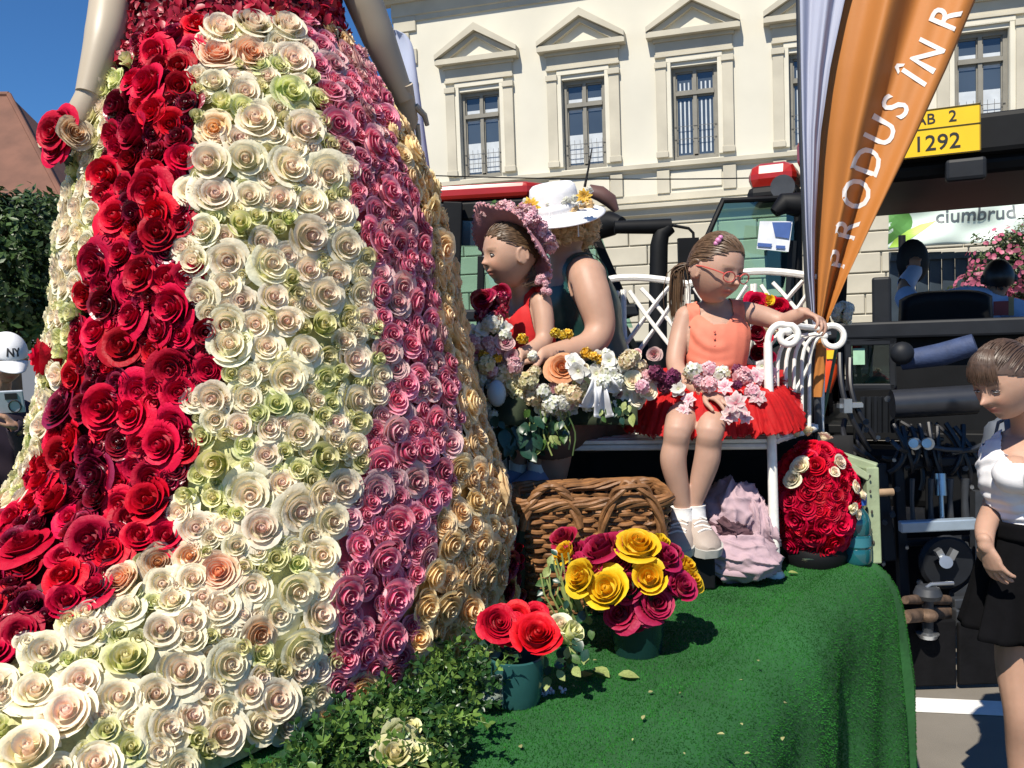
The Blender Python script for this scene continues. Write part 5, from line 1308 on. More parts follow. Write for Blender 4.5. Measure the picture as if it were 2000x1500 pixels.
# ================================================================ WOMAN IN GREEN
wom = thing('person', 'woman in dark green top and white sunflower hat leaning over the toddler', 'person', at(1150, 760, 3.0))
B = Body()
wc_ = at(1098, 440, 2.99); wR = frame(V(-.88, .40, -.25), (-.08, 0, 1)); wa, wb, wh = .080, .100, .116
B.head(wc_, wR, wa, wb, wh, False)
B.limb('neck', [at(1104, 478, 3.01), at(1106, 505, 3.01), at(1112, 535, 3.02)], [.056, .058, .068])
B.limb('torso', [at(1112, 520, 3.02), at(1122, 552, 3.03), at(1136, 600, 3.04), at(1148, 660, 3.05), at(1158, 720, 3.05), at(1160, 790, 3.05)], [(.06, .06), (.135, .10), (.145, .125), (.13, .115), (.145, .13), (.17, .15)], V(.15, -.98, 0))
B.limb('torso', [at(1150, 540, 2.91), at(1116, 528, 3.02), at(1090, 540, 3.14)], [.062, .066, .06])
B.limb('arm', [at(1146, 540, 2.885), at(1160, 585, 2.85), at(1172, 640, 2.83), at(1150, 675, 2.80), at(1105, 688, 2.745), at(1058, 694, 2.69)], [.062, .060, .050, .047, .041, .029])
B.hand(at(1060, 694, 2.69), V(-.85, -.25, -.12), V(0, .35, -.9), 1.0, .5, 1, .1, .027)
B.limb('arm', [at(1088, 545, 3.13), at(1060, 620, 3.10), at(1045, 680, 3.02), at(1040, 690, 2.95)], [.056, .05, .044, .03])
for y0 in (0, .16):
    hp_, kn, an = at(1150, 800, 3.0)+V(0, y0, 0), at(1085, 850, 2.78)+V(0, y0*.8, 0), at(1075, 960, 2.86)+V(0, y0, -.02)
    B.limb('leg', [hp_, hp_.lerp(kn, .55), kn, kn.lerp(an, .35), an, an-V(0, 0, .06)], [.10, .088, .062, .058, .04, .04])
B.build(wom, .0040, (.44, .265, .19))
mGREENTOP = mat('dark_green_satin', (.012, .055, .05), .38, .12, 30, .05, 200, spec=.6)
X, Y, Z = B.P.T; zt = at(1140, 552, 3.0).z; P_ = B.P
lean = (P_-np.array(at(1122, 552, 3.03))) @ np.array((.98, .1, .2))       # + towards her back
side_ = np.abs((P_-np.array(at(1122, 552, 3.03))) @ np.array((-.1, .99, 0)))
mask = (B.isb('torso') & (Z < zt-.012+.25*np.maximum(0, lean)) & (Z > at(1160, 800, 3.0).z)) | (B.isb('torso') & (np.abs(side_-.105) < .013) & (Z > zt-.03))
B.cloth('top', mask, mGREENTOP, .007, .003, 45, .002, wdir=(.5, .2, .8))
mBROWNSK = mat('brown_skirt', (.10, .065, .05), .8, .1, 20, .1)
B.cloth('skirt', B.isb('leg') & (Z > at(1080, 890, 2.8).z) | (B.isb('torso') & (Z <= at(1160, 795, 3.0).z)), mBROWNSK, .012, .006, 30, .003)
# curls
q = B.Q[0]; hm = (np.abs(q).max(1) < 1.3) & B.isb('head') & (q[:, 2] > -.4+.7*np.maximum(q[:, 1], -.3)) & (q[:, 2] > -.8)
lines = []
for k in range(760):
    d = V(rnd.gauss(.3, 1), rnd.gauss(-.3, .9), rnd.gauss(-.1, .8)).normalized()
    if d.z < -.45+.7*max(0, d.y) or d.z < -.85 or d.z > .6: continue
    p = scalp_pt(wc_, wR, wa, wb, wh, d, rnd.uniform(1.04, 1.22)); nrm = (p-wc_).normalized(); t1 = nrm.orthogonal().normalized(); t1 = Quaternion(nrm, rnd.uniform(0, 6.28)) @ t1; t2 = nrm.cross(t1)
    rr = rnd.uniform(.010, .018); ax = (V(0, 0, -1)+jit(nrm, .6)*.35).normalized(); e1 = ax.orthogonal().normalized(); e2 = ax.cross(e1); turns = rnd.uniform(.8, 1.9); ph = rnd.uniform(0, 6.28); L_ = rnd.uniform(.015, .04); hd = rnd.choice((-1, 1))
    for w in range(5):
        dp = ax*(w*.0028)+nrm*rnd.uniform(-.002, .002); lines.append([p+dp+e1*(rr*math.cos(ph+hd*turns*6.28*i/13))+e2*(rr*math.sin(ph+hd*turns*6.28*i/13))+ax*(L_*i/13) for i in range(14)])
hairdo(B, 0, hm, lines, mHAIR_BL, .0018, .010, None, 3)
mHATWHITE = mat('white_straw', (.78, .78, .80), .7, .05, 60, .08, 300)
hc2 = at(1084, 406, 2.95); hu2 = V(-.13, -.28, .95).normalized(); hx2 = V(1, 0, 0); hx2 = (hx2-hu2*hx2.dot(hu2)).normalized(); HM2 = Matrix((hx2, hu2.cross(hx2), hu2)).transposed()
def hp2(r, a, z): return hc2+HM2 @ V(r*math.cos(a), r*math.sin(a), z)
g = MB(); g.grid(lambda u, v: hp2(.080+(.166-.080)*v, 2*math.pi*u, -.012-.024*v*v+.006*math.sin(2*2*math.pi*u+.6)*v), 72, 8, True); h2 = g.obj('hat', mHATWHITE, wom, solid=.004)
g = MB(); pr = [(.084, -.012), (.083, .02), (.080, .05), (.076, .070), (.066, .079), (.03, .082), (.0, .082)]; g.lathe(pr, 48, Matrix.Translation(hc2) @ HM2.to_4x4(), False); g.obj('crown', mHATWHITE, h2)
g = MB(); g.lathe([(.0855, -.010), (.0860, .004), (.0855, .018)], 48, Matrix.Translation(hc2) @ HM2.to_4x4(), False); g.obj('hat_band', mHATWHITE, h2, solid=.003)
for x, y, Y, r in ((1036, 404, 2.78, .034), (1141, 384, 2.80, .028), (1018, 410, 2.80, .02)):
    p = at(x, y, Y); put('sunflower', F_SUN[0], h2, p, TOCAM(p)+V(0, 0, .3), r)
for k in range(26):
    x, y = rnd.choice(((1026, 394), (1016, 412), (1148, 372), (1128, 392), (1100, 396), (1075, 400), (1042, 418), (1008, 420))); p = at(x+rnd.uniform(-8, 8), y+rnd.uniform(-5, 5), 2.875); put('blossom', rnd.choice(F_WHITE+F_HYDR_W), h2, p, jit(TOCAM(p), .4), rnd.uniform(.010, .016))
mRIB = mat('white_ribbon', (.7, .7, .7), .5)
g = MB()
for x in (1074, 1128): g.tube([at(x, 415, 2.85), at(x+1, 440, 2.85), at(x+2, 462, 2.86)], .0022, 6)
g.obj('ribbon', mRIB, h2)

# ================================================================ FLOWER DRAPE ON THE BENCH
dr = thing('flower_garland', 'mixed garland of silk flowers and leaves laid along the left half of the bench', 'garland', at(1090, 800, 2.7))
g = MB()
def drp(u, v):
    x = 945+u*300; y = 700+v*130; return at(x, y, 2.78-.17*math.sin(v*1.5)-.03*math.sin(u*9)-.02*math.sin(u*23+v*4))
g.grid(drp, 40, 12); g.obj('moss_base', mFOAM, dr, solid=.006)
GF = []
def gset(nm, ms, pts, r):
    for x, y in pts:
        p = at(x, y, 2.60+rnd.uniform(-.03, .03)-(.0 if y > 700 else -.03)); put(nm, rnd.choice(ms), dr, p, jit(TOCAM(p)+V(-.1, 0, .25), .3), r*rnd.uniform(.9, 1.15))
gset('coral_rose', R_CORAL, [(1098, 722)], .046)
gset('white_petal_flower', F_WHITE, [(1130, 725), (1120, 708)], .036)
gset('cream_hydrangea', F_HYDR_C, [(950, 712), (985, 730), (1000, 750), (1030, 745), (1012, 770), (1040, 775), (975, 745), (1245, 720), (1225, 705), (1100, 760), (1120, 770), (1140, 760)], .030)
gset('pink_hydrangea', F_HYDR_P, [(960, 690), (985, 680), (1005, 715), (960, 725), (1265, 735), (1285, 745), (1255, 755), (1090, 755)], .028)
gset('white_hydrangea', F_HYDR_W, [(1075, 790), (1062, 765), (1190, 725), (1205, 745), (1215, 715), (1180, 745), (1150, 790), (1085, 800), (1100, 785), (940, 740)], .028)
gset('white_flower', F_WHITE, [(1190, 705), (1210, 730), (1165, 730), (1200, 760), (1225, 770)], .032)
gset('yellow_flower', F_YEL, [(1145, 690), (1160, 695), (1175, 703), (1190, 698), (1098, 655), (1085, 650), (1110, 652)], .017)
gset('orange_flower', [F_YEL[0]], [(1020, 662), (945, 695), (970, 700)], .018)
gset('plum_flower', F_PLUM, [(1290, 735), (1305, 742), (1280, 728), (1315, 735), (1298, 755)], .024)
gset('cream_rose', R_CREAM, [(1250, 780), (1265, 765), (1235, 745)], .026)
for q_ in range(95):
    x, y = rnd.uniform(925, 1290), rnd.uniform(690, 815)
    if y > 700+.9*(1300-x)+40 or (x > 1230 and y > 790) or (1060 < x < 1140 and y < 745): continue
    nm, ms, r = rnd.choice((('white_hydrangea', F_HYDR_W, .022), ('cream_hydrangea', F_HYDR_C, .024), ('pink_hydrangea', F_HYDR_P, .022), ('white_flower', F_WHITE, .024), ('faded_pink_rose', R_PALE, .020), ('cream_rose', R_CREAM[2:4], .020), ('green_tinged_rose', R_GREEN, .018)))
    p = at(x, y, 2.63+rnd.uniform(-.02, .03)); put(nm, rnd.choice(ms), dr, p, jit(TOCAM(p)+V(-.1, 0, .3), .4), r*rnd.uniform(.8, 1.2))
mEGG = mat('pale_blue_egg', (.33, .42, .48), .35, .06, 8)
g = MB(); g.ell(at(970, 768, 2.57), (.028, .028, .040)); g.obj('decorative_egg', mEGG, dr)
for k in range(190):
    x, y = rnd.choice(((1020, 830), (990, 820), (1060, 815), (1075, 835), (1050, 850), (1000, 840), (1100, 820), (970, 800), (1195, 800), (1215, 790), (1005, 845), (1030, 855), (985, 850), (1050, 860)))
    p = at(x+rnd.uniform(-28, 28), y+rnd.uniform(-22, 26), 2.60+rnd.uniform(-.03, .05)); dk = x < 1050
    put('leaf', L_DARK if dk or rnd.random() < .3 else rnd.choice((L_GREEN, L_PALE)), dr, p, jit(TOCAM(p)+V(0, 0, .2), .6), rnd.uniform(.028, .06) if dk else rnd.uniform(.02, .042), rnd.uniform(2.4, 3.9))
mBOW = mat('white_satin_ribbon', (.62, .63, .66), .35, .06, 8)
g = MB()
for (ax, ay), (bx_, by_), w0 in (((1165, 740), (1150, 800), .05), ((1170, 745), (1180, 820), .05), ((1185, 735), (1200, 770), .04)):
    a_, c_ = at(ax, ay, 2.585), at(bx_, by_, 2.56); g.grid(lambda u, v, a_=a_, c_=c_, w0=w0: a_.lerp(c_, v)+V((u-.5)*w0*(.6+.6*v), -.015*math.sin(v*5)-.012*math.cos(u*6), .02*abs(u-.5)*(1 if v > .9 else 0)), 8, 12)
g.obj('satin_bow', mBOW, dr, solid=.002)
for k in range(6):
    g = MB(); x0 = 1030+k*16+rnd.uniform(-6, 6); pts = [at(x0+6*math.sin(i*.9+k)+i*2, 800+i*(11+k % 3*2), 2.59) for i in range(7)]; g.tube(pts, .0025, 6); g.obj('tendril', mSTEM if k % 2 else mLEAFPALE, dr)
# roses hung on the back of the bench beyond the girl
bk = thing('rose_swag', 'small swag of red and yellow roses tied on the bench back behind the girl', 'swag', at(1500, 620, 3.1))
for x, y, me, r in ((1475, 590, R_RED, .035), (1500, 588, R_YEL, .026), (1520, 596, R_RED, .03), (1485, 600, R_RED, .03), (1535, 604, R_DKRED, .024), (1478, 650, R_DKRED, .034), (1490, 665, R_RED, .03), (1482, 690, R_DKRED, .034), (1500, 700, R_DKRED, .03), (1510, 640, R_CREAM, .022), (1498, 645, R_CREAM, .02)):
    p = at(x, y, 3.08); put(me[0].name.split('.')[0], rnd.choice(me), bk, p, jit(TOCAM(p), .35), r)
g = MB(); g.tube([at(1470, 600, 3.12), at(1485, 650, 3.12), at(1500, 720, 3.13)], .012, 8); g.obj('stem', mSTEM, bk)
# ================================================================ TRACTOR PULLING THE TRAILER
YAW = math.radians(25); TR_, TH_ = V(math.cos(YAW), -math.sin(YAW), 0), V(math.sin(YAW), math.cos(YAW), 0); TO = V(2.55, 5.0, 0)
TRM = Matrix((TR_, TH_, V(0, 0, 1))).transposed()
def tl(x, y, z): return TO+TR_*x+TH_*y+V(0, 0, z)
trac = thing('tractor', 'large red roofed tractor seen from behind with open door and yellow number plate', 'tractor', TO)
def tbox(nm, c, d, m, parent=None, bevel=.01, R=None):
    b = MB(); b.box(tl(*c), d, TRM @ R if R else TRM); return b.obj(nm, m, parent or trac, smooth=False, bevel=bevel)
# roof
b = MB()
rp = [(-.84, -.12), (1.0, -.12), (1.02, .5), (.92, 1.7), (-.84, 1.7), (-.86, .5)]
b.prism([tl(x, y, 2.62) for x, y in rp], (0, 0, 0), (0, 0, .21)); roof = b.obj('roof', mREDPAINT, trac, smooth=False, bevel=.06)
b = MB(); b.prism([tl(x*.96, y*.96-.02, 2.50) for x, y in rp], (0, 0, 0), (0, 0, .118)); b.obj('roof_lining', mBLACKPAINT, roof, smooth=False, bevel=.05)
b = MB(); b.box(tl(.12, -.16, 2.70), (1.75, .10, .22), TRM); b.obj('rear_visor', mBLACKPAINT, roof, smooth=False, bevel=.03)
cpt = at(1500, 330, 5.15)
b = MB(); b.box(tl(-.98, .02, 2.60), (.28, .40, .17), TRM); b.obj('roof_corner', mREDPAINT, roof, smooth=False, bevel=.07)
b = MB(); b.box(tl(-.97, -.06, 2.49), (.30, .30, .10), TRM); b.obj('lamp_housing', mBLACKPAINT, roof, smooth=False, bevel=.04)
b = MB(); b.lathe([(.0, .0), (.06, .0), (.07, .02), (.07, .06)], 18, Matrix.Translation(tl(-.90, -.22, 2.51)) @ TRM.to_4x4() @ Matrix.Rotation(math.pi/2, 4, 'X')); b.obj('work_lamp', mGREYMETAL, roof)
for x in (.05, .75):
    b = MB(); b.box(tl(x, -.22, 2.51), (.20, .1, .12), TRM); wl = b.obj('work_lamp', mDARKGREY, roof, smooth=False, bevel=.02)
b = MB(); b.tube([tl(.42, -.2, 2.45)]+[tl(.42+.18*math.sin(t), -.2, 2.40-.10*math.sin(t*1.2)) for t in [k*.3 for k in range(1, 9)]], .006, 6); b.obj('lamp_cable', mHOSE, roof)
# number plate
mPLATE = mat('yellow_plate', (.78, .50, .012), .35, .05, 6); mINK = mat('black_lettering', (.01, .01, .01), .5)
pc_ = at(1822, 259, 4.80); pw, phh = .46, .255
plate = MB(); plate.box(pc_, (pw, .012, phh), TRM); po = plate.obj('number_plate', mPLATE, trac, smooth=False, bevel=.004)
b = MB(); f_ = lambda x, z: pc_+TR_*x-TH_*.0075+V(0, 0, z)
for a_, c_ in (((-pw/2, phh/2-.004), (pw/2, phh/2-.004)), ((-pw/2, -phh/2+.004), (pw/2, -phh/2+.004)), ((pw/2-.004, -phh/2), (pw/2-.004, phh/2)), ((-pw/2+.004, -phh/2), (-pw/2+.004, phh/2)), ((-pw/2, .022), (pw/2, .022))):
    b.bar(f_(*a_), f_(*c_), .003, .007, TH_)
b.obj('plate_border', mINK, po, smooth=False)
def ptxt(body, x, z, size): text_on(body, size, lambda u, v: pc_+TR_*(x+u)-TH_*.0085+V(0, 0, z+v), mINK, 'lettering', po, .008*size, 0)
ptxt('AB', -.085, .047, .08); ptxt('2', .075, .047, .085); ptxt('1292', -.10, -.095, .118)
b = MB(); b.box(pc_+TH_*.05+V(0, 0, -.05), (.3, .08, .14), TRM); b.obj('plate_bracket', mBLACKPAINT, po, smooth=False)
# pillars, sill, rear body
for x in (-.88, .88):
    b = MB(); b.bar(tl(x, 0, 1.6), tl(x*.99, .02, 2.45), .09, .07, TH_); b.obj('pillar', mBLACKPAINT, trac, smooth=False, bevel=.015)
    b = MB(); b.tube([tl(x*.86, 1.62, 1.1), tl(x*.84, 1.58, 1.7), tl(x*.78, 1.45, 2.45)], [.05, .045, .045], 8); b.obj('front_pillar', mBLACKPAINT, trac)
b = MB(); b.box(tl(.1, -.03, 1.655), (1.95, .10, .10), TRM); b.obj('rear_sill', mDARKGREY, trac, smooth=False, bevel=.015)
tbox('rear_wall', (.12, .12, 1.30), (1.35, .12, .62), mBLACKPAINT)
tbox('belly', (.15, 1.5, .75), (.62, 3.2, .62), mBLACKPAINT)
tbox('axle_housing', (.1, .15, .78), (1.5, .36, .36), mBLACKPAINT, bevel=.05)
tbox('floor', (0, .85, 1.05), (1.6, 1.5, .06), mBLACKPAINT)
tbox('dashboard', (.15, 1.45, 1.36), (.62, .26, .50), mBLACKPAINT, bevel=.05)
tbox('bonnet', (.15, 2.9, 1.18), (.82, 2.4, .56), mREDPAINT, bevel=.1)
tbox('mud_flap', (-.42, -.72, .33), (.62, .03, .60), mRUBBER); tbox('mud_flap', (.30, -.42, .34), (.9, .03, .58), mRUBBER)  # black sheets added to stand for the shade under the tractor
for x, y, r, w_ in ((-1.0, .28, .82, .52), (1.0, .28, .82, .52), (-.85, 3.0, .58, .4), (.95, 3.0, .58, .4)):
    M_ = Matrix.Translation(tl(x, y, r)) @ TRM.to_4x4() @ Matrix.Rotation(math.pi/2, 4, 'Y')
    b = MB(); b.lathe([(r*.55, -w_/2), (r*.9, -w_/2), (r*.97, -w_*.42), (r*.975, 0), (r*.97, w_*.42), (r*.9, w_/2), (r*.55, w_/2)], 40, M_, False)
    wh_ = b.obj('wheel', mRUBBER, trac)
    b = MB()
    for k in range(22):
        for s_ in (-1, 1):
            a = (k+.25*(s_ > 0))*2*math.pi/22; q0 = Vector((r*math.cos(a), r*math.sin(a), s_*w_*.48)); q1 = Vector((r*math.cos(a+.2), r*math.sin(a+.2), s_*.01)); b.bar(M_ @ q0, M_ @ q1, .05, .05, (M_ @ q0)-tl(x, y, r))
    tag(b.obj('tread', mRUBBER, wh_, smooth=False), kind='stuff')
    b = MB(); b.lathe([(.02, -.04), (r*.3, -.06), (r*.5, -w_*.35), (r*.56, -w_*.48), (r*.56, w_*.48), (r*.5, w_*.35), (.02, .04)], 32, M_, False); b.obj('rim', mREDPAINT, wh_)
for s_ in (-1, 1):
    b = MB(); b.grid(lambda u, v, s_=s_: tl(s_*(.72+.58*u), .28-.95*math.cos(.2+v*2.6), .82+.95*math.sin(.2+v*2.6)-.04*u*u), 6, 20); b.obj('fender', mBLACKPAINT, trac, solid=.03)
mORANGE = mat('orange_red_plastic', (.72, .07, .012), .35, .05, 5, coat=.3); mYSTICK = mat('yellow_sticker', (.75, .55, .02), .5)
fp = at(1612, 720, 4.55)
b = MB(); b.tube([fp+V(-.02, 0, -.12), fp+V(0, 0, -.02), fp+V(.005, 0, .07), fp+V(.0, 0, .11)], [.045, .062, .058, .045], 16); fe = b.obj('fender_lamp', mORANGE, trac)
b = MB(); b.box(fp+V(.01, -.062, .075), (.05, .006, .045)); b.obj('sticker', mYSTICK, fe, smooth=False)
# lower rear window with a green card behind, tool cylinder, hoses
lw = at(1700, 712, 4.75)
b = MB()
for dx, dz, sx, sz in ((-.11, 0, .03, .27), (.11, 0, .03, .27), (0, .12, .25, .03), (0, -.12, .25, .03)): b.box(lw+TR_*dx+V(0, 0, dz), (sx, .04, sz), TRM)
lf = b.obj('lower_window', mDARKGREY, trac, smooth=False, bevel=.006)
b = MB(); b.box(lw+TH_*.01, (.2, .006, .22), TRM); b.obj('pane', mTINT, lf, smooth=False)
mGREENCARD = mat('pale_green_card', (.32, .55, .38), .7); b = MB(); b.box(lw+V(-.05, .03, .045), (.06, .004, .09), TRM); b.obj('card', mGREENCARD, lf, smooth=False)
b = MB(); b.tube([at(1690, 752, 4.8), at(1715, 738, 4.8), at(1735, 742, 4.8)], [.02, .03, .025], 10); b.obj('lever_boot', mat('tan_leather', (.25, .19, .13), .6), trac)
b = MB(); b.cyl(at(1742, 790, 4.45), at(1905, 780, 4.38), .075, n=24); b.obj('air_tank', mat('satin_black', (.022, .024, .03), .3, .1), trac)
b = MB(); b.tube([at(1760, 705, 4.6), at(1840, 692, 4.5), at(1905, 672, 4.42)], [.05, .06, .055], 14); b.obj('blue_cover', mat('dark_blue_cloth', (.03, .05, .12), .7, .2, 20, .2), trac)
b = MB(); b.ell(at(1762, 690, 4.5), (.06, .05, .06)); b.obj('gear_knob', mDARKGREY, trac)
for k in range(9):
    x0, y0 = 1745+k*17, 830+rnd.uniform(-10, 10); x1, y1 = x0+rnd.uniform(-30, 60), 930+rnd.uniform(-20, 30); P0, P3 = at(x0, y0, 4.35), at(x1, y1, 4.3); md = P0.lerp(P3, .5)+V(rnd.uniform(-.08, .08), -.08, -.06)
    b = MB(); b.tube([P0+(md-P0)*(2*t)*(1-t)+(P3-P0)*t*t if False else P0*(1-t)**2+md*2*t*(1-t)+P3*t*t for t in [i/10 for i in range(11)]], .013, 8); b.obj('hose', mHOSE, trac)
for x, y, x2, y2 in ((1640, 690, 1700, 880), (1660, 700, 1712, 860), (1680, 830, 1715, 905), (1650, 820, 1690, 890)):
    b = MB(); P0, P3 = at(x, y, 4.5), at(x2, y2, 4.4); b.tube([P0*(1-t)+P3*t+V(-.06*math.sin(t*3.1), -.03*math.sin(t*3), 0) for t in [i/10 for i in range(11)]], .014, 8); b.obj('hose', mHOSE, trac)
for x, y, x2, y2 in ((1790, 868, 1905, 880), (1742, 862, 1770, 882), (1860, 885, 1935, 862)):
    b = MB(); b.tube([at(x, y, 4.25), at((x+x2)/2, (y+y2)/2+4, 4.2), at(x2, y2, 4.25)], .012, 8); b.obj('pipe', mGREYMETAL, trac)
for x in (1784, 1810):
    b = MB(); b.tube([at(x, 866, 4.25), at(x, 866, 4.15)], [.026, .022], 12); b.lathe([(.03, 0), (.03, .02)], 12, Matrix.Translation(at(x, 866, 4.2)) @ Matrix.Rotation(math.pi/2, 4, 'X')); b.obj('coupler', mSTEEL, trac)
for x, t_ in ((1782, .012), (1818, .014), (1856, .016), (1885, .02)):
    b = MB(); b.tube([at(x, 935, 4.2), at(x-1, 975, 4.2), at(x+1, 1018, 4.2)], [t_, t_*.8, t_], 10); b.obj('lift_rod', mGREYMETAL, trac)
b = MB(); b.bar(at(1757, 1029, 4.12), at(1906, 1022, 4.08), .05, .052); b.obj('cross_bar', mat('pale_blue_steel', (.34, .42, .50), .4, .15, 10, metal=.4), trac, smooth=False, bevel=.006)
b = MB(); b.lathe([(.03, -.05), (.12, -.04), (.135, .0), (.12, .02), (.03, .02)], 26, Matrix.Translation(at(1848, 1098, 4.2)) @ Matrix.Rotation(math.pi/2, 4, 'X')); b.obj('pto_guard', mDARKGREY, trac)
b = MB()
for dx in (-8, 12): b.box(at(1845+dx*1.2, 1082, 4.12), (.03, .03, .05), Matrix.Rotation(.5 if dx > 0 else -.5, 3, 'Y'))
b.cyl(at(1848, 1098, 4.2), at(1848, 1098, 4.08), .03); b.obj('pto_shaft', mSTEEL, trac)
tb1 = [at(x, y, 4.2) for x, y in ((1905, 960), (1925, 960), (1915, 1165), (1860, 1175), (1865, 1160), (1905, 1130))]
b = MB(); b.prism(tb1, (0, 0, 0), (0, .05, 0)); b.obj('side_plate', mGREYMETAL, trac, smooth=False)
b = MB(); b.bar(at(1860, 1178, 4.1), at(1950, 1172, 4.1), .05, .05); b.box(at(1905, 1215, 4.1), (.16, .06, .10)); b.box(at(1867, 1205, 4.05), (.02, .05, .08)); b.box(at(1885, 1205, 4.05), (.02, .05, .08)); b.obj('lower_bracket', mGREYMETAL, trac, smooth=False, bevel=.006)
b = MB(); b.tube([at(1768, 1205, 3.75), at(1800, 1200, 3.9), at(1850, 1196, 4.1)], [.028, .034, .03], 12); b.tube([at(1768, 1172, 3.78), at(1800, 1170, 3.9), at(1850, 1172, 4.1)], [.018, .024, .024], 10); b.ell(at(1812, 1202, 3.86), (.045, .045, .03)); b.obj('tow_eye', mRUST, trac)
b = MB(); b.lathe([(.055, -.02), (.062, .0), (.05, .03), (.03, .04)], 20, Matrix.Translation(at(1812, 1160, 3.88))); b.cyl(at(1812, 1160, 3.88), at(1812, 1245, 3.88), .024); b.obj('hitch_pin', mGREYMETAL, trac)
b = MB(); b.lathe([(.04, 0), (.05, .02), (.0, .03)], 16, Matrix.Translation(at(1812, 1245, 3.88))); b.obj('hitch_ball', mSTEEL, trac)
b = MB(); b.tube([at(1810, 1160, 3.86), at(1811, 1146, 3.86), at(1818, 1141, 3.86), at(1862, 1139, 3.86)], .009, 8); b.obj('pin_handle', mSTEEL, trac)
bm_ = at(1660, 792, 4.4); b = MB(); b.box(bm_, (.12, .04, .02)); b.box(bm_+V(-.02, 0, .0), (.04, .06, .07)); b.cyl(bm_+V(.0, 0, .0), bm_+V(.06, 0, 0), .016); b.obj('bracket', mSTEEL, trac, smooth=False)
b = MB(); b.cyl(at(1706, 963, 3.6), at(1744, 961, 3.6), .016); b.obj('wooden_peg', mat('peg_wood', (.30, .20, .12), .7, .2, 20), trac)
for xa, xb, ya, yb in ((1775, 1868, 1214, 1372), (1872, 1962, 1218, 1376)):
    p0, p1 = at(xa, ya, 3.92), at(xb, yb, 3.92); b = MB(); b.box(((p0.x+p1.x)/2, 3.93, (p0.z+.02)/2), (p1.x-p0.x, .03, p0.z-.02)); b.obj('rubber_flap', mRUBBER, trac, smooth=False, bevel=.008)  # added black flaps, close off the lit ground so the underside stays dark
for k in range(16):
    x0, y0 = rnd.uniform(1750, 1900), rnd.uniform(815, 900); x1, y1 = x0+rnd.uniform(-70, 90), y0+rnd.uniform(-20, 110); P0, P3 = at(x0, y0, 4.42), at(x1, y1, 4.34); md = P0.lerp(P3, .5)+V(rnd.uniform(-.12, .12), -.06, -rnd.uniform(.0, .12))
    b = MB(); b.tube([P0*(1-t)**2+md*2*t*(1-t)+P3*t*t for t in [i/10 for i in range(11)]], rnd.uniform(.007, .014), 7); b.obj('hose', mHOSE, trac)
for k in range(26):
    x, y = rnd.choice(((1755, 905), (1760, 945), (1890, 905), (1905, 945), (1770, 1060), (1800, 1055), (1880, 1060), (1898, 1075), (1700, 830), (1725, 850), (1735, 780), (1720, 930), (1740, 1010), (1715, 1090), (1790, 1125), (1880, 1120)))
    p = at(x+rnd.uniform(-12, 12), y+rnd.uniform(-12, 12), 4.26); b = MB(); b.cyl(p, p-TH_*.03, rnd.uniform(.008, .016), n=6); b.obj('bolt', rnd.choice((mSTEEL, mGREYMETAL, mGREYMETAL)), trac, smooth=False)
for xa, ya, xb, yb, w_ in ((1752, 895, 1765, 1170, .05), (1925, 880, 1918, 1130, .05), (1765, 1060, 1905, 1052, .035), (1755, 905, 1915, 898, .045), (1715, 905, 1735, 1095, .07)):
    b = MB(); b.bar(at(xa, ya, 4.34), at(xb, yb, 4.30), w_, .05, (0, 1, 0)); b.obj('link_arm', mDARKGREY, trac, smooth=False, bevel=.008)
b = MB(); b.tube([at(1836, 925, 4.22), at(1838, 968, 4.2)], .028, 14); b.tube([at(1838, 966, 4.2), at(1840, 1015, 4.18)], .012, 10); b.obj('hydraulic_ram', mSTEEL, trac)
b = MB(); b.grid(lambda u, v: at(1682+72*u, 775+70*v, 4.62)+V(0, -.02*math.sin(u*40), 0), 24, 3); b.obj('louvre_panel', mDARKGREY, trac, smooth=False, solid=.01)
# open door
dh = tl(-.93, 0, 0); d0, d1, d2, d3 = at(1556, 386, 5.15), at(1412, 392, 5.05), at(1356, 520, 5.05), at(1370, 690, 5.05); d4 = at(1556, 690, 5.15)
b = MB(); b.tube([d0, d1, d2, d3, d4, d0], .018, 8); do = b.obj('door', mBLACKPAINT, trac)
b = MB(); b.add([d0, d1, d2, d3, d4], [(0, 1, 2, 3, 4)]); b.obj('door_glass', mTINT, do, smooth=False, solid=.006)
mBLUEPAPER = mat('blue_print', (.06, .12, .34), .6); mPAPER = mat('white_paper', (.74, .76, .80), .7)
b = MB(); pp = [at(x, y, 5.0) for x, y in ((1484, 432), (1548, 432), (1540, 492), (1478, 486))]; b.add(pp, [(0, 1, 2, 3)]); pa_ = b.obj('notice', mPAPER, do, smooth=False, solid=.002)
b = MB()
for q in (((1508, 434), (1546, 434), (1541, 466), (1514, 462)), ((1480, 474), (1508, 476), (1506, 483), (1479, 481)), ((1516, 479), (1534, 480), (1533, 486), (1515, 485))): b.add([at(x, y, 4.992) for x, y in q], [(0, 1, 2, 3)])
b.obj('notice_print', mBLUEPAPER, pa_, smooth=False)
mDKBLUE = mat('dark_blue_panel', (.012, .022, .05), .6, .15, 5)
b = MB(); b.prism([at(x, y, 5.3) for x, y in ((1497, 488), (1545, 494), (1530, 562), (1502, 565))], (0, 0, 0), (0, .05, 0)); b.obj('hanging_pouch', mDKBLUE, do, smooth=False)
b = MB(); b.tube([at(1560, 400, 5.0), at(1530, 398, 5.0), at(1512, 415, 5.0)], [.07, .06, .03], 12); b.obj('door_mirror', mBLACKPAINT, do)
b = MB(); b.bar(at(1548, 470, 5.1), at(1540, 600, 5.12), .05, .03); b.obj('door_handle', mDARKGREY, do, smooth=False)
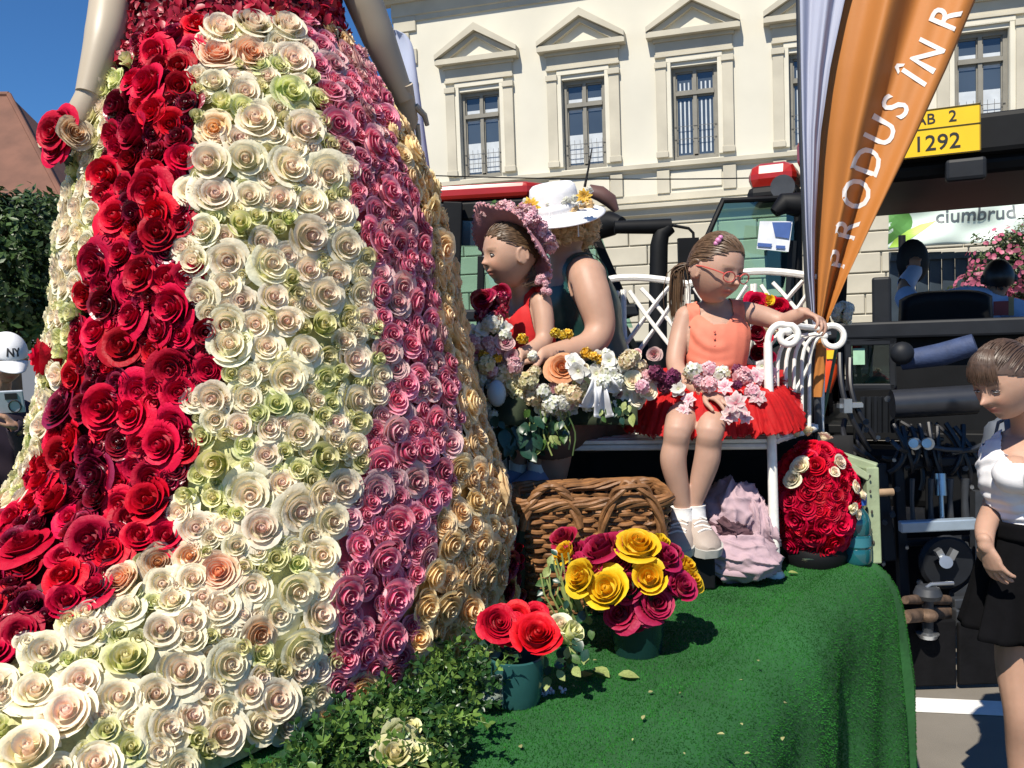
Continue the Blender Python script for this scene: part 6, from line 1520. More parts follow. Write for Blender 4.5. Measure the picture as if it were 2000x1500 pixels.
# windscreen stack, monitor, seat, wheel
b = MB(); b.tube([tl(-.30, 2.2, 1.2), tl(-.30, 2.2, 2.4)], .028, 10); b.tube([tl(-.24, 2.2, 1.2), tl(-.24, 2.2, 2.35)], .018, 8); b.obj('exhaust_stack', mDARKGREY, trac)
mo_ = at(1722, 592, 5.4); b = MB(); b.box(mo_, (.11, .05, .32), TRM); b.obj('monitor', mDARKGREY, trac, smooth=False, bevel=.015)
sb = at(1845, 610, 5.55)
b = MB(); b.grid(lambda u, v: sb+TR_*((u-.5)*.56*(1-.12*v))+TH_*(.04*math.cos((u-.5)*3)-.10*v)+V(0, 0, -.45+.58*v-.05*(2*u-1)**4*v), 14, 10); b.obj('seat_back', mBLACKPAINT, trac, solid=.10)
b = MB(); b.ell(at(1783, 510, 6.3), (.12, .05, .16)); b.obj('mirror', mDARKGREY, trac)
b = MB(); b.tube([tl(.1+.2*math.cos(t), 1.18-.06*math.sin(t), 1.62+.16*math.sin(t)) for t in [k*math.pi/12 for k in range(24)]], .016, 8, closed=True); b.obj('steering_wheel', mBLACKPAINT, trac)
# pale ball ornament on the fender
orn = thing('ornament', 'pale round dried flower ball beside the orange flag foot', 'ornament', at(1648, 620, 3.3))
for k in range(18):
    d = V(rnd.gauss(0, 1), rnd.gauss(0, 1), rnd.gauss(0, 1)).normalized(); put('petal_tuft', F_HYDR_W[k % 2], orn, at(1648, 612, 3.3)+d*.030, d, .020)
g = MB(); g.tube([at(1640, 640, 3.3), at(1630, 700, 3.28), at(1600, 850, 3.2)], .006, 6); g.obj('stem', mSTEM, orn)

# ================================================================ SECOND TRACTOR
YAW2 = math.radians(8); R2, H2 = V(math.cos(YAW2), -math.sin(YAW2), 0), V(math.sin(YAW2), math.cos(YAW2), 0); M2 = Matrix((R2, H2, V(0, 0, 1))).transposed()
o2 = V(at(1010, 600, 7.4).x, 7.4, 0)
t2 = thing('tractor', 'second red roofed tractor with dark cab and tall black exhaust behind the white bench', 'tractor', o2)
def l2(x, y, z): return o2+R2*x+H2*y+V(0, 0, z)
zr2 = at(960, 372, 7.4).z
b = MB(); b.prism([l2(x, y, zr2-.06) for x, y in ((-.95, 0), (.12, 0), (.30, .2), (.30, 1.6), (-.95, 1.6))], (0, 0, 0), (0, 0, .13)); b.obj('roof', mREDPAINT, t2, smooth=False, bevel=.04)
b = MB(); b.prism([l2(x, y, zr2-.24) for x, y in ((-.93, .03), (.50, .03), (.62, .2), (.62, 1.55), (-.93, 1.55))], (0, 0, 0), (0, 0, .178)); b.obj('roof_lining', mBLACKPAINT, t2, smooth=False, bevel=.03)
b = MB(); pts = [at(1150, 372, 7.3), at(1172, 378, 7.3), at(1192, 392, 7.3), at(1204, 412, 7.3)]; b.tube(pts, [.06, .075, .07, .03], 12, flat=.8); b.obj('wing_mirror', mat('brown_plastic', (.12, .06, .05), .5, .2, 6), t2)
for xa, ya, xb, yb, w_ in ((885, 395, 875, 720, .16), (1148, 430, 1232, 620, .07), (1100, 400, 1250, 700, .05), (940, 500, 936, 720, .06)):
    b = MB(); b.bar(at(xa, ya, 7.42), at(xb, yb, 7.42), w_, .08, (0, 1, 0)); b.obj('pillar', mBLACKPAINT, t2, smooth=False, bevel=.01)
mDARKGLASS = mat('dark_cab_interior', (.018, .028, .038), .12, .2, 3, spec=.8)
b = MB(); pq = [at(x, y, 7.5) for x, y in ((880, 400), (1090, 400), (1085, 480), (880, 480))]; b.prism(pq, (0, 0, 0), (0, .08, 0)); b.obj('upper_panel', mDARKGLASS, t2, smooth=False)
b = MB(); b.add([at(x, y, 7.46) for x, y in ((880, 480), (1085, 480), (1150, 390), (1236, 640), (880, 640))], [(0, 1, 2, 3, 4)]); b.obj('cab_glass', mTINT, t2, smooth=False, solid=.006)
b = MB(); b.bar(at(875, 618, 7.4), at(1245, 606, 7.4), .20, .10); b.obj('window_ledge', mDARKGREY, t2, smooth=False, bevel=.02)
b = MB(); b.box(l2(0, .8, 1.0), (1.5, 1.5, 1.5), M2); b.obj('cab_body', mBLACKPAINT, t2, smooth=False, bevel=.05)
b = MB(); b.box(l2(1.35, .8, 1.15), (1.5, .9, .9), M2); b.obj('bonnet', mBLACKPAINT, t2, smooth=False, bevel=.1)
for x, r in ((-.35, .8), (1.75, .6)):
    for y in (-.2, 1.8):
        b = MB(); b.lathe([(r*.5, -.22), (r*.95, -.22), (r, -.15), (r, .15), (r*.95, .22), (r*.5, .22)], 32, Matrix.Translation(l2(x, y, r)) @ M2.to_4x4() @ Matrix.Rotation(math.pi/2, 4, 'X'), False); w2 = b.obj('wheel', mRUBBER, t2)
        b = MB(); b.lathe([(.02, -.1), (r*.52, -.2), (r*.52, .2), (.02, .1)], 24, Matrix.Translation(l2(x, y, r)) @ M2.to_4x4() @ Matrix.Rotation(math.pi/2, 4, 'X'), False); b.obj('rim', mREDPAINT, w2)
b = MB(); b.tube([at(1284, 900, 6.9), at(1285, 600, 6.9), at(1287, 480, 6.9), at(1292, 456, 6.9), at(1308, 442, 6.9)], [.075, .072, .07, .066, .06], 14); b.tube([at(1310, 442, 6.9), at(1200, 444, 6.9)], [.062, .05], 12); b.obj('exhaust_pipe', mBLACKPAINT, t2)
b = MB(); b.tube([at(1150, 452, 7.2), at(1195, 436, 7.1), at(1215, 436, 7.0)], [.09, .10, .05], 12); b.obj('pipe_bracket', mBLACKPAINT, t2)
b = MB(); b.tube([at(1312, 440, 6.9), at(1345, 446, 6.9), at(1354, 455, 6.9), at(1355, 475, 6.9)], .012, 8); b.box(at(1345, 520, 6.9), (.16, .06, .44)); b.obj('mirror_arm', mBLACKPAINT, t2, smooth=False)
b = MB(); b.tube([at(1142, 365, 7.3), at(1150, 325, 7.3), at(1156, 290, 7.3)], [.012, .008, .005], 6); b.obj('aerial', mBLACKPAINT, t2)

# ================================================================ ORANGE FEATHER FLAG
mORCLOTH = mat('orange_flag_cloth', (.52, .195, .040), .65, .04, 3, .05, 120, trans=.22); mWHCLOTH = mat('white_flag_cloth', (.50, .53, .66), .65, .03, 3, trans=.25); mWHPRINT = mat('white_print', (.76, .73, .72), .6, .03, trans=.15)
flag = thing('feather_flag', 'tall orange feather flag with white lettering and a white sleeve beside the bench', 'flag', at(1600, 850, 3.05))
YL = [-150, 0, 130, 260, 440, 540, 620, 660]
LX = [1558, 1562, 1564, 1567, 1573, 1578, 1586, 1592]; SX = [1690, 1650, 1622, 1603, 1592, 1590, 1592, 1597]; RX = [1960, 1905, 1850, 1790, 1702, 1655, 1620, 1607]
def flagpt(s, v, off=0, white=False):
    y = -150+810*(1-v) if False else 660-810*v
    l, m_, r = (np.interp(y, YL, q) for q in (LX, SX, RX))
    x = l+(m_-l)*s if white else m_+(r-m_)*s
    wd = (r-m_) if not white else (m_-l)
    k = min(1, wd/150)
    if white: dep = -.03-.02*math.sin(s*11+v*2)-.008*math.sin(s*23)
    else:
        sq = 1-v
        dep = .055*k**.4*(math.sin(s*10.5+1.2*v+.4)+.35*math.sin(s*21+3*v+1))*(.35+.75*(1-s)**.7)+.02*math.sin(v*6+s*2)
    return at(x, y, 3.05+.10*(1-v)*0+dep)+V(0, -1, 0)*off
g = MB(); g.grid(lambda u, v: flagpt(u, v), 60, 60); g.obj('orange_cloth', mORCLOTH, flag, solid=.0015, auto=False)
g = MB(); g.grid(lambda u, v: flagpt(u, v, 0, True), 24, 60); g.obj('white_sleeve', mWHCLOTH, flag, solid=.0015, auto=False)
g = MB(); g.tube([at(1557, -160, 3.04), at(1566, 260, 3.04), at(1578, 560, 3.04), at(1592, 700, 3.05), at(1600, 860, 3.05), V(at(1602, 900, 3.05).x, 3.05, DZ)], [.010, .011, .012, .013, .013, .013], 10); g.obj('pole', mGREYMETAL, flag)
g = MB()
def tail(u, v):
    a = 2*math.pi*u; y = 625+150*v; x = 1604-7*v; r = .020-.006*v+.005*math.sin(3*a+v*5); p = at(x, y, 3.04); return p+V(math.cos(a)*r, math.sin(a)*r, 0)
g.grid(tail, 20, 14, True); g.obj('gathered_tail', mORCLOTH, flag, auto=False)
# letters run up the slanted edge; print follows the cloth
def edge(t):            # centre line of the lettering, t in pixels along it from the bottom
    P_ = [(1629, 525), (1655, 430), (1675, 362), (1697, 300), (1728, 236), (1765, 178), (1800, 125), (1830, 65), (1862, -10), (1900, -110)]
    d = 0
    for (x0, y0), (x1, y1) in zip(P_, P_[1:]):
        L_ = math.hypot(x1-x0, y1-y0)
        if d+L_ >= t or (x1, y1) == P_[-1]:
            k = (t-d)/L_; return x0+(x1-x0)*k, y0+(y1-y0)*k, (x1-x0)/L_, (y1-y0)/L_
        d += L_
def onflag(x, y):
    v = (660-y)/810; m_, r = np.interp(y, YL, SX), np.interp(y, YL, RX); return flagpt(min(1, max(0, (x-m_)/(r-m_))), v, .004)
def letter(ch, t0, size, wsq=1.0):
    def fn(u, w_):
        x, y, dx, dy = edge(t0+u*size*wsq); nx, ny = dy, -dx      # up of the letter points to the left of travel
        q = (w_-.36)*size*(.55+.45*min(1, max(.0, (560-y)/160)))
        return onflag(x+nx*q, y+ny*q)
    text_on(ch, 1.0, fn, mWHPRINT, 'lettering', flag, .010, 2)
t = 0
for ch, adv in (('P', 58), ('R', 62), ('O', 70), ('D', 66), ('U', 66), ('S', 62), ('', 14), ('Î', 30), ('N', 72), ('', 16), ('R', 66), ('O', 70), ('M', 80)):
    if ch: letter(ch, t, 78 if t > 60 else 72)
    t += adv
# ================================================================ THINGS ON THE DECK
# wicker basket
mWICK = mat('wicker', (.215, .10, .038), .5, .45, 22, .2, spec=.4)
bc0 = V(at(1148, 1000, 2.52).x, 2.50, DZ); BH = .31
bas = thing('basket', 'brown wicker basket with rope handles half in shadow behind the yellow and red roses', 'basket', bc0)
def per(t, hx_, hy_, r=.05):
    """rounded rectangle perimeter, t in 0..1"""
    s1, s2 = 2*(hx_-r), 2*(hy_-r); q = math.pi*r/2; L_ = 2*s1+2*s2+4*q; d = (t % 1)*L_
    for (cx, cy, a0, sx, sy, ln) in ((hx_-r, -hy_+r, -math.pi/2, 0, 1, s2), (hx_-r, hy_-r, 0, -1, 0, s1), (-hx_+r, hy_-r, math.pi/2, 0, -1, s2), (-hx_+r, -hy_+r, math.pi, 1, 0, s1)):
        if d < q: a = a0+d/r; return V(cx+r*math.cos(a), cy+r*math.sin(a), 0), V(math.cos(a), math.sin(a), 0)
        d -= q
        if d < ln:
            n_ = V(math.cos(a0+math.pi/2), math.sin(a0+math.pi/2), 0); return V(cx, cy, 0)+n_*r+V(sx, sy, 0)*d, n_
        d -= ln
    return V(hx_, 0, 0), V(1, 0, 0)
NST = 38
def bpt(t, z, off):
    k = .84+.16*(z/BH); p, n_ = per(t, .215*k, .15*k); return bc0+p+n_*off+V(0, 0, z)
for r_ in range(21):
    z = .010+r_*.0136; g = MB(); pts = [bpt(i/152, z+.0015*math.sin(i*.7+r_), 0.0065*math.cos(math.pi*NST*i/152+math.pi*(r_ % 2))) for i in range(152)]; g.tube(pts, .0066, 6, closed=True); g.obj('wicker_strand', mWICK, bas)
for k in range(NST):
    g = MB(); t = (k+.5)/NST; g.tube([bpt(t, 0, 0), bpt(t, BH*.5, 0), bpt(t, BH, 0)], .0052, 6); g.obj('stake', mWICK, bas)
for k in range(7):
    g = MB(); ph = k*math.pi*2/7; g.tube([bpt(i/180, BH+.004+.013*math.sin(i*.105+ph+.3*math.sin(i*.37+k)), .013*math.cos(i*.105+ph)) for i in range(180)], .0068, 6, closed=True); g.obj('rim_rope', mWICK, bas)
for k in range(3):
    g = MB(); ph = k*2.1
    for (x0, x1, yy) in ((.02, .19, -.158),):
        pts = []
        for i in range(40):
            t = i/39; c = bc0+V(x0+(x1-x0)*t, yy-.012*math.sin(t*math.pi), BH-.10+.16*math.sin(math.pi*min(1, max(0, t)))**.55); pts.append(c+V(.008*math.cos(i*.25+ph), .008*math.sin(i*.25+ph), .008*math.sin(i*.25+ph)))
        g.tube(pts, .0072, 7)
    g.obj('handle', mWICK, bas)
    g = MB(); pts = []
    for i in range(40):
        t = i/39; pts.append(bc0+V(-.19+.15*t+.008*math.cos(i*.5+ph), -.155+.008*math.sin(i*.5+ph), BH-.06+.12*math.sin(math.pi*t)**.6)); 
    g.tube(pts, .008, 7); g.obj('handle', mWICK, bas)
g = MB(); g.prism([bc0+per(i/40, .175, .115)[0]+V(0, 0, .01) for i in range(40)], (0, 0, 0), (0, 0, .015)); g.obj('bottom', mWICK, bas, smooth=False)
# lilac jacket heaped on the deck
from mathutils import noise as mn
mLILAC = mat('lilac_cotton', (.40, .285, .32), .9, .06, 30, .12, 220); mLINING = mat('plum_lining', (.085, .04, .05), .9, .1, 20)
jk = thing('jacket', 'crumpled lilac jacket heaped under the bench beside the white front leg', 'jacket', V(at(1440, 1120, 2.66).x, 2.70, DZ))
def crumple(c, r, seed, amp, R=None, name='cloth_fold', m=None, n=120):
    g = MB(); o_ = V(seed*7.1, seed*3.3, seed)
    dr1 = V(rnd.uniform(-1, 1), rnd.uniform(-.4, .4), rnd.uniform(-1, 1)).normalized()
    def fn(p):
        wv = mn.noise(p*.9+o_)*2.0+mn.noise(p*2.0+o_*2)*.7; f = 1-abs(math.sin(p.dot(dr1)*3.2+wv*1.5)); f2 = 1-abs(math.sin(p.dot(dr1.yzx)*2.3-wv*2.2+1.3))
        f3 = 1-abs(math.sin(p.dot(dr1.zxy)*6.5+wv*2.6+2)); return 1+amp*(1.1*(f**3-.2)+.9*(f2**4-.15)+.35*(f3**3-.2)+1.0*mn.noise(p*1.3+o_)+.10*mn.noise(p*7+o_))
    g.ell(c, r, R, n, 80, fn); return g.obj(name, m or mLILAC, jk, auto=False)
crumple(at(1428, 1010, 2.74), (.10, .09, .115), 1.3, .17, Matrix.Rotation(.25, 3, 'Y'))
crumple(at(1478, 1030, 2.72), (.05, .08, .12), 2.7, .2, Matrix.Rotation(-.2, 3, 'Y'))
crumple(at(1445, 1086, 2.64), (.115, .10, .075), 4.1, .15)
crumple(at(1400, 1045, 2.68), (.055, .06, .06), 5.9, .2)
crumple(at(1430, 1040, 2.645), (.066, .05, .036), 8.3, .3, Matrix.Rotation(.5, 3, 'Y'), 'lining', mLINING)
g = MB(); cL = at(1445, 1100, 2.60)
g.tube([at(1375+i*13.2, 1085+38*math.sin(math.pi*i/10)+4*math.sin(i), 2.56+.04*abs(i-5)/5) for i in range(11)], .016, 10, flat=.8); g.obj('hem_roll', mLILAC, jk)
# red rose ball
ball = thing('rose_ball', 'upright oval arrangement of dark red roses dotted with small cream roses', 'floral arrangement', V(at(1597, 1090, 2.82).x, 2.84, DZ))
wc2 = at(1591, 980, 2.82); WR = (.120, .11, .190)
g = MB(); g.ell(wc2, tuple(x*.84 for x in WR), None, 24, 16); g.obj('moss_base', mFOAM, ball)
g = MB(); g.lathe([(.09, 0), (.10, .03), (.085, .07), (.05, .1)], 24, Matrix.Translation(V(wc2.x, wc2.y, DZ+.002))); g.obj('base', mBLACKPAINT, ball)
wp = []
def on_ball(x, y):
    d = (at(x, y, 2.8)-CAM).normalized(); o_ = CAM-wc2; A = sum((d[k]/WR[k])**2 for k in range(3)); Bq = 2*sum(d[k]*o_[k]/WR[k]**2 for k in range(3)); C_ = sum((o_[k]/WR[k])**2 for k in range(3))-1
    D = Bq*Bq-4*A*C_
    t = (-Bq-math.sqrt(max(0, D)))/(2*A); p = CAM+d*t; n_ = V(*[(p-wc2)[k]/WR[k]**2 for k in range(3)]).normalized(); return p, n_
for x, y, r in ((1570, 918, .030), (1558, 938, .028), (1580, 856, .022), (1562, 858, .02), (1606, 868, .022), (1628, 908, .022), (1622, 925, .016), (1658, 952, .017), (1668, 968, .018), (1652, 990, .018), (1662, 1002, .016), (1582, 1085, .027), (1568, 1092, .014)):
    p, n_ = on_ball(x, y); put('cream_rose', R_CREAM[rnd.choice((0, 2, 3))], ball, p+n_*.020, jit(n_, .2), r*1.15); wp.append((p, r))
for q_ in range(3500):
    d = V(rnd.gauss(0, 1), rnd.gauss(-.4, 1), rnd.gauss(0, 1)).normalized(); p = wc2+V(d.x*WR[0], d.y*WR[1], d.z*WR[2])*.97; r = rnd.uniform(.024, .038)
    if any((p-a).length < .52*(r+b_) for a, b_ in wp): continue
    n_ = V(d.x/WR[0], d.y/WR[1], d.z/WR[2]).normalized(); me_ = rnd.choice(R_RED); put(me_.name.split('.')[0], me_, ball, p, jit(n_, .25), r*1.15); wp.append((p, r))
# water bottle
mTEALW = glass_mat('teal_bottle', (.10, .36, .42), .05); mBLUECAP = mat('blue_cap', (.02, .10, .42), .35, .05)
bo = V(at(1674, 1100, 2.80).x, 2.80, DZ+.002)
bt = thing('water_bottle', 'large teal plastic water bottle with blue cap beside the red rose arrangement', 'bottle', bo)
g = MB(); g.lathe([(.0, 0), (.040, .0), (.044, .008), (.044, .045), (.041, .05), (.044, .055), (.044, .09), (.041, .095), (.044, .10), (.044, .135), (.036, .16), (.018, .185), (.016, .2)], 28, Matrix.Translation(bo), False); g.obj('bottle_body', mat('teal_plastic', (.01, .085, .10), .12, .1, 8, spec=.7, coat=.5), bt)
g = MB(); g.lathe([(.022, .19), (.023, .2), (.023, .222), (.018, .226), (0, .226)], 24, Matrix.Translation(bo+V(.01, 0, 0)), False); g.obj('cap', mBLUECAP, bt)
g = MB(); g.lathe([(.0448, .058), (.0448, .088)], 28, Matrix.Translation(bo), False); g.obj('bottle_label', mat('teal_label', (.03, .16, .20), .5), bt)
# pale green wooden frame
mPGREEN = mat('flaking_green_paint', (.27, .33, .20), .7, .18, 9, .2, 40); mRAW = mat('bare_wood_patch', (.05, .045, .035), .8)
wf = thing('wooden_frame', 'worn pale green wooden frame post standing at the deck corner', 'frame', V(at(1700, 1095, 2.84).x, 2.86, DZ))
g = MB(); g.bar(at(1706, 1099, 2.84), at(1700, 912, 2.86), .042, .036, (0, 1, 0)); g.obj('post', mPGREEN, wf, smooth=False, bevel=.004)
g = MB(); g.bar(at(1712, 914, 2.862), at(1600, 878, 2.95), .036, .03); g.obj('top_rail', mPGREEN, wf, smooth=False, bevel=.004)
g = MB(); g.bar(at(1698, 934, 2.85), at(1655, 908, 2.88), .024, .03, (0, 1, 0)); g.obj('brace', mPGREEN, wf, smooth=False, bevel=.003)
g = MB(); g.bar(at(1686, 1098, 2.82), at(1694, 1040, 2.84), .014, .02, (0, 1, 0)); g.obj('splinter', mPGREEN, wf, smooth=False)
for x, y, s_ in ((1703, 1000, .007), (1700, 960, .006), (1706, 1060, .008), (1702, 1035, .005), (1699, 930, .006)):
    g = MB(); p = at(x, y, 2.823); g.ell(p, (s_*.6, .003, s_), None, 8, 6); g.obj('paint_chip', mRAW, wf)
g = MB(); g.bar(V(at(1608, 878, 2.95).x, 2.96, DZ), at(1604, 880, 2.95), .03, .03, (0, 1, 0)); g.obj('post', mPGREEN, wf, smooth=False)
# bucket of yellow and crimson roses
mVASE = mat('dark_green_plastic', (.006, .028, .026), .22, .1, 8, spec=.6); mTEALV = mat('teal_glazed_pot', (.022, .085, .085), .25, .15, 10, spec=.6)
vb = deck_at(1248, 1278, DZ); vb = V(vb.x, vb.y+.02, DZ)
vz = thing('rose_bucket', 'dark green bucket packed with bright yellow and crimson roses', 'flower bucket', vb)
g = MB(); g.lathe([(.0, .001), (.058, .001), (.062, .03), (.068, .10), (.073, .125), (.070, .128), (.064, .12)], 32, Matrix.Translation(vb), False); g.obj('bucket', mVASE, vz)
g = MB(); g.ell(vb+V(0, .01, .155), (.098, .085, .07), None, 20, 12); g.obj('moss_base', mFOAM, vz)
YR = "1110,1085,24,.03 1245,1076,38,-.02 1284,1070,24,.06 1145,1130,34,-.05 1190,1157,40,-.07 1268,1135,34,-.06 1330,1115,26,.03 1343,1140,24,.0 1100,1092,22,.05 1340,1160,16,.0"
CR = "1105,1060,26,.07 1122,1108,22,.0 1185,1086,38,.0 1292,1098,30,-.01 1232,1152,30,-.05 1278,1182,32,-.06 1325,1152,30,-.03 1215,1203,30,-.055 1252,1196,26,-.06 1165,1075,26,.05 1215,1110,24,-.02 1300,1140,22,-.03 1165,1112,24,-.02 1215,1060,22,.06 1310,1085,20,.05 1130,1082,20,.05 1240,1215,22,-.04"
for T_, ms, nm in ((YR, R_YEL, 'yellow_rose'), (CR, R_MAG, 'crimson_rose')):
    for q_ in T_.split():
        x, y, r, dy = map(float, q_.split(',')); Y_ = vb.y+dy; p = at(x, y, Y_); n_ = (p-(vb+V(0, .02, .06))).normalized()+TOCAM(p)*.5; put(nm, rnd.choice(ms), vz, p, jit(n_, .2), r/1700*Y_*1.16, None, 1.2)
for k in range(70):
    x, y = rnd.choice(((1085, 1110), (1075, 1150), (1105, 1170), (1130, 1190), (1330, 1175), (1300, 1190), (1160, 1205), (1230, 1120), (1095, 1200), (1120, 1150))); p = at(x+rnd.uniform(-18, 18), y+rnd.uniform(-25, 25), vb.y+rnd.uniform(-.02, .03)); put('leaf', rnd.choice((L_GREEN, L_PALE, L_DARK)), vz, p, jit(TOCAM(p), .6), rnd.uniform(.018, .034))
for k in range(16):
    g = MB(); x0 = 1090+rnd.uniform(-20, 45); g.tube([at(x0+20, 1215, vb.y), at(x0+rnd.uniform(-10, 10), 1160, vb.y-.02), at(x0-10+rnd.uniform(-14, 14), 1085+rnd.uniform(-10, 40), vb.y-.01)], .0022, 5); g.obj('stem', mLEAFPALE, vz)
# teal pot of red roses
pb_ = deck_at(1012, 1388, DZ); pb_ = V(pb_.x, pb_.y+.045, DZ)
pz = thing('rose_pot', 'small teal pot of bright red roses and a cream bud at the gown hem', 'flower pot', pb_)
g = MB(); g.lathe([(.0, .001), (.046, .001), (.052, .02), (.058, .07), (.06, .10), (.055, .102)], 30, Matrix.Translation(pb_), False); g.obj('pot', mTEALV, pz)
g = MB(); g.grid(lambda u, v: pb_+V(-.065+.03*math.sin(u*3), -.045+.02*math.sin(v*4)-.02*u, .055)+V(.05*(u-.5), -.01*math.sin(u*9), .06*(v-.5)), 8, 8); g.obj('cellophane', mat('cellophane', (.18, .22, .19), .15, .3, 20, spec=.8), pz, solid=.001)
mBRIGHT = rose_mat('bright_red_rose', (.36, .001, .008), (.56, .002, .014), (.60, .003, .018), (.2, .001, .006), (.66, .006, .03), trans=.15, spec=.25, hv=.003)
RB = [rose_mesh('bright_red_rose', mBRIGHT, 71, 'ruffle'), rose_mesh('bright_red_rose', mBRIGHT, 72, 'open')]
for x, y, r, dy in ((1048, 1246, 50, -.03), (972, 1220, 40, -.01), (1010, 1205, 30, .03), (1045, 1205, 28, .04), (1000, 1235, 36, .0), (955, 1225, 26, .02)):
    p = at(x, y, pb_.y+dy); put('bright_red_rose', RB[0 if r > 36 else 1], pz, p, jit(TOCAM(p)+V(0, 0, .4), .3), r/1700*pb_.y*.92)
p = at(1103, 1245, pb_.y+.02); put('cream_bud', R_GREEN[1], pz, p, V(.5, -.5, .5), .040, None, 1.3); p = at(1092, 1225, pb_.y+.03); put('cream_bud', R_CREAM[3], pz, p, V(.1, -.6, .7), .03)
for k in range(30):
    x, y = rnd.choice(((1100, 1290), (1130, 1300), (1080, 1310), (1150, 1280), (1000, 1290), (960, 1260), (1120, 1270))); p = at(x+rnd.uniform(-20, 20), y+rnd.uniform(-14, 14), pb_.y+rnd.uniform(-.03, .02)); put('leaf', rnd.choice((L_GREEN, L_PALE, L_DARK)), pz, p, jit(TOCAM(p)+V(0, 0, .4), .5), rnd.uniform(.02, .036))
# fallen leaves
for k, (x, y, r, m_, lb) in enumerate(((1160, 1305, .050, L_PALE, 'broad pale green leaf lying flat on the carpet between bucket and pot'), (1208, 1318, .046, L_PALE, 'yellowing speckled leaf tip lying farthest right of the leaves on the carpet'), (1140, 1322, .042, L_GREEN, 'darker green leaf lying against the teal pot'), (1540, 1118, .030, L_PALE, 'lone small yellow green leaf at the foot of the white bench leg'))):
    p = deck_at(x, y, DZ+.012); o = put('fallen_leaf', m_, None, p, jit(V(.05, -.15, 1), .15), r, rnd.uniform(-1.9, -1.2)); tag(o, lb, 'leaf', 'leaves fallen on the carpet')
vs = []; fs = []
for k in range(26):
    x, y = rnd.uniform(900, 1560), rnd.uniform(1150, 1495); p = deck_at(x, y, DZ+.009)
    leaf_geo(vs, fs, orient(p, jit(V(0, 0, 1), .35), rnd.uniform(.004, .011)), L_=1.3, W=.45, curl=.5, nv=3)
tag(link('petal_litter', raw_mesh('petal_litter', vs, fs, mat('dry_petal', (.26, .26, .11), .7, .5, 9))), 'specks of dry petals and leaf bits scattered over the green carpet', 'litter', None, 'stuff')
# statice sprigs
mSTAT = mat('pale_lilac_floret', (.55, .50, .58), .7, .1, 20)
st_ = thing('statice_sprig', 'tiny pale lilac dried flower sprigs lying in front of the teal pot', 'dried flowers', deck_at(1060, 1375, DZ))
for x0, y0, x1, y1 in ((1035, 1395, 1075, 1345), (1095, 1340, 1112, 1382), (1060, 1360, 1078, 1350), (985, 1318, 955, 1350), (960, 1300, 975, 1345)):
    g = MB(); g.tube([at(x0, y0, 1.86), at((x0+x1)/2, (y0+y1)/2-4, 1.84), at(x1, y1, 1.86)], .0014, 5); g.obj('stem', mSTEM, st_)
    g = MB()
    for k in range(26):
        t = rnd.random(); p = at(x0+(x1-x0)*t+rnd.uniform(-6, 6), y0+(y1-y0)*t+rnd.uniform(-6, 6), 1.85+rnd.uniform(-.012, .008)); g.ell(p, (.0032, .0032, .0042), None, 6, 4)
    tag(g.obj('florets', mSTAT, st_), kind='stuff')
# boxwood greenery round the hem
mBOX = mat('boxwood_leaf', (.030, .085, .022), .32, .45, 14, trans=.22, spec=.5); mBOXL = mat('young_boxwood_leaf', (.13, .23, .045), .35, .3, 14, trans=.25, spec=.5)
GP = [(520, 1510), (620, 1440), (690, 1385), (810, 1330), (875, 1265), (960, 1262), (985, 1300), (975, 1350), (925, 1385), (905, 1420), (880, 1470), (870, 1560), (470, 1560)]
for nm, m_, n_, lo, hi, lab in (('boxwood_greenery', mBOX, 520, .0, .075, 'dark boxwood leaves heaped along the hem of the gown'), ('young_boxwood', mBOXL, 130, .05, .10, 'lighter fresh boxwood tips on top of the dark leaves')):
    vs = []; fs = []; k = 0
    while k < n_:
        x, y = rnd.uniform(430, 1000), rnd.uniform(1240, 1560)
        if not inpoly(x, y, GP): continue
        k += 1; h_ = rnd.uniform(lo, hi)*(1 if y < 1450 else .8); p0 = deck_at(x, y, DZ+h_); d = V(rnd.gauss(.2, .6), rnd.gauss(-.5, .6), rnd.uniform(.1, .9)).normalized(); L_ = rnd.uniform(.035, .075)
        g = MB(); g.tube([p0, p0+d*L_*.5+V(0, 0, .003), p0+d*L_], .0011, 4); n0 = len(vs); vs += g.v; fs += [tuple(i+n0 for i in f) for f in g.f]
        sd = d.orthogonal().normalized()
        for q_ in range(5):
            b_ = p0+d*L_*(q_+.6)/5
            for s_ in (-1, 1):
                e = (sd*s_+d*.7+V(0, 0, .15)).normalized(); u_ = jit(d.cross(sd)*1.0+V(0, 0, .8), .4); u_ = (u_-e*u_.dot(e)).normalized(); M_ = Matrix.Translation(b_) @ Matrix((e.cross(u_), e, u_)).transposed().to_4x4() @ Matrix.Scale(rnd.uniform(.011, .019), 4)
                leaf_geo(vs, fs, M_, L_=1, W=.36, curl=.3, fold=.12, nv=3)
            sd = Quaternion(d, 1.4) @ sd
    o = link(nm, raw_mesh(nm, vs, fs, m_), None); tag(o, lab, 'foliage', None, 'stuff')
wl_ = thing('wilted_rose', 'large pale yellow green wilted bloom lying on the greenery at the bottom', 'flower', deck_at(785, 1460, DZ+.04))
for x, y, r in ((775, 1448, .045), (800, 1430, .035), (770, 1485, .05), (815, 1480, .03)):
    p = deck_at(x, y, DZ+.07); put('bloom', rnd.choice(R_GREEN[:1]+R_GREEN[2:3]), wl_, p, jit(V(.2, -.6, .7), .5), r*.8)
for k in range(7): p = deck_at(785+rnd.uniform(-40, 40), 1455+rnd.uniform(-35, 45), DZ+.07); put('petal', L_PALE, wl_, p, jit(V(0, -.4, 1), .5), .05)
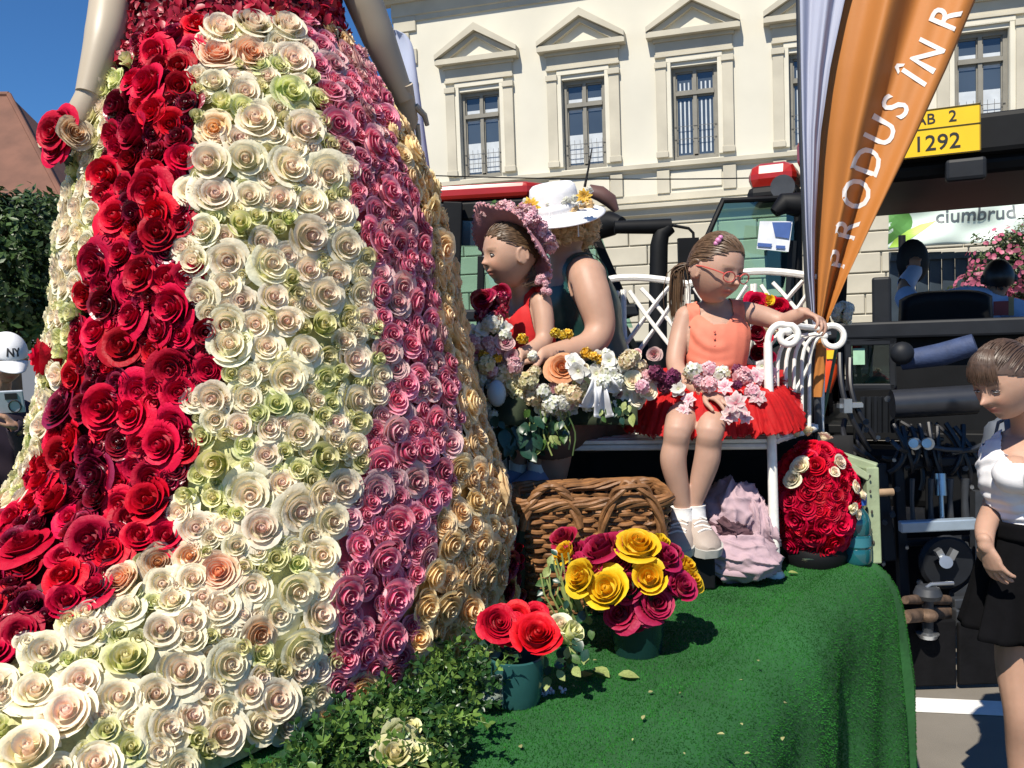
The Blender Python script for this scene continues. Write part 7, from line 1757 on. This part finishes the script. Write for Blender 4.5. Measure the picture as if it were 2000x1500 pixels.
# dark red roses hanging at the rear hem of the gown
hm_ = thing('rose_trail', 'narrow trail of dark red roses hanging behind the apricot side of the gown', 'floral trail', at(1010, 1120, 2.35))
for k in range(15):
    y = 1040+k*11; p = at(1008+rnd.uniform(-18, 16)-k*.6, y, 2.34); put('dark_red_rose', rnd.choice(R_DKRED+R_RED[2:3]), hm_, p, jit(TOCAM(p), .6), rnd.uniform(.016, .026))
g = MB(); g.tube([at(1015, 1030, 2.37), at(1012, 1120, 2.37), at(1005, 1210, 2.37)], .02, 8); g.obj('stem', mFOAM, hm_)

# ================================================================ WOMAN AT THE RIGHT
w2_ = thing('person', 'young woman in white vest and black skirt with tied back brown hair', 'person', V(at(1985, 1100, 2.6).x, 2.6, 0))
atw = lambda x, y, Y: at(x+17, y, Y)
B = Body(); c_ = at(1964, 742, 2.58); R_w = frame(V(-.86, -.34, -.36), (-.05, 0, 1)); a_, b_, h_ = .078, .097, .116
B.head(c_, R_w, a_, b_, h_, False, 1.0)
B.limb('neck', [atw(1985, 790, 2.63), atw(1992, 825, 2.65), atw(2000, 862, 2.66)], [.050, .050, .062])
sw = V(.86, -.5, 0)
B.limb('torso', [atw(2004, 850, 2.67), atw(2004, 876, 2.66), atw(2000, 930, 2.63), atw(2004, 985, 2.64), atw(2010, 1040, 2.65), atw(2012, 1110, 2.66), atw(2012, 1160, 2.66)], [(.07, .06), (.135, .085), (.145, .105), (.122, .095), (.125, .10), (.16, .12), (.165, .12)], sw)
for x, y, Y in ((1966, 925, 2.55), (2030, 935, 2.48)): B.ball('torso', atw(x, y, Y), (.058, .052, .055))
B.limb('torso', [atw(1952, 872, 2.76), atw(2004, 858, 2.66), atw(2064, 880, 2.58)], [.05, .055, .05])
B.limb('arm', [atw(1950, 876, 2.77), atw(1938, 925, 2.78), atw(1926, 985, 2.74), atw(1908, 1030, 2.60), atw(1908, 1066, 2.53)], [.046, .042, .036, .031, .023])
B.hand(atw(1908, 1064, 2.53), V(.30, -.10, -.95), V(.9, .35, 0), .95, .35, -1, .16, .022)
B.limb('arm', [atw(2068, 884, 2.57), atw(2090, 990, 2.55), atw(2080, 1090, 2.50)], [.046, .04, .03])
for dx, dy in ((-20, -.02), (34, .03)):
    B.limb('leg', [atw(2004+dx*.7, 1150, 2.66+dy), atw(1996+dx, 1290, 2.66+dy), atw(2000+dx, 1390, 2.64+dy), atw(2004+dx, 1470, 2.67+dy), atw(2006+dx, 1600, 2.68+dy), atw(2006+dx, 1690, 2.68+dy)], [.085, .072, .054, .052, .036, .034])
B.build(w2_, .0034, (.44, .265, .19), brow=(.05, .03, .02))
eyes(w2_, c_, R_w, a_, b_, h_, 0, .6)
mVEST = mat('white_ribbed_vest', (.78, .78, .80), .8, .03, 60, .1, 300); mSKIRT = mat('black_skirt', (.004, .004, .005), .95, .2, 20, .1, spec=.1)
X, Y, Z = B.P.T; nk2 = at(2002, 868, 2.6); lx = (B.P-np.array(nk2)) @ np.array((.86, -.5, 0)); fy = (B.P-np.array(nk2)) @ np.array((-.5, -.86, 0)); zn = at(1985, 900, 2.58).z; zw = at(1985, 1028, 2.6).z; zsh = at(1985, 872, 2.6).z
ul = np.abs(lx-.01); mask = (B.isb('torso') | (B.isb('arm', 'neck') & (Z > zn-.02) & (ul < .112))) & (Z > zw-.03) & ~((ul < .068) & (Z > zn+.9*np.maximum(0, ul-.04))) & ~((ul > .112) & (Z > zn+.03))
B.cloth('vest', mask, mVEST, .006, .003, 70, .002, wdir=(.1, .1, 1.0), fn=lambda P, i: np.where(P[:, 2] < zw+.10, .006*(.5+.5*np.sin(P[:, 2]*210+4*np.sin(P[:, 0]*14))), 0))
sk0 = at(2027, 1022, 2.655)
def skf(u, v):
    a = 2*math.pi*u; z = -v*.33; r = .130+.062*v**1.1; fl_ = v*.028*math.sin(9*a+1)+v*.014*math.sin(17*a); ca, sa = math.cos(a), math.sin(a); return sk0+V(ca*(r+fl_)*1.06, sa*(r+fl_)*1.0, z-.012*math.sin(a*2)*v)
g = MB(); g.grid(skf, 120, 20, True); g.obj('skirt', mSKIRT, w2_, solid=.004)
g = MB(); g.grid(lambda u, v: sk0+V(math.cos(2*math.pi*u)*.1475, math.sin(2*math.pi*u)*.142, .02-.055*v), 60, 4, True); g.obj('waistband', mSKIRT, w2_, solid=.004)
q = B.Q[0]; hm = (np.abs(q).max(1) < 1.3) & B.isb('head') & (q[:, 2] > .06+.50*np.maximum(q[:, 1], -.9)) & (q[:, 2] > -.5)
lines = []; st = []
for k in range(1100):
    d = V(rnd.gauss(0, 1), rnd.gauss(0, 1), rnd.gauss(0, 1)).normalized()
    if d.z > .06+.48*max(d.y, -.9)+rnd.uniform(-.02, .05) and d.z > -.45: st.append(d)
lines = comb(c_, R_w, a_, b_, h_, st, V(0, -.92, .30), 1.07)
for k in range(170):                   # fringe falling over the brow
    x0 = rnd.uniform(-.75, .75); ln = []; sp = rnd.uniform(-.12, .12); e0 = rnd.uniform(-.10, .10)
    for i in range(9):
        t = i/8; d = V(x0*(.5+.5*t)+sp*t, .35+.62*t, 1.0-.70*t+e0*t); ln.append(scalp_pt(c_, R_w, a_, b_, h_, d, 1.07+.10*math.sin(t*2.6)))
    lines.append(ln)
kb = scalp_pt(c_, R_w, a_, b_, h_, V(0, -.92, .30), 1.18); ex = MB(); ex.ell(kb, (.045, .045, .042), None, 16, 10)
for k in range(80):
    ax = jit(V(0, 0, 1), 2); e1 = ax.orthogonal().normalized(); e2 = ax.cross(e1); lines.append([kb+(e1*math.cos(t)+e2*math.sin(t))*.047+ax*rnd.uniform(-.002, .002) for t in [i*.4 for i in range(12)]])
hairdo(B, 0, hm, lines, mHAIR_BR, .0019, .004, ex)
g = MB(); g.ell(c_+R_w @ V(-a_*1.08, -.02, -.35*h_), (.005, .005, .006)); g.obj('earring', mSTEEL, w2_)
mSTRAP = mat('grey_backpack', (.10, .115, .14), .7, .1, 15)
bpk = thing('backpack', 'grey backpack slung behind the shoulder of the woman in the white vest', 'backpack', at(1948, 860, 2.86))
g = MB(); g.ell(at(1962, 885, 2.90), (.075, .07, .13), None, 20, 14, lambda p: 1+.06*math.sin(p.x*5+p.z*7)); g.obj('bag', mSTRAP, bpk); g = MB(); g.tube([at(1944, 850, 2.82), at(1950, 825, 2.80), at(1968, 818, 2.76), at(1972, 850, 2.72)], .012, 8, flat=.4); g.obj('strap', mSTRAP, bpk)

# ================================================================ DRIVER
dvr = thing('person', 'dark haired driver in pale blue shirt seated in the tractor cab', 'person', at(1880, 640, 5.75))
B = Body(); c_ = at(1950, 545, 5.75); R_d = frame(V(.35, .88, -.15)); B.head(c_, R_d, .08, .10, .118, False)
B.limb('neck', [at(1945, 570, 5.75), at(1935, 600, 5.75)], [.055, .06])
sd_ = V(.95, -.3, 0)
B.limb('torso', [at(1905, 588, 5.78), at(1890, 610, 5.78), at(1880, 680, 5.8), at(1878, 760, 5.8)], [(.08, .07), (.20, .12), (.19, .14), (.18, .15)], sd_)
B.limb('torso', [at(1822, 600, 5.8), at(1900, 586, 5.78), at(1985, 612, 5.70)], [.07, .08, .07])
B.limb('arm', [at(1815, 600, 5.82), at(1775, 590, 5.95), at(1768, 560, 6.1), at(1786, 530, 6.22)], [.07, .06, .05, .04]); B.hand(at(1786, 532, 6.22), V(.1, .1, .9), V(.5, .8, 0), 1.1, .9)
B.limb('arm', [at(1988, 612, 5.70), at(2010, 680, 5.65), at(1990, 740, 5.9)], [.07, .06, .045])
for q_ in (-1, 1): B.limb('leg', [at(1878+q_*30, 760, 5.8), at(1890+q_*35, 770, 6.25), at(1895+q_*35, 900, 6.35)], [.09, .07, .05])
B.build(dvr, .0075, (.36, .20, .13))
mSHIRT = mat('pale_blue_shirt', (.40, .49, .68), .8, .06, 20, .1); mJEANS = mat('dark_jeans', (.03, .045, .09), .85, .1, 20)
X, Y, Z = B.P.T
B.cloth('shirt', (B.isb('torso') | B.isb('arm')) & (Z > at(1880, 745, 5.8).z) & ((Y < 6.0) | (X > 2.75)), mSHIRT, .012, .006, 30, .004)
B.cloth('trousers', B.isb('leg'), mJEANS, .012, .004, 30, .004)
q = B.Q[0]; hm = (np.abs(q).max(1) < 1.3) & B.isb('head') & (q[:, 2] > -.15+.55*q[:, 1])
st = [d for d in (V(rnd.gauss(0, 1), rnd.gauss(0, 1), rnd.gauss(0, 1)).normalized() for k in range(500)) if d.z > -.15+.55*d.y]
hairdo(B, 0, hm, [[scalp_pt(c_, R_d, .08, .10, .118, d, 1.05+.02*i)+V(0, 0, -.004*i) for i in range(5)] for d in st], mHAIR_DK, .004, .016)
mPRINT = mat('red_shirt_print', (.36, .06, .05), .7); mPRINT2 = mat('tan_shirt_print', (.45, .28, .12), .7)
g = MB(); g.box(at(1955, 602, 5.55), (.085, .006, .09), Matrix.Rotation(-.3, 3, 'Z')); g.obj('badge', mPRINT, dvr, smooth=False); g = MB(); g.box(at(1975, 598, 5.54), (.03, .006, .12), Matrix.Rotation(-.3, 3, 'Z')); g.obj('badge', mPRINT2, dvr, smooth=False)

# ================================================================ MAN AT THE LEFT EDGE
mn_ = thing('person', 'spectator in white cap looking down at a pale tablet left of the gown', 'person', V(at(10, 900, 4.3).x, 4.3, 0))
B = Body(); c_ = at(14, 700, 4.3); R_m = frame(V(.62, -.66, -.42)); B.head(c_, R_m, .08, .10, .118, False)
B.limb('neck', [at(0, 745, 4.34), at(-10, 790, 4.36)], [.055, .06])
B.limb('torso', [at(-12, 785, 4.4), at(-14, 820, 4.4), at(-14, 950, 4.4), at(-14, 1080, 4.4), at(-14, 1150, 4.4)], [(.08, .07), (.19, .11), (.18, .12), (.165, .12), (.17, .12)], V(.8, .6, 0))
B.limb('torso', [at(-85, 815, 4.32), at(-12, 795, 4.4), at(55, 815, 4.48)], [.06, .07, .06])
B.limb('arm', [at(56, 818, 4.48), at(64, 900, 4.42), at(50, 880, 4.15), at(30, 835, 4.02)], [.055, .045, .04, .03]); B.hand(at(32, 836, 4.02), V(-.4, -.3, .7), V(-.6, -.3, .3), .95, .6)
B.limb('arm', [at(-85, 818, 4.3), at(-70, 900, 4.15), at(-20, 850, 4.0)], [.055, .045, .03])
for q_ in (-1, 1): B.limb('leg', [at(-14+q_*36, 1150, 4.4), at(-14+q_*38, 1260, 4.4), V(at(-14+q_*38, 1200, 4.4).x, 4.42, .08)], [.09, .065, .04])
B.build(mn_, .006, (.40, .23, .155))
mDARKSH = mat('dark_plum_shirt', (.035, .02, .035), .85, .1, 20); X, Y, Z = B.P.T
B.cloth('shirt', (B.isb('torso') | (B.isb('arm') & (Z > at(60, 900, 4.4).z))), mDARKSH, .010, .006, 30, .004); B.cloth('trousers', B.isb('leg'), mJEANS, .012, .004, 30, .004)
q = B.Q[0]; hm = (np.abs(q).max(1) < 1.3) & B.isb('head') & (q[:, 2] > -.25+.65*q[:, 1]) & (q[:, 2] > -.5)
hairdo(B, 0, hm, [[scalp_pt(c_, R_m, .08, .10, .118, V(rnd.gauss(0, 1), -abs(rnd.gauss(.6, .5)), rnd.gauss(-.1, .3)), 1.04+.02*i) for i in range(3)] for k in range(150)], mHAIR_DK, .004, .008)
mCAPW = mat('white_cap_cotton', (.74, .74, .76), .8, .04, 30, .1, 200)
g = MB()
def capf(u, v):
    t = v*math.pi/2; a = 2*math.pi*u; k = .93
    return c_+R_m @ V(math.sin(t)*math.cos(a)*.088, math.sin(t)*math.sin(a)*.108-.004, .032+math.cos(t)*.098)
g.grid(capf, 48, 14, True); cp = g.obj('cap', mCAPW, mn_, solid=.003)
g = MB(); g.grid(lambda u, v: c_+R_m @ V((u-.5)*.15*(1-.25*v*v), .098+.085*v*math.sqrt(max(0, 1-(2*u-1)**2*.8))-.03*(2*u-1)**2*(1), .034-.03*v-.02*(2*u-1)**2), 20, 8); g.obj('peak', mCAPW, cp, solid=.004)
mCAPINK = mat('dark_embroidery', (.02, .02, .025), .7)
def capt(x, y):
    a = math.pi/2+(-x)/.1; t = math.pi/2-(y+.025)/.1; return c_+R_m @ V(math.sin(t)*math.cos(a)*.0905, math.sin(t)*math.sin(a)*.1105-.004, .032+math.cos(t)*.1005)
text_on('NY', .055, lambda x, y: capt(.036-x, y), mCAPINK, 'emblem', cp, .002, 1)
tb_ = thing('tablet', 'pale tablet held in the hands of the spectator in the white cap', 'tablet', at(18, 790, 4.0))
g = MB(); Rt = frame(V(-.3, .9, .35)); g.box(at(14, 785, 3.98), (.14, .012, .11), Rt); g.obj('case', mat('pale_case', (.42, .46, .52), .4), tb_, smooth=False, bevel=.004)
g = MB(); cc = at(14, 785, 3.98); g.tube([cc+Rt @ V(.03+.025*math.cos(t), -.009, -.02+.03*math.sin(t)) for t in [i*.45 for i in range(14)]], .003, 6, closed=True); g.box(cc+Rt @ V(.02, -.008, .03), (.05, .003, .03), Rt); g.obj('case_print', mCAPINK, tb_, smooth=False)
